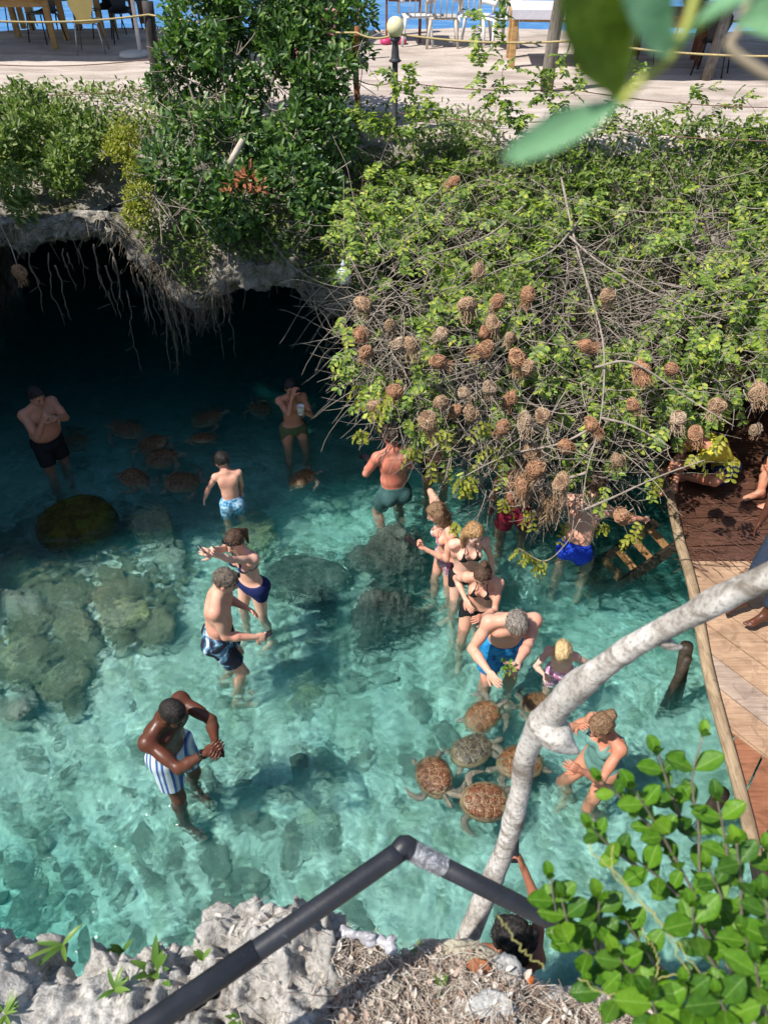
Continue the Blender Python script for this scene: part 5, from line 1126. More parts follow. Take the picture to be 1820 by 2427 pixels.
# ropes between the posts
def rope(pts, r, label, mat=None, sag=0.05):
    P = []
    for a, b in zip(pts[:-1], pts[1:]):
        for t in np.linspace(0, 1, 14, endpoint=False): q_ = np.array(a)*(1-t)+np.array(b)*t; q_ = q_-np.array([0, 0, 4*sag*t*(1-t)]); P.append(q_)
    P.append(np.array(pts[-1])); P = np.array(P); mb = MB(); mb.tube(P-P[0], r, 6); return mb.build('rope', mat or M['rope'], None, loc=tuple(P[0]), label=label, cat='rope')
pp = [G(-260, 262), G(2, 262), G(392, 246), G(850, 305), G(935, 308), G(1330, 330), G(1830, 380)]
for (z, nm, r, mt) in ((1.02, 'topmost yellow rope of the fence in front of the tables', 0.012, M['rope']), (0.55, 'middle brown cord of the terrace fence', 0.006, M['wire']), (0.22, 'lowest brown cord of the terrace fence', 0.005, M['wire'])):
    rope([p+np.array([0, -0.07, z]) for p in pp], r, nm, mt)
for z in (0.28, 0.62, 0.72, 0.86): 
    c = G(392, 246)+np.array([0, 0, z]); mb = MB(); mb.tube([(0.082*math.cos(t), 0.082*math.sin(t), 0.01*math.sin(t*2)) for t in np.linspace(0, 6.28, 16)], 0.008, 5); mb.build('rope_winding', M['rope'], None, loc=tuple(c+np.array([-0.02*z, 0.02*z, 0])), label={0.28: 'lowest', 0.62: 'second lowest', 0.72: 'second highest', 0.86: 'highest'}[z]+' rope winding round the thick dark fence post', cat='rope')
# globe lamp
c = G(935, 312); lamp = empty('globe_lamp', c, 'garden lamp with a cream glass globe on a dark metal post', 'lamp')
M['iron'] = simple('dark_grey_iron', (0.05, 0.052, 0.056), 0.5, 0.25, 20, 0.15); M['globe'] = simple('cream_glass_globe', (0.78, 0.70, 0.42), 0.18, 0.04, 3, 0, 0.6)
mb = MB(); mb.lathe([(0.07, 0), (0.065, 0.02), (0.034, 0.05), (0.032, 0.72), (0.034, 0.74)], n=16); mb.build('post', M['iron'], lamp)
mb = MB(); mb.lathe([(0.05, 0.74), (0.075, 0.755), (0.05, 0.775), (0.048, 0.79), (0.045, 0.80), (0.036, 0.90), (0.034, 0.93), (0.056, 0.96), (0.058, 0.985), (0.04, 0.99)], n=18); mb.build('collar', M['iron'], lamp)
mb = MB(); a = np.linspace(-1.35, math.pi/2, 16); mb.lathe([(0.098*math.cos(t)+0.0005, 1.085+0.103*math.sin(t)) for t in a], n=24); mb.build('globe', M['globe'], lamp)
# hammock
a_, b_ = G(1000, 60)+np.array([-0.7, 0.4, 1.7]), G(1200, 60)+np.array([0.75, 0.4, 1.7]); P = []
for t in np.linspace(0, 1, 24): P.append(a_*(1-t)+b_*t-np.array([0, 0, 4*1.12*t*(1-t)]))
mb = MB(); mb.tube(np.array(P)-P[0], [0.02+0.05*math.sin(math.pi*t) for t in np.linspace(0, 1, 24)], 8, flat=2.0); mb.build('hammock', simple('dark_blue_hammock', (0.05, 0.055, 0.075), 0.9, 0.5, 60, 0.4), None, loc=tuple(P[0]), label='dark hammock hanging in a curve over the garden chairs', cat='hammock')
# pink buckets by the lamp
for k, (x, y) in enumerate(((914, 104), (950, 104))):
    mb = MB(); mb.lathe([(0.05, 0), (0.09, 0.02), (0.10, 0.06), (0.06, 0.10), (0.02, 0.10)], n=12); mb.build('beach_shoe' if False else 'pink_pot', simple('pink_plastic', (0.6, 0.05, 0.17), 0.4, 0.1), None, loc=tuple(G(x, y)), label=['small pink pot left of the lamp globe', 'small pink pot right of the lamp globe'][k], cat='pot')
# ================================================================== VEGETATION
def leaf_mat(name, cols, rough=0.45, trans=0.35, spec=0.4):
    t = NT(name); co = t.coord(); r = t.n('ShaderNodeNewGeometry').outputs['Random Per Island']
    c = t.ramp(r, [(i/(len(cols)-1), cc) for i, cc in enumerate(cols)]); n = t.noise(co, 2.0, 3); c = t.mix(t.ramp(n, [(0.35, 0.0), (0.7, 0.35)]), c, tuple(np.array(cols[0])*0.8))
    p = t.pbr(c, rough, None, spec); tr = t.n('ShaderNodeBsdfTranslucent'); t.link(t.mix(1.0, c, (0.95, 1.25, 0.45), 'MULTIPLY'), tr.inputs[0])
    mx = t.n('ShaderNodeMixShader', i_0=trans); t.link(p.outputs[0], mx.inputs[1]); t.link(tr.outputs[0], mx.inputs[2]); t.link(mx.outputs[0], t.out.inputs[0]); return t.m
M['lf_bush'] = leaf_mat('pinnate_leaf', [(0.08, 0.14, 0.035), (0.14, 0.23, 0.04), (0.22, 0.33, 0.05), (0.33, 0.45, 0.06), (0.54, 0.56, 0.09)])
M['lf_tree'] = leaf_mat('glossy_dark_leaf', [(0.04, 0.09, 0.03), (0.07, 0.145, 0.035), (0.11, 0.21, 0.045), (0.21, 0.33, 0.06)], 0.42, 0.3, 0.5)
M['lf_bank'] = leaf_mat('bank_leaf', [(0.07, 0.12, 0.03), (0.13, 0.20, 0.04), (0.21, 0.29, 0.06), (0.32, 0.35, 0.11)])
M['lf_yellow'] = leaf_mat('yellow_green_leaf', [(0.20, 0.22, 0.03), (0.32, 0.34, 0.04), (0.42, 0.38, 0.05)])
M['lf_red'] = leaf_mat('dead_red_leaf', [(0.22, 0.06, 0.025), (0.35, 0.12, 0.05), (0.42, 0.20, 0.09)], 0.7, 0.15)
M['twig'] = simple('twig_bark', (0.30, 0.25, 0.205), 0.85, 0.4, 20, 0.2); M['drytwig'] = simple('dry_grass_stem', (0.33, 0.27, 0.19), 0.9, 0.4, 15, 0.1); M['root'] = simple('hanging_root', (0.17, 0.135, 0.10), 0.9, 0.4, 20, 0.2)
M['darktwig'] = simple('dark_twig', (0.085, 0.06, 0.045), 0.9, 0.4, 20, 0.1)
def leaves(pos, axis, norm, L, Wd, fold=0.18):
    """many little leaves: six-point blades bent along the midrib"""
    pos = np.asarray(pos, float); n = len(pos); a = axis/(np.linalg.norm(axis, axis=1)[:, None]+1e-9); nn = norm-a*(norm*a).sum(1)[:, None]; nn /= np.linalg.norm(nn, axis=1)[:, None]+1e-9; s = np.cross(a, nn)
    L = np.broadcast_to(L, (n,))[:, None]; Wd = np.broadcast_to(Wd, (n,))[:, None]
    pts = [pos, pos+a*L*0.35+s*Wd*0.5+nn*Wd*fold, pos+a*L*0.75+s*Wd*0.42+nn*Wd*fold, pos+a*L-nn*L*0.06, pos+a*L*0.75-s*Wd*0.42+nn*Wd*fold, pos+a*L*0.35-s*Wd*0.5+nn*Wd*fold]
    V = np.stack(pts, 1).reshape(-1, 3); b = np.arange(n)[:, None]*6; Q = np.concatenate([b+np.array([[0, 1, 2, 3]]), b+np.array([[0, 3, 4, 5]])]); return V, Q
def rnd_unit(n, r=rng):
    v = r.normal(size=(n, 3)); return v/np.linalg.norm(v, axis=1)[:, None]
def many_tubes(paths, rad, n=4):
    V, Q = [], []; off = 0
    for P, r in zip(paths, rad):
        v, f = tube_geo(P, r, n, cap=False); V.append(v); Q.append(np.array(f)+off); off += len(v)
    return np.concatenate(V), np.concatenate(Q)
def sprigs(starts, dirs, length, pairs, lL, lW, droop=0.5, r=rng):
    """pinnate twigs with paired leaflets; returns leaf arrays and stem paths"""
    LP, LA, LN, paths = [], [], [], []
    for s, d, ln in zip(starts, dirs, length):
        d = nrm(d); P = [np.array(s)]; m = 6; dd = d.copy()
        for j in range(m): dd = nrm(dd+np.array([0, 0, -droop/m])+r.normal(size=3)*0.07); P.append(P[-1]+dd*ln/m)
        P = np.array(P); paths.append(P); side = nrm(np.cross(dd, (0, 0, 1))+1e-6); up = np.cross(side, dd); up = up if up[2] > 0 else -up
        for t in np.linspace(0.12, 1.0, pairs):
            k = t*m; i = min(int(k), m-1); p = P[i]+(P[i+1]-P[i])*(k-i); dl = nrm(P[i+1]-P[i])
            for q in (-1, 1): LP.append(p); LA.append(side*q*0.95+dl*0.45+r.normal(size=3)*0.18-np.array([0, 0, 0.15])); LN.append(up+r.normal(size=3)*0.25)
    n = len(LP); return np.array(LP), np.array(LA), np.array(LN), paths
# ---- hanging bush on the right: a surface in space, upper edge to hanging fringe
def bush_top(px): return np.interp(px, [790, 860, 950, 1050, 1200, 1400, 1600, 1900], [470, 400, 360, 330, 320, 340, 350, 330])
def bush_bot(px): return np.interp(px, [800, 830, 900, 980, 1060, 1150, 1250, 1330, 1450, 1550, 1600, 1700, 1900], [700, 900, 1000, 1080, 1090, 1170, 1210, 1240, 1240, 1160, 1040, 985, 950])
def bush_point(px, v, lift=0.0):
    """v = 0 at the upper edge, 1 at the fringe"""
    py = bush_top(px)*(1-v)+bush_bot(px)*v; Y = np.interp(py, [300, 400, 500, 700, 900, 1050, 1250], [10.4, 9.3, 8.3, 7.05, 6.15, 5.65, 5.2])+lift; return W(px, py, Y=Y)
bush = empty('hanging_bush', W(1350, 700, Y=8.2), 'sprawling bush with small paired leaves, full of weaver nests, hanging over the pool', 'bush')
bb = np.array(bush.location)
st, di, ln = [], [], []
for k in range(3500):
    px = rng.uniform(800, 1900); v = rng.beta(1.15, 1.25); nz_ = vnoise(np.array([[px/85, v*7, 3.3]]))[0]
    if nz_ < -0.18+0.36*v and rng.random() < 0.92: continue
    if v > 0.5 and rng.random() < 0.5: continue
    p = bush_point(px, v, rng.normal()*0.22+0.1); st.append(p); d = np.array([rng.normal()*0.7-0.15, -0.7+rng.normal()*0.5, 0.35-1.0*v+rng.normal()*0.45]); di.append(d); ln.append(rng.uniform(0.13, 0.30))
LP, LA, LN, paths = sprigs(st, di, ln, 6, 0, 0)
# tall shoots standing up above the terrace edge
st2, di2, ln2, shoots = [], [], [], []
for px, py, hgt, lx in [(1030, 330, 0.9, -0.5), (1085, 340, 0.95, -0.35), (1150, 330, 1.25, -0.15), (1190, 330, 1.6, -0.1), (1215, 345, 1.0, 0.15), (1275, 350, 1.1, 0.3), (1340, 350, 0.9, -0.3), (1410, 360, 0.85, 0.25), (1500, 380, 1.0, 0.55), (1560, 385, 1.15, 0.75), (1620, 390, 1.2, 0.8), (1690, 390, 1.1, 0.7), (1760, 400, 1.0, 0.6), (980, 350, 0.7, -0.75), (1010, 350, 0.9, -0.95), (1250, 350, 0.75, -0.5)]:
    b0 = W(px, py, Y=9.3); pts = [b0]; d = nrm(np.array([lx, 0.1, 1.0]))
    for j in range(12): d = nrm(d+np.array([lx*0.05, 0, -0.045])+rng.normal(size=3)*0.05); pts.append(pts[-1]+d*hgt/12)
    pts = np.array(pts); shoots.append(pts)
    for j in range(3, 13):
        for q in range(2): st2.append(pts[j]); di2.append(rng.normal(size=3)*0.7+np.array([lx*0.6, -0.2, 0.3])); ln2.append(rng.uniform(0.10, 0.2))
a, b, c_, d_ = sprigs(st2, di2, ln2, 5, 0, 0, 0.3); LP = np.vstack([LP, a]); LA = np.vstack([LA, b]); LN = np.vstack([LN, c_]); paths += d_
n = len(LP); V, Q = leaves(LP-bb, LA, LN, rng.uniform(0.050, 0.085, n), rng.uniform(0.026, 0.042, n))
put('leaves', make_mesh('leaves', V, quads=Q, mats=M['lf_bush']), bush, kind='stuff')
V, Q = many_tubes([p-bb for p in paths], [0.0022]*len(paths), 3); put('leaf_stalks', make_mesh('leaf_stalks', V, quads=Q, mats=M['twig']), bush, kind='stuff')
# tangle of bare twigs
tp, tr_ = [], []
for k in range(2200):
    px = rng.uniform(830, 1900); v = rng.beta(1.8, 1.3); p = bush_point(px, v, 0.12+rng.normal()*0.2); L = rng.uniform(0.35, 1.1)*(1.5 if k % 4 == 0 and v < 0.7 else 1.0)*(0.45 if px > 1480 and v > 0.6 else 1.0)*(0.55 if v > 0.85 else 1.0); d = nrm(np.array([rng.normal()*0.9, -0.35+rng.normal()*0.4, -0.5*v+rng.normal()*0.5])); P = [p]; cv = rng.normal(size=3)*0.09
    for j in range(9): d = nrm(d+cv+rng.normal(size=3)*0.10); P.append(P[-1]+d*L/9)
    tp.append(np.array(P)-bb); tr_.append(np.linspace(rng.uniform(0.003, 0.007), 0.0015, 10))
V, Q = many_tubes(tp, tr_, 4); hf = len(Q)//2; put('twigs', make_mesh('twigs', V, quads=Q, mats=M['twig']), bush, kind='stuff')
# the dense dark inner mass of old twigs and dry leaves
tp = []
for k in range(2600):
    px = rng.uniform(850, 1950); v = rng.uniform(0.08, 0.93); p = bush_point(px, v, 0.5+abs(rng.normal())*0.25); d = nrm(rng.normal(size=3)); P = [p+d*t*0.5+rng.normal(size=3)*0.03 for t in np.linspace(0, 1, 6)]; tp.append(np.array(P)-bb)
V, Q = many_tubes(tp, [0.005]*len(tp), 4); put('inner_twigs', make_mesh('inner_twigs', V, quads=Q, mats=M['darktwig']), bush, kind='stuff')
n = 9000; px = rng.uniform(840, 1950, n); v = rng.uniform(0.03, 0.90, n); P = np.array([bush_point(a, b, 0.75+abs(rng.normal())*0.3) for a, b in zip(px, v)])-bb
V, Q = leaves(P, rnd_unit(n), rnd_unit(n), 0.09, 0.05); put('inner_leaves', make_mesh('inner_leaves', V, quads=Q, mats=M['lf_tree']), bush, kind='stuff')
# main limbs
def limb(pix, r0, r1, parent, base, mat, n=26, name='limb'):
    c = spline([W(x, y, Y=Y) for (x, y, Y) in pix], n); mb = MB(); mb.tube(c-base, np.linspace(r0, r1, n)*(1+0.12*np.sin(np.arange(n)*1.7)), 8); return mb.build(name, mat, parent)
for pix in ([(1330, 420, 8.6), (1360, 560, 7.6), (1400, 700, 6.6), (1430, 820, 5.9), (1425, 980, 5.35), (1390, 1120, 5.0), (1378, 1220, 4.85)], [(1375, 520, 7.9), (1300, 600, 7.3), (1180, 640, 6.9), (1060, 700, 6.5)], [(1410, 870, 5.7), (1500, 860, 5.6), (1640, 950, 5.4), (1740, 1010, 5.2)],
            [(1425, 1000, 5.3), (1330, 1050, 5.2), (1200, 1080, 5.3), (1080, 1140, 5.4)], [(1390, 1120, 5.0), (1290, 1150, 5.1), (1190, 1170, 5.2)], [(1380, 1210, 4.9), (1450, 1180, 4.8), (1560, 1130, 4.6), (1670, 1090, 4.5)], [(1425, 990, 5.3), (1500, 1010, 5.2), (1590, 1060, 5.1)],
            [(1350, 560, 7.5), (1420, 620, 7.2), (1560, 700, 6.9), (1720, 760, 6.6)], [(1250, 480, 8.3), (1150, 560, 7.8), (980, 620, 7.4), (860, 720, 6.9)], [(950, 900, 6.4), (1000, 1000, 6.0), (1080, 960, 6.0), (1180, 900, 6.0)], [(1000, 780, 6.8), (900, 860, 6.6), (860, 950, 6.4), (840, 1010, 6.3)]):
    limb(pix, 0.012, 0.004, bush, bb, M['twig'])
limb([(1375, 1230, 4.85), (1340, 1290, 4.85), (1290, 1330, 4.9), (1230, 1300, 4.95)], 0.006, 0.003, bush, bb, M['drytwig'], 20, 'hanging_shoot')
# leaflets along the lone hanging shoot and fringe sprays
stf, dif, lnf = [], [], []
for (x, y) in [(1232, 1302), (1250, 1312), (1272, 1322), (1300, 1335), (1095, 1135), (1110, 1150), (1060, 1020), (990, 1060), (905, 960), (860, 1020), (850, 905), (930, 940), (1125, 1130), (1190, 1180), (1255, 1210), (1340, 1240), (1440, 1240), (1500, 1270), (1520, 1240), (1560, 1130), (1650, 1080), (1720, 1030), (1740, 1090), (1020, 1090), (1085, 1240), (1170, 1060), (1150, 1000)]:
    for q in range(2): stf.append(W(x, y, Y=5.15)); dif.append((rng.normal()*0.6-0.3, -0.3, -0.5)); lnf.append(rng.uniform(0.08, 0.2))
a, b, c_, d_ = sprigs(stf, dif, lnf, 4, 0, 0, 0.8); V, Q = leaves(a-bb, b, c_, 0.06, 0.03); put('fringe_leaves', make_mesh('fringe_leaves', V, quads=Q, mats=M['lf_yellow']), bush, kind='stuff')
V, Q = many_tubes([p-bb for p in d_], [0.002]*len(d_), 3); put('fringe_stalks', make_mesh('fringe_stalks', V, quads=Q, mats=M['twig']), bush, kind='stuff')

# ---- weaver nests
def nest_mesh(k, mat):
    r = np.random.default_rng(50+k); paths = []
    for j in range(170):
        d = nrm(r.normal(size=3)); t = nrm(np.cross(d, r.normal(size=3))); rad = 0.062+0.012*r.random(); P = []
        for a in np.linspace(-1.0, 1.0, 8): P.append((d*math.cos(a)+t*math.sin(a))*rad*(1+0.05*r.normal()))
        P = np.array(P); P[:, 2] *= [1.0, 1.35, 1.1, 1.2, 0.9, 1.5][k]; P[:, :2] *= (1-0.35*np.clip(P[:, 2:3]/0.09, 0, 1)) if k in (1, 3, 5) else 1.0; P[:, 0] += 0.25*P[:, 2]*(k % 2); P *= 1+0.22*vnoise(P*16+k*5)[:, None]; paths.append(P)
    for j in range(26): a = r.random()*6.28; p = np.array([0.05*math.cos(a), 0.05*math.sin(a), -0.05]); paths.append(np.array([p, p+np.array([0.01*r.normal(), 0.01*r.normal(), -0.03]), p+np.array([0.02*r.normal(), 0.02*r.normal(), -0.06-0.05*r.random()])]))
    V, Q = many_tubes(paths, [0.0028]*len(paths), 3); return make_mesh('woven_grass', V, quads=Q, mats=mat)
nm_ = [leaf_mat('nest_straw_%s' % w, c, 0.9, 0.05, 0.1) for w, c in (('tan', [(0.30, 0.18, 0.10), (0.52, 0.35, 0.22), (0.68, 0.50, 0.34)]), ('pale', [(0.34, 0.23, 0.15), (0.56, 0.42, 0.29), (0.68, 0.54, 0.40)]), ('orange', [(0.28, 0.13, 0.07), (0.52, 0.28, 0.16), (0.66, 0.42, 0.26)]))]
NMESH = [nest_mesh(i, nm_[i % 3]) for i in range(6)]
core = []
for i in range(3):
    v = stone_mesh('nest_core', (0.060, 0.060, 0.068), 60+i, simple('nest_core_grass%d' % i, (0.16, 0.095, 0.055), 0.95, 0.4, 30, 0.6), 0.12, 3); core.append(v)
NP = [(1107, 722), (1180, 715), (1168, 768), (1150, 790), (1148, 828), (862, 720), (925, 770), (860, 792), (945, 815), (868, 836), (1048, 792), (975, 816), (1225, 852), (1252, 870), (1520, 882), (935, 930), (884, 962), (1045, 955), (1208, 945), (1160, 920), (1040, 858), (1020, 985), (1012, 1000), (1190, 1013), (1115, 978), (1405, 1008), (1272, 1112), (1258, 1068),
      (1330, 1146), (1475, 1222), (1792, 1016), (1650, 1030), (1607, 992), (1210, 800), (1250, 700), (1135, 640), (1390, 820), (1590, 875), (1700, 960), (1465, 1090), (1340, 1060), (1245, 1000), (1075, 430), (1100, 930), (1285, 985), (1500, 960), (1795, 930), (1235, 1150), (1080, 975), (1440, 700)]
LBL = {0: 'large tan nest high in the left half of the bush', 1: 'topmost nest of the stacked column of nests', 2: 'second nest from the top of the stacked column', 3: 'third nest from the top of the stacked column', 4: 'lowest nest of the stacked column', 5: 'orange nest on the upper left edge of the bush, below the white bottle', 9: 'round nest lowest on the left edge of the bush twigs', 10: 'orange cone-shaped nest alone between leaves', 12: 'tan nest touching a pale one in the middle of the bush',
       13: 'pale grey nest touching a tan one in the middle', 14: 'grey nest alone right of the main hanging limb', 15: 'round nest by the water above the sunburnt man', 16: 'small nest lowest at the far left of the fringe', 26: 'whitish nest above the ragged straw tail', 28: 'nest hanging with ragged straw beside the ladder man', 29: 'pale nest hanging lowest of all, beside the blue trunks man', 30: 'wide nest at the right edge of the photo', 31: 'wide straw nest beside the yellow shirt', 25: 'flattened nest above the head of the man in blue trunks', 47: 'ragged nest above the dark red shorts'}
def nest_label(px, py, colr):
    v_ = 'high up' if py < 760 else ('at mid height' if py < 930 else 'low down'); h_ = 'left part' if px < 1050 else ('middle' if px < 1320 else 'right part')
    near = min((abs(px-x)+abs(py-y), nm) for x, y, nm in ((1425, 850, 'main hanging limb'), (925, 1030, 'sunburnt man'), (1680, 1080, 'yellow shirt'), (1240, 1100, 'loose straw mass'), (815, 650, 'white bottle'), (1165, 770, 'stacked column of nests'), (1240, 860, 'touching pair of nests'), (900, 900, 'fringe over open water'), (1800, 980, 'wide nest at the right edge')))[1]
    return '%s nest %s, %s of bush, near the %s' % (colr, v_, h_, near)
for i, (px, py) in enumerate(NP):
    Y = float(np.interp(py, [430, 640, 720, 850, 1000, 1150, 1230], [8.3, 6.95, 6.5, 5.95, 5.5, 5.15, 5.0]))-0.22+(0.30*rng.random() if i % 3 == 0 else 0.0)
    c = W(px, py, Y=Y); sz = rng.uniform(0.78, 1.15)*(1.12 if i in (0, 1, 12, 13, 28, 31) else 0.92)
    lab = LBL.get(i) or nest_label(px, py, ['tan', 'pale', 'orange-brown'][((0, 2, 3, 5, 2, 0, 3, 5, 1, 2, 4)[i % 11]) % 3])
    o = empty('weaver_nest', c, lab, 'nest', 'weaver nests hanging in the bush'); o.rotation_euler = (rng.normal()*0.5, rng.normal()*0.5, rng.random()*6); o.scale = (sz, sz*rng.uniform(0.85, 1.1), sz*(1.0 if i not in (22,) else 1.5))
    put('woven_grass', NMESH[(0, 2, 3, 5, 2, 0, 3, 5, 1, 2, 4)[i % 11]], o); put('nest_wall', core[i % 3], o)
    s = c+np.array([0, 0, 0.07*sz]); mb = MB(); mb.tube(np.array([s, s+np.array([0.02, 0.05, 0.12]), s+np.array([0.05, 0.2, 0.26])])-s, 0.003, 4); t_ = mb.build('hanging_twig', M['twig'], o); t_.location = (0, 0, 0.07)
# ragged straw hanging below two nests
for (x, y, lb) in ((1300, 1190, 'ragged bundle of loose straw hanging beside the ladder man'), (1240, 1130, 'loose straw mass below the whitish nest')):
    c = W(x, y, Y=5.05); pth = []
    for j in range(120): o = rng.normal(size=3)*0.035; L = rng.uniform(0.08, 0.26); pth.append(np.array([o, o+np.array([rng.normal()*0.02, rng.normal()*0.02, -L*0.5]), o+np.array([rng.normal()*0.05, rng.normal()*0.05, -L])]))
    V, Q = many_tubes(pth, [0.003]*len(pth), 3); put('straw_bundle', make_mesh('straw_bundle', V, quads=Q, mats=nm_[0]), None, tuple(c), lb, 'straw')
c = W(46, 646, Y=7.9); o = empty('weaver_nest', c, 'single weaver nest hanging at the left edge of the cave mouth', 'nest', 'weaver nests hanging in the bush'); put('woven_grass', NMESH[2], o); put('nest_wall', core[2], o)
mb = MB(); mb.tube(spline([(0.0, 0, 0.07), (-0.05, 0.1, 0.25), (-0.2, 0.3, 0.5)], 8), 0.006, 5); mb.build('hanging_twig', M['twig'], o)

# ---- glossy leafy tree in the middle of the bank
tb = W(560, 400, Y=9.6); tree = empty('leafy_tree', tb, 'dense glossy dark green small tree rooted in the top of the rock bank', 'tree')
def clump_leaves(centres, radii, n, L, Wd, base, out=0.6):
    centres = np.array(centres, float); radii = np.array(radii, float); w = (radii**2).sum(1) if radii.ndim > 1 else radii**2; w = w/w.sum(); k = rng.choice(len(centres), n, p=w)
    R3 = radii if radii.ndim > 1 else np.repeat(radii[:, None], 3, 1); d = rnd_unit(n); rr = 1-0.45*rng.random(n)**1.4; P = centres[k]+d*R3[k]*rr[:, None]
    # rosettes: leaves share directions in small tufts
    keep = vnoise(P*2.6+9) > (-0.18 if n > 15000 else -0.32); P, d = P[keep], d[keep]; m = len(P); A = d*out+rnd_unit(m)*0.8+np.array([0, -0.1, 0.25]); return leaves(P-base, A, rnd_unit(m)*0.5+d*0.3+np.array([0, -0.2, 0.8]), rng.uniform(L*0.7, L*1.2, m), rng.uniform(Wd*0.75, Wd*1.1, m))
cen = []; rad = []
for (x, y, Y, r) in [(480, 60, 10.3, .55), (600, 20, 10.4, .65), (690, 70, 10.4, .55), (560, 130, 10.0, .62), (450, 150, 10.0, .42), (680, 160, 10.0, .55), (770, 60, 10.4, .4), (520, 230, 9.6, .52), (640, 250, 9.6, .6), (740, 230, 9.7, .48), (800, 170, 9.9, .3), (460, 290, 9.3, .42), (560, 330, 9.2, .5), (690, 330, 9.2, .5), (780, 320, 9.3, .38), (400, 400, 8.8, .36), (480, 430, 8.7, .40), (580, 470, 8.55, .42), (700, 430, 8.7, .42), (760, 450, 8.7, .3), (370, 470, 8.5, .25), (540, 520, 8.35, .28), (430, 490, 8.4, .25), (650, -60, 10.7, .6), (520, -50, 10.7, .5), (850, 30, 10.6, .25), (740, 500, 8.4, .22), (400, 210, 9.9, .3), (845, 120, 10.2, .22)]:
    cen.append(W(x, y, Y=Y)); rad.append(r)
rad = [q*0.86 for q in rad]
V, Q = clump_leaves(cen, rad, 21000, 0.105, 0.045, tb); put('leaves', make_mesh('leaves', V, quads=Q, mats=M['lf_tree']), tree, kind='stuff')
pth = []; rr = []
for pix, r0 in (([(555, 480, 9.0), (560, 400, 9.3), (545, 300, 9.7), (540, 200, 10.1), (520, 60, 10.5)], 0.05), ([(560, 400, 9.3), (600, 300, 9.7), (650, 180, 10.1), (690, 40, 10.5)], 0.035), ([(560, 420, 9.2), (640, 380, 9.3), (720, 300, 9.5), (800, 220, 9.8)], 0.028), ([(550, 350, 9.5), (480, 280, 9.6), (440, 180, 9.9)], 0.026)):
    c = spline([W(x, y, Y=Y) for x, y, Y in pix], 22); mb = MB(); mb.tube(c-tb, np.linspace(r0, r0*0.35, 22), 9); mb.build('limb', M['greypost'], tree)
for c in cen:
    for j in range(7): d = nrm(rng.normal(size=3)+np.array([0, -0.2, 0.3])); pth.append(np.array([c-tb-d*0.15, c-tb+d*0.2+rng.normal(size=3)*0.04, c-tb+d*0.5])); rr.append(0.005)
V, Q = many_tubes(pth, rr, 4); put('branchlets', make_mesh('branchlets', V, quads=Q, mats=M['twig']), tree, kind='stuff')
mb = MB(); a_, b_ = W(575, 330, Y=8.75), W(541, 394, Y=8.6); mb.tube(np.array([a_, b_])-a_, [0.03, 0.038], 10); mb.build('broken_stub', simple('pale_cut_wood', (0.50, 0.42, 0.33), 0.8, 0.3, 20, 0.3), None, loc=tuple(a_), label='pale broken branch stub sticking out of the leafy tree', cat='branch')
cen2 = [W(x, y, Y=8.25) for x, y in ((555, 455), (580, 430), (590, 415), (560, 470), (545, 460), (612, 445))]; V, Q = clump_leaves(cen2, [0.07]*6, 90, 0.09, 0.04, cen2[0]); put('dead_leaves', make_mesh('dead_leaves', V, quads=Q, mats=M['lf_red']), None, tuple(cen2[0]), 'cluster of dead red-brown leaves at the foot of the leafy tree', 'dead leaves')
# ---- bank cover: vines, grasses, small leaves growing on the rock bank
nrm_b = Nn
def bank_samples(n, x0, x1, j0, j1, r=rng):
    i = np.searchsorted(xs, r.uniform(x0, x1, n)).clip(0, nx-1 if False else BANK.shape[0]-1); j = r.integers(j0, j1, n); return BANK[i, j], Nn[i, j], i, j
lipj, topj = cs[5], cs[11]
P, N_, ii, jj = bank_samples(24000, -5.2, 5, cs[6], topj)
k = vnoise(P*1.1+3) + 0.55*(jj-cs[6])/(topj-cs[6]) > 0.12; P = P[k]; m = len(P); out = -Nn[ii[k], jj[k]]
out = np.where((out[:, 2:3] < 0) & (np.abs(out[:, 2:3]) > 0.3), -out, out)
V, Q = leaves(P+out*rng.uniform(0.01, 0.22, m)[:, None]+np.array([0, 0, 0.03]), rnd_unit(m)+np.array([0, -0.4, 0.2]), rnd_unit(m)*0.5+np.array([0, -0.3, 0.8]), rng.uniform(0.04, 0.10, m), rng.uniform(0.02, 0.042, m))
put('bank_leaves', make_mesh('bank_leaves', V, quads=Q, mats=M['lf_bank']), kind='stuff', label='low leafy ground cover growing over the rock bank', cat='ground cover')
P, N_, ii, jj = bank_samples(2600, -5.2, 4, cs[5]+14, topj); pth = []; rr = []
for p in P:
    L = rng.uniform(0.15, 0.55); d = nrm(np.array([rng.normal()*0.7, -0.6+rng.normal()*0.3, 0.25+rng.normal()*0.4])); q = [p]
    for j in range(6): d = nrm(d+np.array([rng.normal()*0.12, -0.03, -0.22])); q.append(q[-1]+d*L/6)
    pth.append(np.array(q)); rr.append(np.linspace(0.0035, 0.0012, 7))
V, Q = many_tubes(pth, rr, 3); put('dry_vines', make_mesh('dry_vines', V, quads=Q, mats=M['drytwig']), kind='stuff', label='tangled dry grass and vine stems on the rock bank', cat='dry grass')
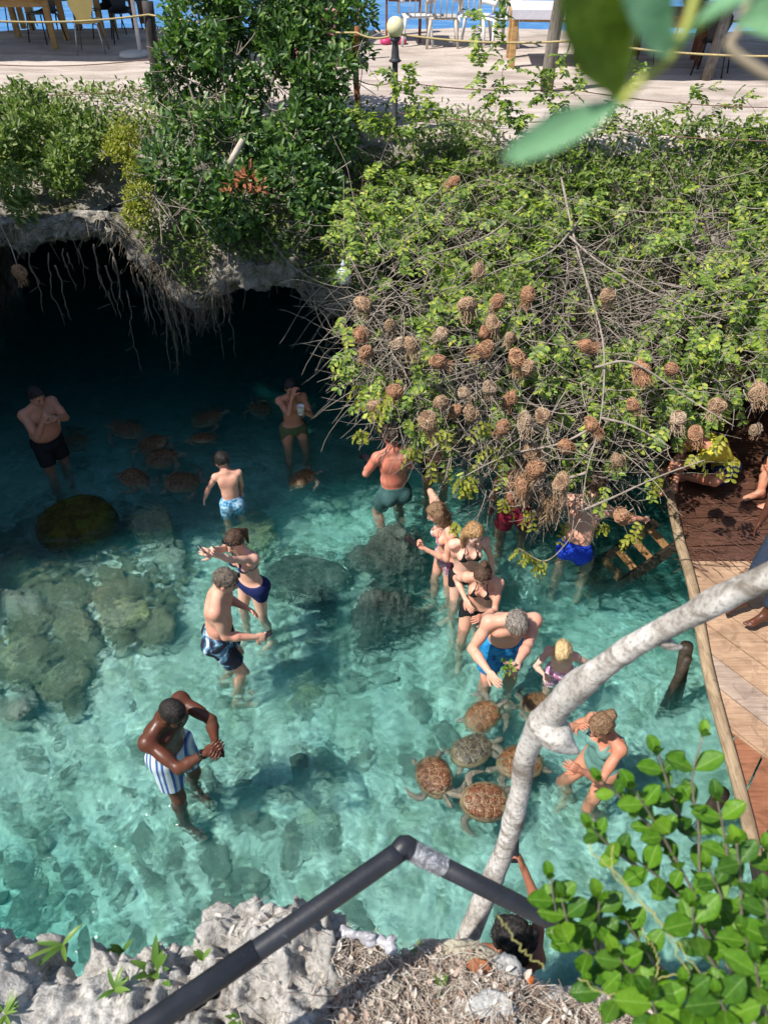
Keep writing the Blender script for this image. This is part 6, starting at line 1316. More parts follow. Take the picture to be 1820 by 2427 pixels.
for (spots, lab, nleaf, L) in (([(295, 300, 9.7, .16), (300, 340, 9.4, .18), (285, 380, 9.1, .20), (320, 420, 8.8, .16), (330, 470, 8.5, .18), (320, 510, 8.3, .14), (270, 340, 9.4, .12)], 'yellow-green trailing plant hanging down the left bank', 3000, 0.05), ([(25, 300, 9.6, .3), (60, 260, 10.2, .3), (30, 360, 9.1, .3), (90, 330, 9.4, .28), (150, 300, 9.8, .26), (110, 400, 8.9, .28), (200, 330, 9.5, .22), (40, 440, 8.6, .22), (0, 380, 9.0, .3), (150, 420, 8.7, .2), (230, 300, 9.8, .16), (60, 500, 8.4, .16), (170, 370, 9.1, .25)], 'light green leafy bush at the left edge of the bank', 6500, 0.085)):
    cc = [W(x, y, Y=Y) for x, y, Y, r in spots]; V, Q = clump_leaves(cc, [r for *_, r in spots], nleaf, L, L*0.42, cc[0], 0.3)
    put('trailing_plant', make_mesh('trailing_plant', V, quads=Q, mats=M['lf_yellow'] if 'yellow' in lab else M['lf_bank']), None, tuple(cc[0]), lab, 'plant')
# ---- roots hanging from the lip of the cave
rp = [(60, 600, 700), (115, 610, 770), (130, 640, 760), (150, 600, 690), (185, 600, 680), (222, 590, 720), (228, 620, 705), (250, 640, 755), (262, 600, 680), (268, 620, 740), (285, 660, 640), (300, 700, 880), (258, 700, 750), (310, 640, 700), (325, 660, 770), (335, 680, 760), (350, 690, 770), (352, 650, 700), (365, 690, 870), (375, 700, 800), (385, 700, 880), (395, 700, 830), (400, 710, 850), (405, 700, 870), (415, 720, 840), (425, 720, 800), (435, 740, 830), (470, 720, 760), (498, 700, 850), (505, 705, 800), (520, 690, 770), (545, 680, 845), (538, 690, 720), (775, 760, 920), (785, 740, 905), (797, 640, 850), (812, 700, 880), (818, 690, 870), (70, 640, 740), (160, 610, 640), (420, 700, 780), (345, 700, 800), (390, 690, 790), (378, 690, 830), (410, 720, 790)]
for i, (x, y0_, y1_) in enumerate(rp):
    a_ = W(x, y0_-12, Y=8.18); b_ = W(x+rng.normal()*6, y1_, Y=8.18); L = a_[2]-b_[2]; m = max(6, int(L/0.06)); q = [np.zeros(3)]
    for j in range(m): q.append(q[-1]+np.array([rng.normal()*0.014, rng.normal()*0.012, -L/m]))
    mb = MB(); mb.tube(np.array(q), np.linspace(rng.uniform(0.003, 0.009), 0.002, m+1)*(1+0.35*np.abs(rng.normal(size=m+1))), 6)
    for j in range(3, m, 4): d = np.array([rng.normal()*0.05, rng.normal()*0.05, -0.05]); mb.tube(np.array([q[j], q[j]+d*0.6, q[j]+d]), 0.003, 4)
    mb.build('hanging_root', M['root'], None, loc=tuple(a_), label={11: 'longest thin curling root hanging in the left cave mouth', 31: 'crooked root hanging farthest right in the right cave mouth', 33: 'leftmost of the bare roots below the white bottle', 28: 'straight root hanging alone over the right cave mouth', 1: 'root hanging alone near the left end of the cave mouth'}.get(i, ('short' if y1_-y0_ < 95 else 'medium' if y1_-y0_ < 135 else 'long')+' dry root hanging '+('at the far left of the left cave mouth' if x < 200 else 'in the middle of the left cave mouth' if x < 310 else 'from the left side of the rock nose' if x < 372 else 'from the tip of the rock nose' if x < 450 else 'over the right cave mouth' if x < 600 else 'below the white bottle')), cat='root', group='roots hanging over the cave mouth')
P, N_, ii, jj = bank_samples(420, -2.9, -1.8, cs[4]+8, cs[7]); pth = []; rr = []
for p in P:
    L = rng.uniform(0.1, 0.35); pth.append(np.array([p, p+np.array([rng.normal()*0.04, -0.05, -L*0.4]), p+np.array([rng.normal()*0.06, -0.05, -L])])); rr.append(0.0028)
V, Q = many_tubes(pth, rr, 3); put('root_fringe', make_mesh('root_fringe', V, quads=Q, mats=M['root']), kind='stuff', label='matted fringe of fine dry roots covering the hanging rock nose', cat='roots')
# white bottle
c = W(815, 668, Y=7.3); root = empty('bottle', c, 'white plastic bottle hanging neck up beside the rock', 'bottle')
mb = MB(); mb.lathe([(0.045, 0), (0.052, 0.008), (0.052, 0.10), (0.046, 0.125), (0.02, 0.15), (0.017, 0.165)], n=18); mb.build('bottle_body', simple('milky_plastic', (0.62, 0.64, 0.66), 0.3, 0.05, 4, 0), root)
mb = MB(); mb.lathe([(0.02, 0.165), (0.02, 0.195), (0.009, 0.20), (0.008, 0.23)], n=12); mb.build('cap', simple('grey_cap', (0.35, 0.37, 0.40), 0.4, 0.05, 4, 0), root)
mb = MB(); mb.tube([(0, 0, 0.23), (0.01, 0.08, 0.4), (0.0, 0.5, 0.8)], 0.002, 4); mb.build('string', M['twig'], root); root.scale = (1.25, 1.25, 1.0)

# ---- unseen tree, added left of view; crown shaped to shade the pool's back
def added_shade_tree(x, y, z0, h, crown, n, label):
    root = empty('added_shade_tree', (x, y, z0), label, 'tree', 'unseen trees added left of view for shade'); mb = MB(); mb.tube([(0, 0, 0), (0.1, 0.1, h*0.5), (0, 0, h)], [0.16, 0.12, 0.06], 10); mb.build('trunk', M['greypost'], root)
    V, Q = clump_leaves([np.array([cx, cy, cz]) for cx, cy, cz, r in crown], [r for *_, r in crown], n, 0.30, 0.17, np.array([x, y, z0])); put('crown', make_mesh('crown', V, quads=Q, mats=M['lf_tree']), root, kind='stuff')
added_shade_tree(-6.9, 6.0, 2.9, 5.5, [(-6.6, 5.2, 4.6, 0.85), (-6.7, 5.6, 5.6, 0.9), (-6.6, 5.2, 6.8, 1.0), (-6.5, 6.5, 4.0, 0.7), (-6.9, 5.1, 8.3, 0.9), (-6.4, 5.7, 3.7, 0.8), (-6.7, 4.9, 9.8, 0.8), (-6.7, 6.1, 6.4, 0.75), (-6.8, 5.6, 8.0, 0.75), (-6.7, 6.9, 4.1, 0.6), (-6.6, 6.6, 5.2, 0.65), (-6.8, 4.6, 11.2, 0.8), (-6.7, 6.75, 6.7, 0.6), (-6.7, 7.2, 5.3, 0.5)], 22000, 'unseen tree added left of view, crown shaped to shade the pool')
# ================================================================== FOREGROUND
RZ = 3.1
# rim rock the photographer looks over
edge_px = [(-900, 2330), (-300, 2290), (0, 2262), (60, 2262), (100, 2300), (170, 2290), (250, 2240), (330, 2225), (420, 2222), (490, 2195), (510, 2155), (560, 2140), (640, 2146), (700, 2165), (750, 2150), (800, 2185), (870, 2215), (950, 2250), (1030, 2235), (1110, 2235), (1180, 2290), (1260, 2330), (1330, 2360), (1450, 2360), (1600, 2390), (1900, 2420), (2600, 2500)]
EP = np.array([W(x, y, z=RZ) for x, y in edge_px])
nx3, nt3 = 620, 240; xr = np.linspace(-2.3, 2.3, nx3); ye = np.interp(xr, EP[:, 0], EP[:, 1])
Pr = []
tt = np.linspace(0, 1, nt3)
prof = np.array([(-2.9, 0.02), (-1.4, 0.02), (-0.5, 0.0), (-0.12, -0.01), (-0.02, -0.05), (0.0, -0.12), (-0.05, -0.3), (-0.15, -1.0), (-0.3, -2.2), (-0.35, -6.3)]); pl = np.array([0, 0.06, 0.28, 0.58, 0.72, 0.80, 0.88, 0.94, 0.97, 1.0])
oy = np.interp(tt, pl, prof[:, 0]); oz = np.interp(tt, pl, prof[:, 1])
Pr = np.stack([np.repeat(xr[:, None], nt3, 1), ye[:, None]+oy[None, :], RZ+np.repeat(oz[None, :], nx3, 0)], -1)
w_ = np.clip(1-np.abs(xr+1.0)/1.15, 0, 1)[:, None]*1.0                          # left half craggy, right half litter covered
cr = 0.35+0.65*np.clip((0.15-xr)/0.35, 0, 1)[:, None]
h = 0.10*fbm(Pr*2.6+5, 4)+cr*(0.075*fbm(Pr*9, 4, ridged=True)+0.035*fbm(Pr*24, 4, ridged=True)-0.07*np.clip(fbm(Pr*15+2, 3)-0.12, 0, 1)*2.2)
bs = np.exp(-(((Pr[..., 0]+0.30)/0.16)**2+((Pr[..., 1]-0.86)/0.10)**2))*0.10-np.exp(-(((Pr[..., 0]+0.92)/0.10)**2+((Pr[..., 1]-0.80)/0.1)**2))*0.05
bl = np.exp(-(((Pr[..., 0]+0.98)/0.30)**2+((Pr[..., 1]-0.60)/0.17)**2)); smooth_mask = bl
du = np.gradient(Pr, axis=0); dv = np.gradient(Pr, axis=1); Nr = np.cross(du, dv); Nr /= np.linalg.norm(Nr, axis=-1)[..., None]+1e-9; Nr *= np.sign(Nr[nx3//2, 50, 2])
Pr = Pr+Nr*((h*(1-0.75*smooth_mask)+0.07*smooth_mask)*np.clip((tt*8), 0, 1)[None, :])[..., None]; Pr[..., 2] += bs
Pr[..., 1] -= np.clip((tt-0.8)*2, 0, 1)[None, :]*0.05
q_ = grid_quads(nx3, nt3); q_ = q_ if Nr[0, 0, 2] > 0 else q_[:, ::-1]
put('rim_rock', make_mesh('rim_rock', Pr.reshape(-1, 3), quads=q_, mats=M['rimrock']), kind='structure')
def rim_z(x, y):
    i = int(np.clip(np.searchsorted(xr, x), 0, nx3-1)); col = Pr[i, :int(nt3*0.78)]; j = int(np.argmin(np.abs(col[:, 1]-y))); return float(col[j, 2])
# dry litter: stems, leaves, wood chips
pth = []; rr = []; lp = []
for k in range(5200):
    px = rng.uniform(520, 1600); py = rng.uniform(2170, 2520); p = W(px, py, z=RZ); e = np.interp(p[0], EP[:, 0], EP[:, 1])
    if p[1] > e-0.015 or (px < 800 and rng.random() < 0.93): continue
    p[2] = rim_z(p[0], p[1])+0.008+abs(rng.normal())*0.02; L = rng.uniform(0.02, 0.10); a_ = rng.random()*6.28; d = np.array([math.cos(a_), math.sin(a_), rng.normal()*0.25]); b_ = rng.normal(size=3)*0.012
    pth.append(np.array([p-d*L/2, p+b_, p+d*L/2])); rr.append(rng.uniform(0.0005, 0.0015))
    if k % 5 == 0: lp.append(p+np.array([0, 0, 0.004]))
V, Q = many_tubes(pth, rr, 4); put('dry_stems', make_mesh('dry_stems', V, quads=Q, mats=leaf_mat('dry_stem_straw', [(0.20, 0.13, 0.09), (0.38, 0.29, 0.23), (0.56, 0.48, 0.40), (0.74, 0.67, 0.58)], 0.9, 0.05, 0.1)), kind='stuff', label='dry stems and straw strewn over the rim rock', cat='litter')
lp = np.array(lp); m = len(lp); V, Q = leaves(lp, rnd_unit(m)*np.array([1, 1, 0.3]), rnd_unit(m)*0.4+np.array([0, 0, 1.]), rng.uniform(0.012, 0.040, m), rng.uniform(0.006, 0.018, m), 0.3)
put('dry_leaves', make_mesh('dry_leaves', V, quads=Q, mats=leaf_mat('dry_leaf_litter', [(0.26, 0.16, 0.11), (0.48, 0.37, 0.30), (0.62, 0.55, 0.48), (0.74, 0.69, 0.63)], 0.8, 0.1, 0.2)), kind='stuff', label='small dry leaves and chips scattered on the rim rock', cat='litter')
# pale stones lying on the rim
def pale_stone(px, py, wx, wy, hz, lab, col, seed, rz=0):
    t = rock_mat('pale_stone%d' % seed, tuple(np.array(col)*0.55), tuple(np.array(col)*0.85), col, 6, bumpd=0.01)
    p = W(px, py, z=RZ+0.03); p[2] = rim_z(p[0], p[1])+hz*0.4; o = put('stone', stone_mesh('stone', (wx, wy, hz), seed, t, 0.25, 4, 0.2), None, tuple(p), lab, 'stone'); o.rotation_euler = (0, 0, rz)
pale_stone(1112, 2256, 0.10, 0.032, 0.028, 'cream stone lying against the foot of the pale trunk', (0.66, 0.60, 0.45), 71, -0.2)
pale_stone(1195, 2300, 0.045, 0.05, 0.035, 'small white stone right of the pale trunk foot', (0.66, 0.65, 0.62), 72)
pale_stone(470, 2345, 0.075, 0.035, 0.03, 'smooth yellowish stone half under the black pipe', (0.66, 0.58, 0.38), 73, 0.5)
pale_stone(930, 2335, 0.03, 0.03, 0.02, 'small cream pebble in the litter below the pipe', (0.62, 0.56, 0.45), 74)
pale_stone(1160, 2395, 0.07, 0.04, 0.04, 'white rough stone at the bottom edge in the litter', (0.7, 0.69, 0.66), 75)
mb = MB(); p = W(1257, 2318, z=RZ+0.04); p[2] = rim_z(p[0], p[1])+0.02; mb.lathe([(0.0005, -0.014), (0.010, -0.010), (0.014, 0), (0.010, 0.011), (0.0005, 0.014)], n=14); mb.build('berry', simple('orange_berry', (0.50, 0.12, 0.02), 0.3, 0.15, 60, 0), None, loc=tuple(p), label='single orange berry lying in the dry litter', cat='berry')
V, Q = leaves(np.array([W(1105, 2290, z=RZ+0.06)])*0, np.array([[1., -0.2, 0]]), np.array([[0, 0, 1.]]), 0.085, 0.04, 0.25); put('fallen_leaf', make_mesh('fallen_leaf', V, quads=Q, mats=M['lf_red']), None, tuple(W(1098, 2286, z=RZ+0.06)), 'curled orange-red leaf in the litter below the trunk', 'leaf')
# crumpled plastic bag
Fb = Field((-0.13, -0.07, -0.05), (0.13, 0.07, 0.06), 0.005); Fb.cone((-0.07, 0.02, 0), (0.06, -0.02, 0), 0.020, 0.032, 0.02); g = Fb.grid(); Fb.d += (0.022*fbm(g*26, 3, ridged=True)).astype(np.float32); v, f = Fb.mesh(1)
put('plastic_bag', make_mesh('plastic_bag', v, quads=f, mats=simple('whitish_plastic_film', (0.36, 0.35, 0.37), 0.25, 0.45, 40, 0.5, 0.5)), None, tuple(W(872, 2222, z=RZ+0.05)), 'crumpled whitish plastic bag at the rim edge below the pipe', 'bag')
# pipe
M['foam'] = None
t = NT('black_pipe_foam'); co = t.coord(); n_ = t.noise(co, 9, 5, 0.6); n2 = t.noise(co, 90, 3)
c = t.ramp(n_, [(0.3, (0.012, 0.013, 0.017)), (0.7, (0.028, 0.031, 0.040))]); c = t.mix(t.ramp(n2, [(0.66, 0.0), (0.74, 0.35)]), c, (0.12, 0.12, 0.13)); t.pbr(c, 0.48, t.bump(n2, 0.25, 0.002), 0.5); M['foam'] = t.m
K0, K1, K2 = W(255, 2500, d=1.62), W(960, 2010, d=1.86), W(1560, 2310, d=2.10)
pipe = empty('pipe_handrail', K1, 'bent black foam-covered handrail pipe crossing the lower part of the photo', 'handrail')
KS = K0*0.60+K1*0.40
mb = MB(); mb.tube(spline([KS-K1, (KS+K1)/2-K1+np.array([0.004, 0, 0.006]), np.zeros(3)+nrm(K0-K1)*0.012], 14), 0.0245, 22); mb.build('upper_sleeve', M['foam'], pipe)
mb = MB(); d = nrm(KS-K0); mb.tube(np.array([K0-d*0.3, K0, KS+d*0.05])-K1+np.array([0, 0, 0.002]), 0.0268, 22); mb.build('lower_sleeve', M['foam'], pipe)
mb = MB(); mb.tube(spline([np.zeros(3)+nrm(K0-K1)*0.02, nrm(K2-K1)*0.0+np.array([0, 0.004, 0.006]), nrm(K2-K1)*0.03], 8), 0.0243, 20); mb.build('elbow', M['foam'], pipe)
mb = MB(); mb.tube(np.array([nrm(K2-K1)*0.02, (K2-K1)*0.5, (K2-K1)]), 0.0238, 20); mb.build('right_sleeve', M['foam'], pipe)
t = NT('clear_plastic_wrap'); co = t.coord(); n_ = t.noise(co, 60, 4, 0.7, 1.5); nb = t.bump(n_, 1.0, 0.01); gl = t.n('ShaderNodeBsdfGlossy', i_Roughness=0.12); t.link(nb, gl.inputs['Normal']); gl.inputs[0].default_value = (0.85, 0.85, 0.88, 1); tr = t.n('ShaderNodeBsdfTransparent'); df = t.n('ShaderNodeBsdfDiffuse'); df.inputs[0].default_value = (0.6, 0.62, 0.66, 1)
m1 = t.n('ShaderNodeMixShader', i_0=0.35); t.link(tr.outputs[0], m1.inputs[1]); t.link(gl.outputs[0], m1.inputs[2]); m2 = t.n('ShaderNodeMixShader'); t.link(t.ramp(n_, [(0.5, 0.05), (0.6, 0.55)]), m2.inputs[0]); t.link(m1.outputs[0], m2.inputs[1]); t.link(df.outputs[0], m2.inputs[2]); t.link(m2.outputs[0], t.out.inputs[0])
dd_ = nrm(K2-K1); V, F = tube_geo([dd_*s for s in np.linspace(0.015, 0.115, 16)], 0.0272, 36, False); V = V+0.004*fbm(V*70, 3, ridged=True)[:, None]*nrm(np.array([0.2, 0.3, 1.])); put('plastic_wrap', make_mesh('plastic_wrap', V, F=F, mats=t.m), pipe)

# pale trunk that bends over the water
t = NT('pale_smooth_bark'); co = t.coord(); n1 = t.noise(co, 7, 6, 0.65, 0.5); n2 = t.noise(co, 38, 5, 0.7)
z = t.n('ShaderNodeMapping', i_Vector=co, i_Scale=(2.5, 2.5, 16)).outputs[0]; n3 = t.noise(z, 1.6, 4, 0.6, 0.4)
c = t.ramp(n1, [(0.34, (0.20, 0.175, 0.15)), (0.46, (0.40, 0.37, 0.335)), (0.60, (0.58, 0.55, 0.51))]); c = t.mix(t.ramp(n3, [(0.56, 0.0), (0.62, 0.75)]), c, (0.15, 0.12, 0.09)); n5 = t.noise(co, 90, 4, 0.7); c = t.mix(t.ramp(n5, [(0.40, 0.6), (0.5, 0.0)]), c, (0.14, 0.12, 0.10)); c = t.mix(t.ramp(n2, [(0.56, 0.0), (0.68, 0.6)]), c, (0.55, 0.53, 0.50))
t.pbr(c, 0.8, t.bump(t.math('ADD', n2, n3), 0.35, 0.006), 0.2); M['bark'] = t.m
def trunk_pts(lst, n): 
    c = np.array([W(x, y, d=d) for x, y, d, w in lst]); r = np.array([w/2*d/FPX for x, y, d, w in lst]); k = np.linspace(0, len(lst)-1, n); return spline(c, n), np.interp(k, range(len(lst)), r)
C1, r1 = trunk_pts([(1030, 2420, 2.65, 72), (1075, 2310, 2.60, 68), (1118, 2200, 2.54, 62), (1165, 2090, 2.48, 56), (1205, 1985, 2.42, 54), (1232, 1880, 2.34, 56), (1246, 1790, 2.26, 60), (1282, 1725, 2.16, 82), (1335, 1660, 2.04, 84), (1410, 1595, 1.92, 70), (1520, 1520, 1.82, 64), (1650, 1450, 1.72, 70), (1780, 1385, 1.62, 74), (1960, 1315, 1.52, 76)], 90)
trunk = empty('bent_trunk', C1[8], 'pale smooth bent trunk leaning from the rim out to the right over the pool', 'trunk'); tb2 = np.array(trunk.location)
V, F = tube_geo(C1-tb2, r1*0.86*(1+0.05*np.sin(np.linspace(0, 60, 90))), 40, True); nn_ = len(C1)
cen_ = np.repeat(C1-tb2, 40, 0); rad_ = V[:len(cen_)]-cen_; hN = 0.16*fbm(V[:len(cen_)]*8, 3)+0.10*fbm(V[:len(cen_)]*34, 3); arc = np.repeat(np.linspace(0, 1, nn_), 40); ring_ = 0.045*np.exp(-((np.sin(arc*95+2*vnoise(V[:len(cen_)]*6))-1)/0.12)**2); V[:len(cen_)] = cen_+rad_*(1+hN+ring_)[:, None]
put('stem', make_mesh('stem', V, F=F, mats=M['bark']), trunk)
C2, r2 = trunk_pts([(1290, 1710, 2.12, 80), (1320, 1745, 2.12, 84), (1345, 1768, 2.12, 46), (1372, 1785, 2.12, 10)], 12); mb = MB(); mb.tube(C2-tb2, r2, 22); mb.build('broken_stub', M['bark'], trunk)
C2, r2 = trunk_pts([(1560, 1510, 1.80, 42), (1590, 1530, 1.80, 26), (1618, 1535, 1.80, 8)], 8); mb = MB(); mb.tube(C2-tb2, r2, 16); mb.build('knob', M['bark'], trunk)

# ---- broad-leaved shrub, lower right: every leaf is an object
def big_leaf_mesh(seed):
    r = np.random.default_rng(seed); nu, nv = 9, 12; V = []
    for j in range(nv):
        t_ = j/(nv-1); w = 0.30*(math.sin(math.pi*min(t_**1.12, 1))**0.55)*(0.55+0.45*min(t_*2.2, 1)) if 0 < t_ < 1 else 0.006
        for i in range(nu):
            u = -1+2*i/(nu-1); V.append((u*w, t_, 0.30*w*abs(u)**1.4+0.012*math.sin(t_*14)*abs(u)-0.10*t_*t_*(1+0.6*r.random())*1.0+(0.004 if i == nu//2 else 0)*-1))
    V = np.array(V); Q = grid_quads(nv, nu); n = len(V); V2 = V-np.array([0, 0, 0.007]); mi = [0]*len(Q)+[0]*len(Q)
    rim = [i for i in range(nu)]+[j*nu+nu-1 for j in range(1, nv)]+[(nv-1)*nu+i for i in range(nu-2, -1, -1)]+[j*nu for j in range(nv-2, 0, -1)]
    F = [tuple(q)[::-1] for q in Q]+[tuple(q+n) for q in Q]+[(rim[k], rim[(k+1) % len(rim)], n+rim[(k+1) % len(rim)], n+rim[k]) for k in range(len(rim))]
    return make_mesh('leaf', np.vstack([V, V2]), F=F, mats=M['bigleaf'][seed % 3])
def bigleaf(name, c1, c2, edge, vein):
    t = NT(name); co = t.coord(); x = t.n('ShaderNodeSeparateXYZ', i_0=co).outputs; ax = t.math('ABSOLUTE', x[0]); n = t.noise(co, 4, 4); obj = t.n('ShaderNodeObjectInfo').outputs['Random']
    c = t.mix(t.ramp(n, [(0.35, 0.0), (0.65, 1.0)]), c1, c2); sp = t.noise(co, 11, 4, 0.7, 0.6); c = t.mix(t.ramp(sp, [(0.66, 0.0), (0.70, 0.55)]), c, (0.20, 0.16, 0.04)); c = t.mix(t.ramp(obj, [(0.0, 0.0), (0.7, 0.15), (1.0, 0.7)]), c, edge)
    c = t.mix(t.ramp(ax, [(0.004, 0.85), (0.018, 0.0)]), c, vein); c = t.mix(t.ramp(ax, [(0.265, 0.0), (0.30, 0.6)]), c, edge)
    p = t.pbr(c, 0.38, t.bump(t.math('ADD', n, t.noise(co, 16, 3)), 0.2, 0.02), 0.4); tr = t.n('ShaderNodeBsdfTranslucent'); t.link(t.mix(1.0, c, (1.0, 1.4, 0.4), 'MULTIPLY'), tr.inputs[0]); mx = t.n('ShaderNodeMixShader', i_0=0.38); t.link(p.outputs[0], mx.inputs[1]); t.link(tr.outputs[0], mx.inputs[2]); t.link(mx.outputs[0], t.out.inputs[0]); return t.m
M['bigleaf'] = [bigleaf('broad_leaf_a', (0.07, 0.19, 0.014), (0.13, 0.30, 0.018), (0.19, 0.36, 0.03), (0.26, 0.42, 0.08)), bigleaf('broad_leaf_b', (0.07, 0.20, 0.012), (0.13, 0.31, 0.018), (0.24, 0.42, 0.03), (0.3, 0.46, 0.1)), bigleaf('broad_leaf_c', (0.035, 0.12, 0.014), (0.07, 0.19, 0.015), (0.15, 0.30, 0.03), (0.2, 0.36, 0.08))]
BL = [big_leaf_mesh(s) for s in range(9)]
SD = 1.35
shrub = empty('broad_leaved_shrub', W(1600, 2480, d=1.6), 'shrub with bright rounded glossy leaves filling the lower right corner', 'shrub'); sb = np.array(shrub.location)
M['stem'] = simple('shrub_stem', (0.20, 0.17, 0.13), 0.8, 0.3, 40, 0.2)
def put_leaf(p, axis, up, L):
    a = nrm(axis); u = nrm(np.asarray(up)-a*np.dot(up, a)); s = np.cross(a, u); o = put('leaf', BL[rng.integers(len(BL))], shrub)
    o.matrix_local = Matrix(((s[0]*L, a[0]*L, u[0]*L, p[0]-sb[0]), (s[1]*L, a[1]*L, u[1]*L, p[1]-sb[1]), (s[2]*L, a[2]*L, u[2]*L, p[2]-sb[2]), (0, 0, 0, 1)))
toCam = -FW
shoots_ = [ # photo points from tip to base, depth
    ([(1665, 1748), (1640, 1850), (1655, 1960), (1660, 2080), (1690, 2200), (1740, 2330), (1780, 2450)], 1.40, 7, 66),
    ([(1500, 1870), (1540, 1930), (1580, 2000), (1640, 2110), (1700, 2230), (1760, 2350)], 1.36, 7, 70),
    ([(1425, 1850), (1480, 1900), (1550, 1970), (1600, 2050)], 1.38, 4, 62),
    ([(1745, 2000), (1755, 2080), (1758, 2180), (1775, 2290), (1800, 2420)], 1.28, 6, 72),
    ([(1305, 2085), (1320, 2165), (1360, 2235), (1440, 2290), (1510, 2350), (1580, 2430)], 1.34, 7, 72),
    ([(1330, 2130), (1350, 2200), (1380, 2240)], 1.36, 3, 80), ([(1400, 1960), (1450, 2010), (1530, 2070)], 1.40, 4, 62), ([(1700, 1900), (1720, 2000), (1730, 2100)], 1.42, 4, 66), ([(1560, 1790), (1590, 1880), (1620, 1960)], 1.44, 4, 60),
    ([(1420, 2130), (1418, 2180), (1410, 2230), (1430, 2290)], 1.38, 4, 66),
    ([(1460, 2260), (1490, 2300), (1530, 2360)], 1.33, 3, 78),
    ([(1640, 2150), (1650, 2220), (1700, 2300), (1760, 2400)], 1.26, 5, 76),
    ([(1620, 2330), (1640, 2380), (1680, 2450)], 1.22, 3, 82),
    ([(1510, 2040), (1560, 2080), (1620, 2140), (1680, 2230)], 1.42, 5, 58),
    ([(1790, 2280), (1800, 2350), (1820, 2430)], 1.2, 4, 84), ([(1540, 2360), (1560, 2410), (1600, 2470)], 1.24, 4, 80), ([(1700, 2360), (1730, 2420)], 1.22, 3, 84), ([(1810, 2130), (1830, 2230), (1840, 2340)], 1.28, 5, 72),
    ([(1680, 2060), (1720, 2150), (1760, 2260)], 1.42, 4, 66), ([(1760, 2210), (1790, 2290)], 1.34, 3, 74), ([(1820, 2020), (1850, 2130)], 1.33, 3, 70), ([(1400, 2330), (1470, 2380), (1540, 2440)], 1.46, 4, 62), ([(1480, 2180), (1520, 2240), (1580, 2330)], 1.48, 4, 62)]
for (pts, dp, nodes, lpx) in shoots_:
    q = [W(x, y, d=dp+0.05*k) for k, (x, y) in enumerate(pts)]; c = spline(q, 40); mb = MB(); mb.tube(c-sb, np.linspace(0.0016, 0.0042, 40), 8); mb.build('stem', M['stem'], shrub)
    total = np.linalg.norm(np.diff(c, axis=0), axis=1).sum()
    for k in range(nodes+1):
        t_ = (k/nodes)**0.95*0.85; i = int(t_*39); p = c[i]; dr = nrm(c[max(i-1, 0)]-c[min(i+2, 39)]); L = lpx*dp/FPX*rng.uniform(0.72, 1.25)*(0.75 if k == 0 else 1.08); az = (k % 2)*math.pi/2+rng.normal()*0.25
        e1 = nrm(np.cross(dr, (0.3, 0.2, 1))); e2 = np.cross(dr, e1)
        for sgn in (0, math.pi):
            o_ = e1*math.cos(az+sgn)+e2*math.sin(az+sgn); sp_ = 0.5 if k == 0 else 1.0+0.3*rng.random(); ax = nrm(dr*(1.15-0.35*sp_)+o_*sp_*0.85+np.array([0, 0, 0.05])); put_leaf(p, ax, nrm(dr*0.9-o_*0.35+toCam*0.55+np.array([0, 0, 0.3])), L)
        if k == 0: put_leaf(p, nrm(dr+toCam*0.3), nrm(toCam+e1*0.3), L*0.7)
# yellow runners of a climbing plant in the shrub
for pix in ([(1390, 2010), (1500, 2110), (1600, 2230), (1680, 2340), (1720, 2420)], [(1370, 2320), (1460, 2360), (1560, 2320), (1680, 2310)], [(1520, 2200), (1560, 2280), (1540, 2360)], [(1450, 2010), (1460, 2080), (1570, 2200), (1640, 2320)], [(1180, 2170), (1230, 2240), (1290, 2300)]):
    c = spline([W(x, y, d=1.28) for x, y in pix], 30); mb = MB(); mb.tube(c-sb+0.004*rng.normal(size=(30, 1))*0.4, 0.0011, 6); mb.build('yellow_runner', simple('yellow_vine', (0.38, 0.36, 0.12), 0.6, 0.2, 30, 0), shrub)
# ---- small green plants on the rim
M['grass'] = leaf_mat('fresh_grass_blade', [(0.08, 0.17, 0.03), (0.14, 0.26, 0.04), (0.24, 0.36, 0.07)], 0.4, 0.35)
def tuft(px, py, n, L, lab, spread=1.0, wid=0.009, z=None):
    p = W(px, py, z=RZ+0.02); p[2] = rim_z(p[0], p[1]) if z is None else z; mb = MB(); L *= 0.72; wid *= 0.85
    for k in range(n):
        a_ = rng.random()*6.28; ln = L*rng.uniform(0.5, 1.1); d = np.array([math.cos(a_)*spread, math.sin(a_)*spread, rng.uniform(0.5, 1.2)]); d = nrm(d); c = []; q = np.zeros(3); dd = d.copy()
        for j in range(7): c.append(q.copy()); q = q+dd*ln/6; dd = nrm(dd+np.array([0, 0, -0.16])+d*0.03)
        c = np.array(c); s = nrm(np.cross(d, (0, 0, 1))); w = wid*np.sin(np.linspace(0.25, math.pi, 7))**0.8*rng.uniform(0.7, 1.3); V = np.vstack([c+s*w[:, None], c-np.array([0, 0, 1])*w[:, None]*0.35, c-s*w[:, None]]); F = [(i, i+1, 7+i+1, 7+i) for i in range(6)]+[(7+i, 7+i+1, 14+i+1, 14+i) for i in range(6)]; mb.add(V, F)
    mb.build('grass_tuft', M['grass'], None, loc=tuple(p), label=lab, cat='plant', group='green tufts growing on the rim rock')
tuft(365, 2300, 12, 0.15, 'broad-leaved bright green seedling in the middle of the left rim rock', 0.5, 0.013)
tuft(25, 2420, 26, 0.09, 'dense bright green tuft in the lower left corner', 1.0, 0.006)
tuft(280, 2360, 10, 0.10, 'green tuft beside a crack left of the pipe', 0.9, 0.007)
tuft(140, 2230, 5, 0.16, 'long-leaved sprig reaching over the water at the left', 1.4, 0.010, RZ-0.02)
tuft(270, 2222, 6, 0.09, 'small upright sprig on the rim edge at the left', 0.4, 0.009)
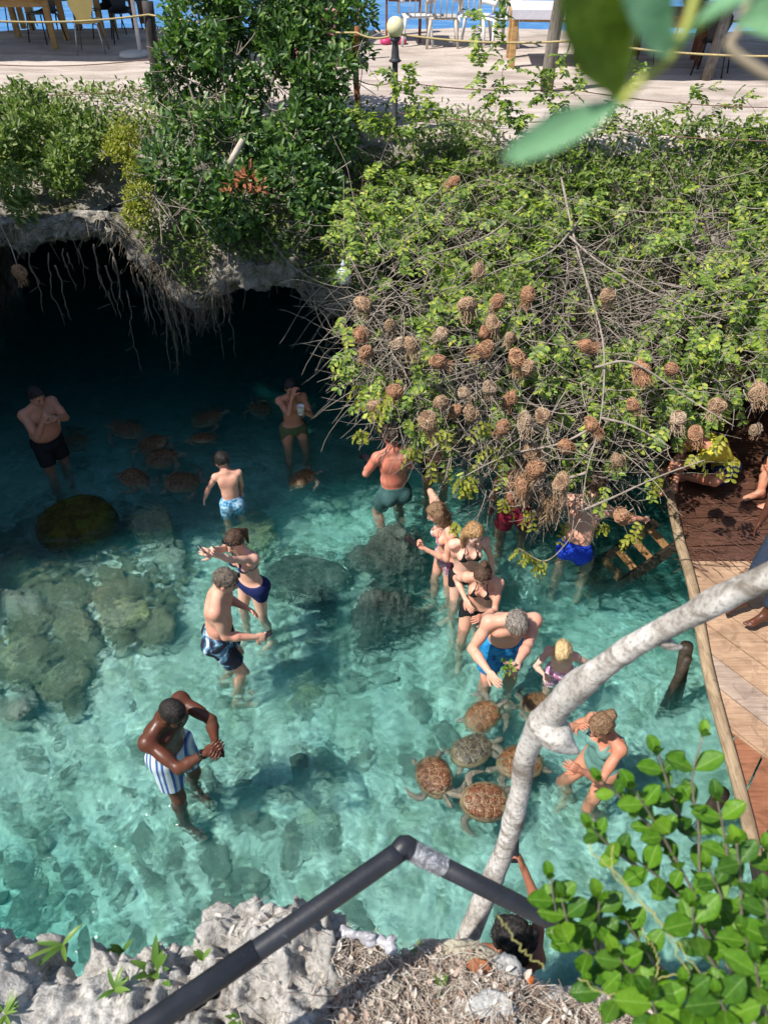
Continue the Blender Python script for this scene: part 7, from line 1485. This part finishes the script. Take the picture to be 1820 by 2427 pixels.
tuft(475, 2265, 5, 0.08, 'single green blades near the pipe joint', 0.5, 0.009)
tuft(650, 2165, 16, 0.07, 'low grass on the rim edge touching the pipe', 1.2, 0.003)
tuft(860, 2290, 5, 0.06, 'short green blades in litter below the plastic bag', 0.9, 0.007)
tuft(1045, 2350, 4, 0.12, 'long upright green blade alone in the dry litter', 0.25, 0.008)
tuft(985, 2240, 8, 0.06, 'thin grass sprig at the rim edge left of the trunk foot', 0.8, 0.004)
tuft(560, 2410, 6, 0.07, 'green blades in a hollow of the dark craggy rock', 0.8, 0.007)
tuft(760, 2190, 14, 0.10, 'curling thin grass between the pipe and the plastic bag', 1.3, 0.003)
tuft(10, 2205, 7, 0.06, 'loose green sprig hanging at the left edge over the water', 1.2, 0.006, RZ-0.25)
# ---- blurred leaves right in front of the lens, on one twig
tw = W(1440, 210, d=0.34); spray = empty('near_twig', tw, 'twig with large out-of-focus leaves hanging close to the lens, top right', 'twig'); 
M['nearleaf'] = [bigleaf('near_leaf_pale', (0.22, 0.42, 0.24), (0.27, 0.50, 0.30), (0.27, 0.48, 0.25), (0.32, 0.52, 0.32)), bigleaf('near_leaf_olive', (0.07, 0.13, 0.008), (0.10, 0.17, 0.012), (0.14, 0.22, 0.02), (0.16, 0.24, 0.03))]
def near_leaf(x0, y0, x1, y1, wpx, d0, d1, k, roll=0.0):
    a_, b_ = W(x0, y0, d=d0), W(x1, y1, d=d1); L = np.linalg.norm(b_-a_); ax = (b_-a_)/L; me = BL[k*2].copy(); me.materials.clear(); me.materials.append(M['nearleaf'][k]); o = put('leaf', me, spray)
    u = nrm(toCam+UP*roll); u = nrm(u-ax*np.dot(u, ax)); s = np.cross(ax, u); ws = (wpx*(d0+d1)/2/FPX)/0.58; p = a_-tw
    o.matrix_local = Matrix(((s[0]*ws, ax[0]*L, u[0]*ws, p[0]), (s[1]*ws, ax[1]*L, u[1]*ws, p[1]), (s[2]*ws, ax[2]*L, u[2]*ws, p[2]), (0, 0, 0, 1)))
near_leaf(1482, 232, 1195, 372, 82, 0.34, 0.32, 0); near_leaf(1470, 235, 1370, -80, 195, 0.34, 0.30, 1); near_leaf(1590, 140, 1500, -60, 130, 0.33, 0.30, 0); near_leaf(1600, 110, 1760, -40, 150, 0.33, 0.30, 0, 0.6); near_leaf(1740, 60, 1900, 20, 110, 0.36, 0.36, 0); near_leaf(1650, 60, 1640, -90, 120, 0.36, 0.33, 1)
mb = MB(); mb.tube(spline([W(1470, 245, d=0.34)-tw, W(1520, 190, d=0.335)-tw, W(1590, 130, d=0.33)-tw, W(1640, 20, d=0.33)-tw, W(1680, -160, d=0.33)-tw], 20), 0.0022, 8); mb.build('stalk', simple('yellow_green_stalk', (0.34, 0.36, 0.07), 0.5, 0.2, 8, 0), spray)
mb = MB(); mb.tube(spline([W(1800, -80, d=0.40)-tw, W(1755, 60, d=0.40)-tw, W(1730, 110, d=0.40)-tw, W(1790, 160, d=0.40)-tw, W(1860, 200, d=0.40)-tw], 20), 0.0026, 8); mb.build('stalk', M['drytwig'], spray)
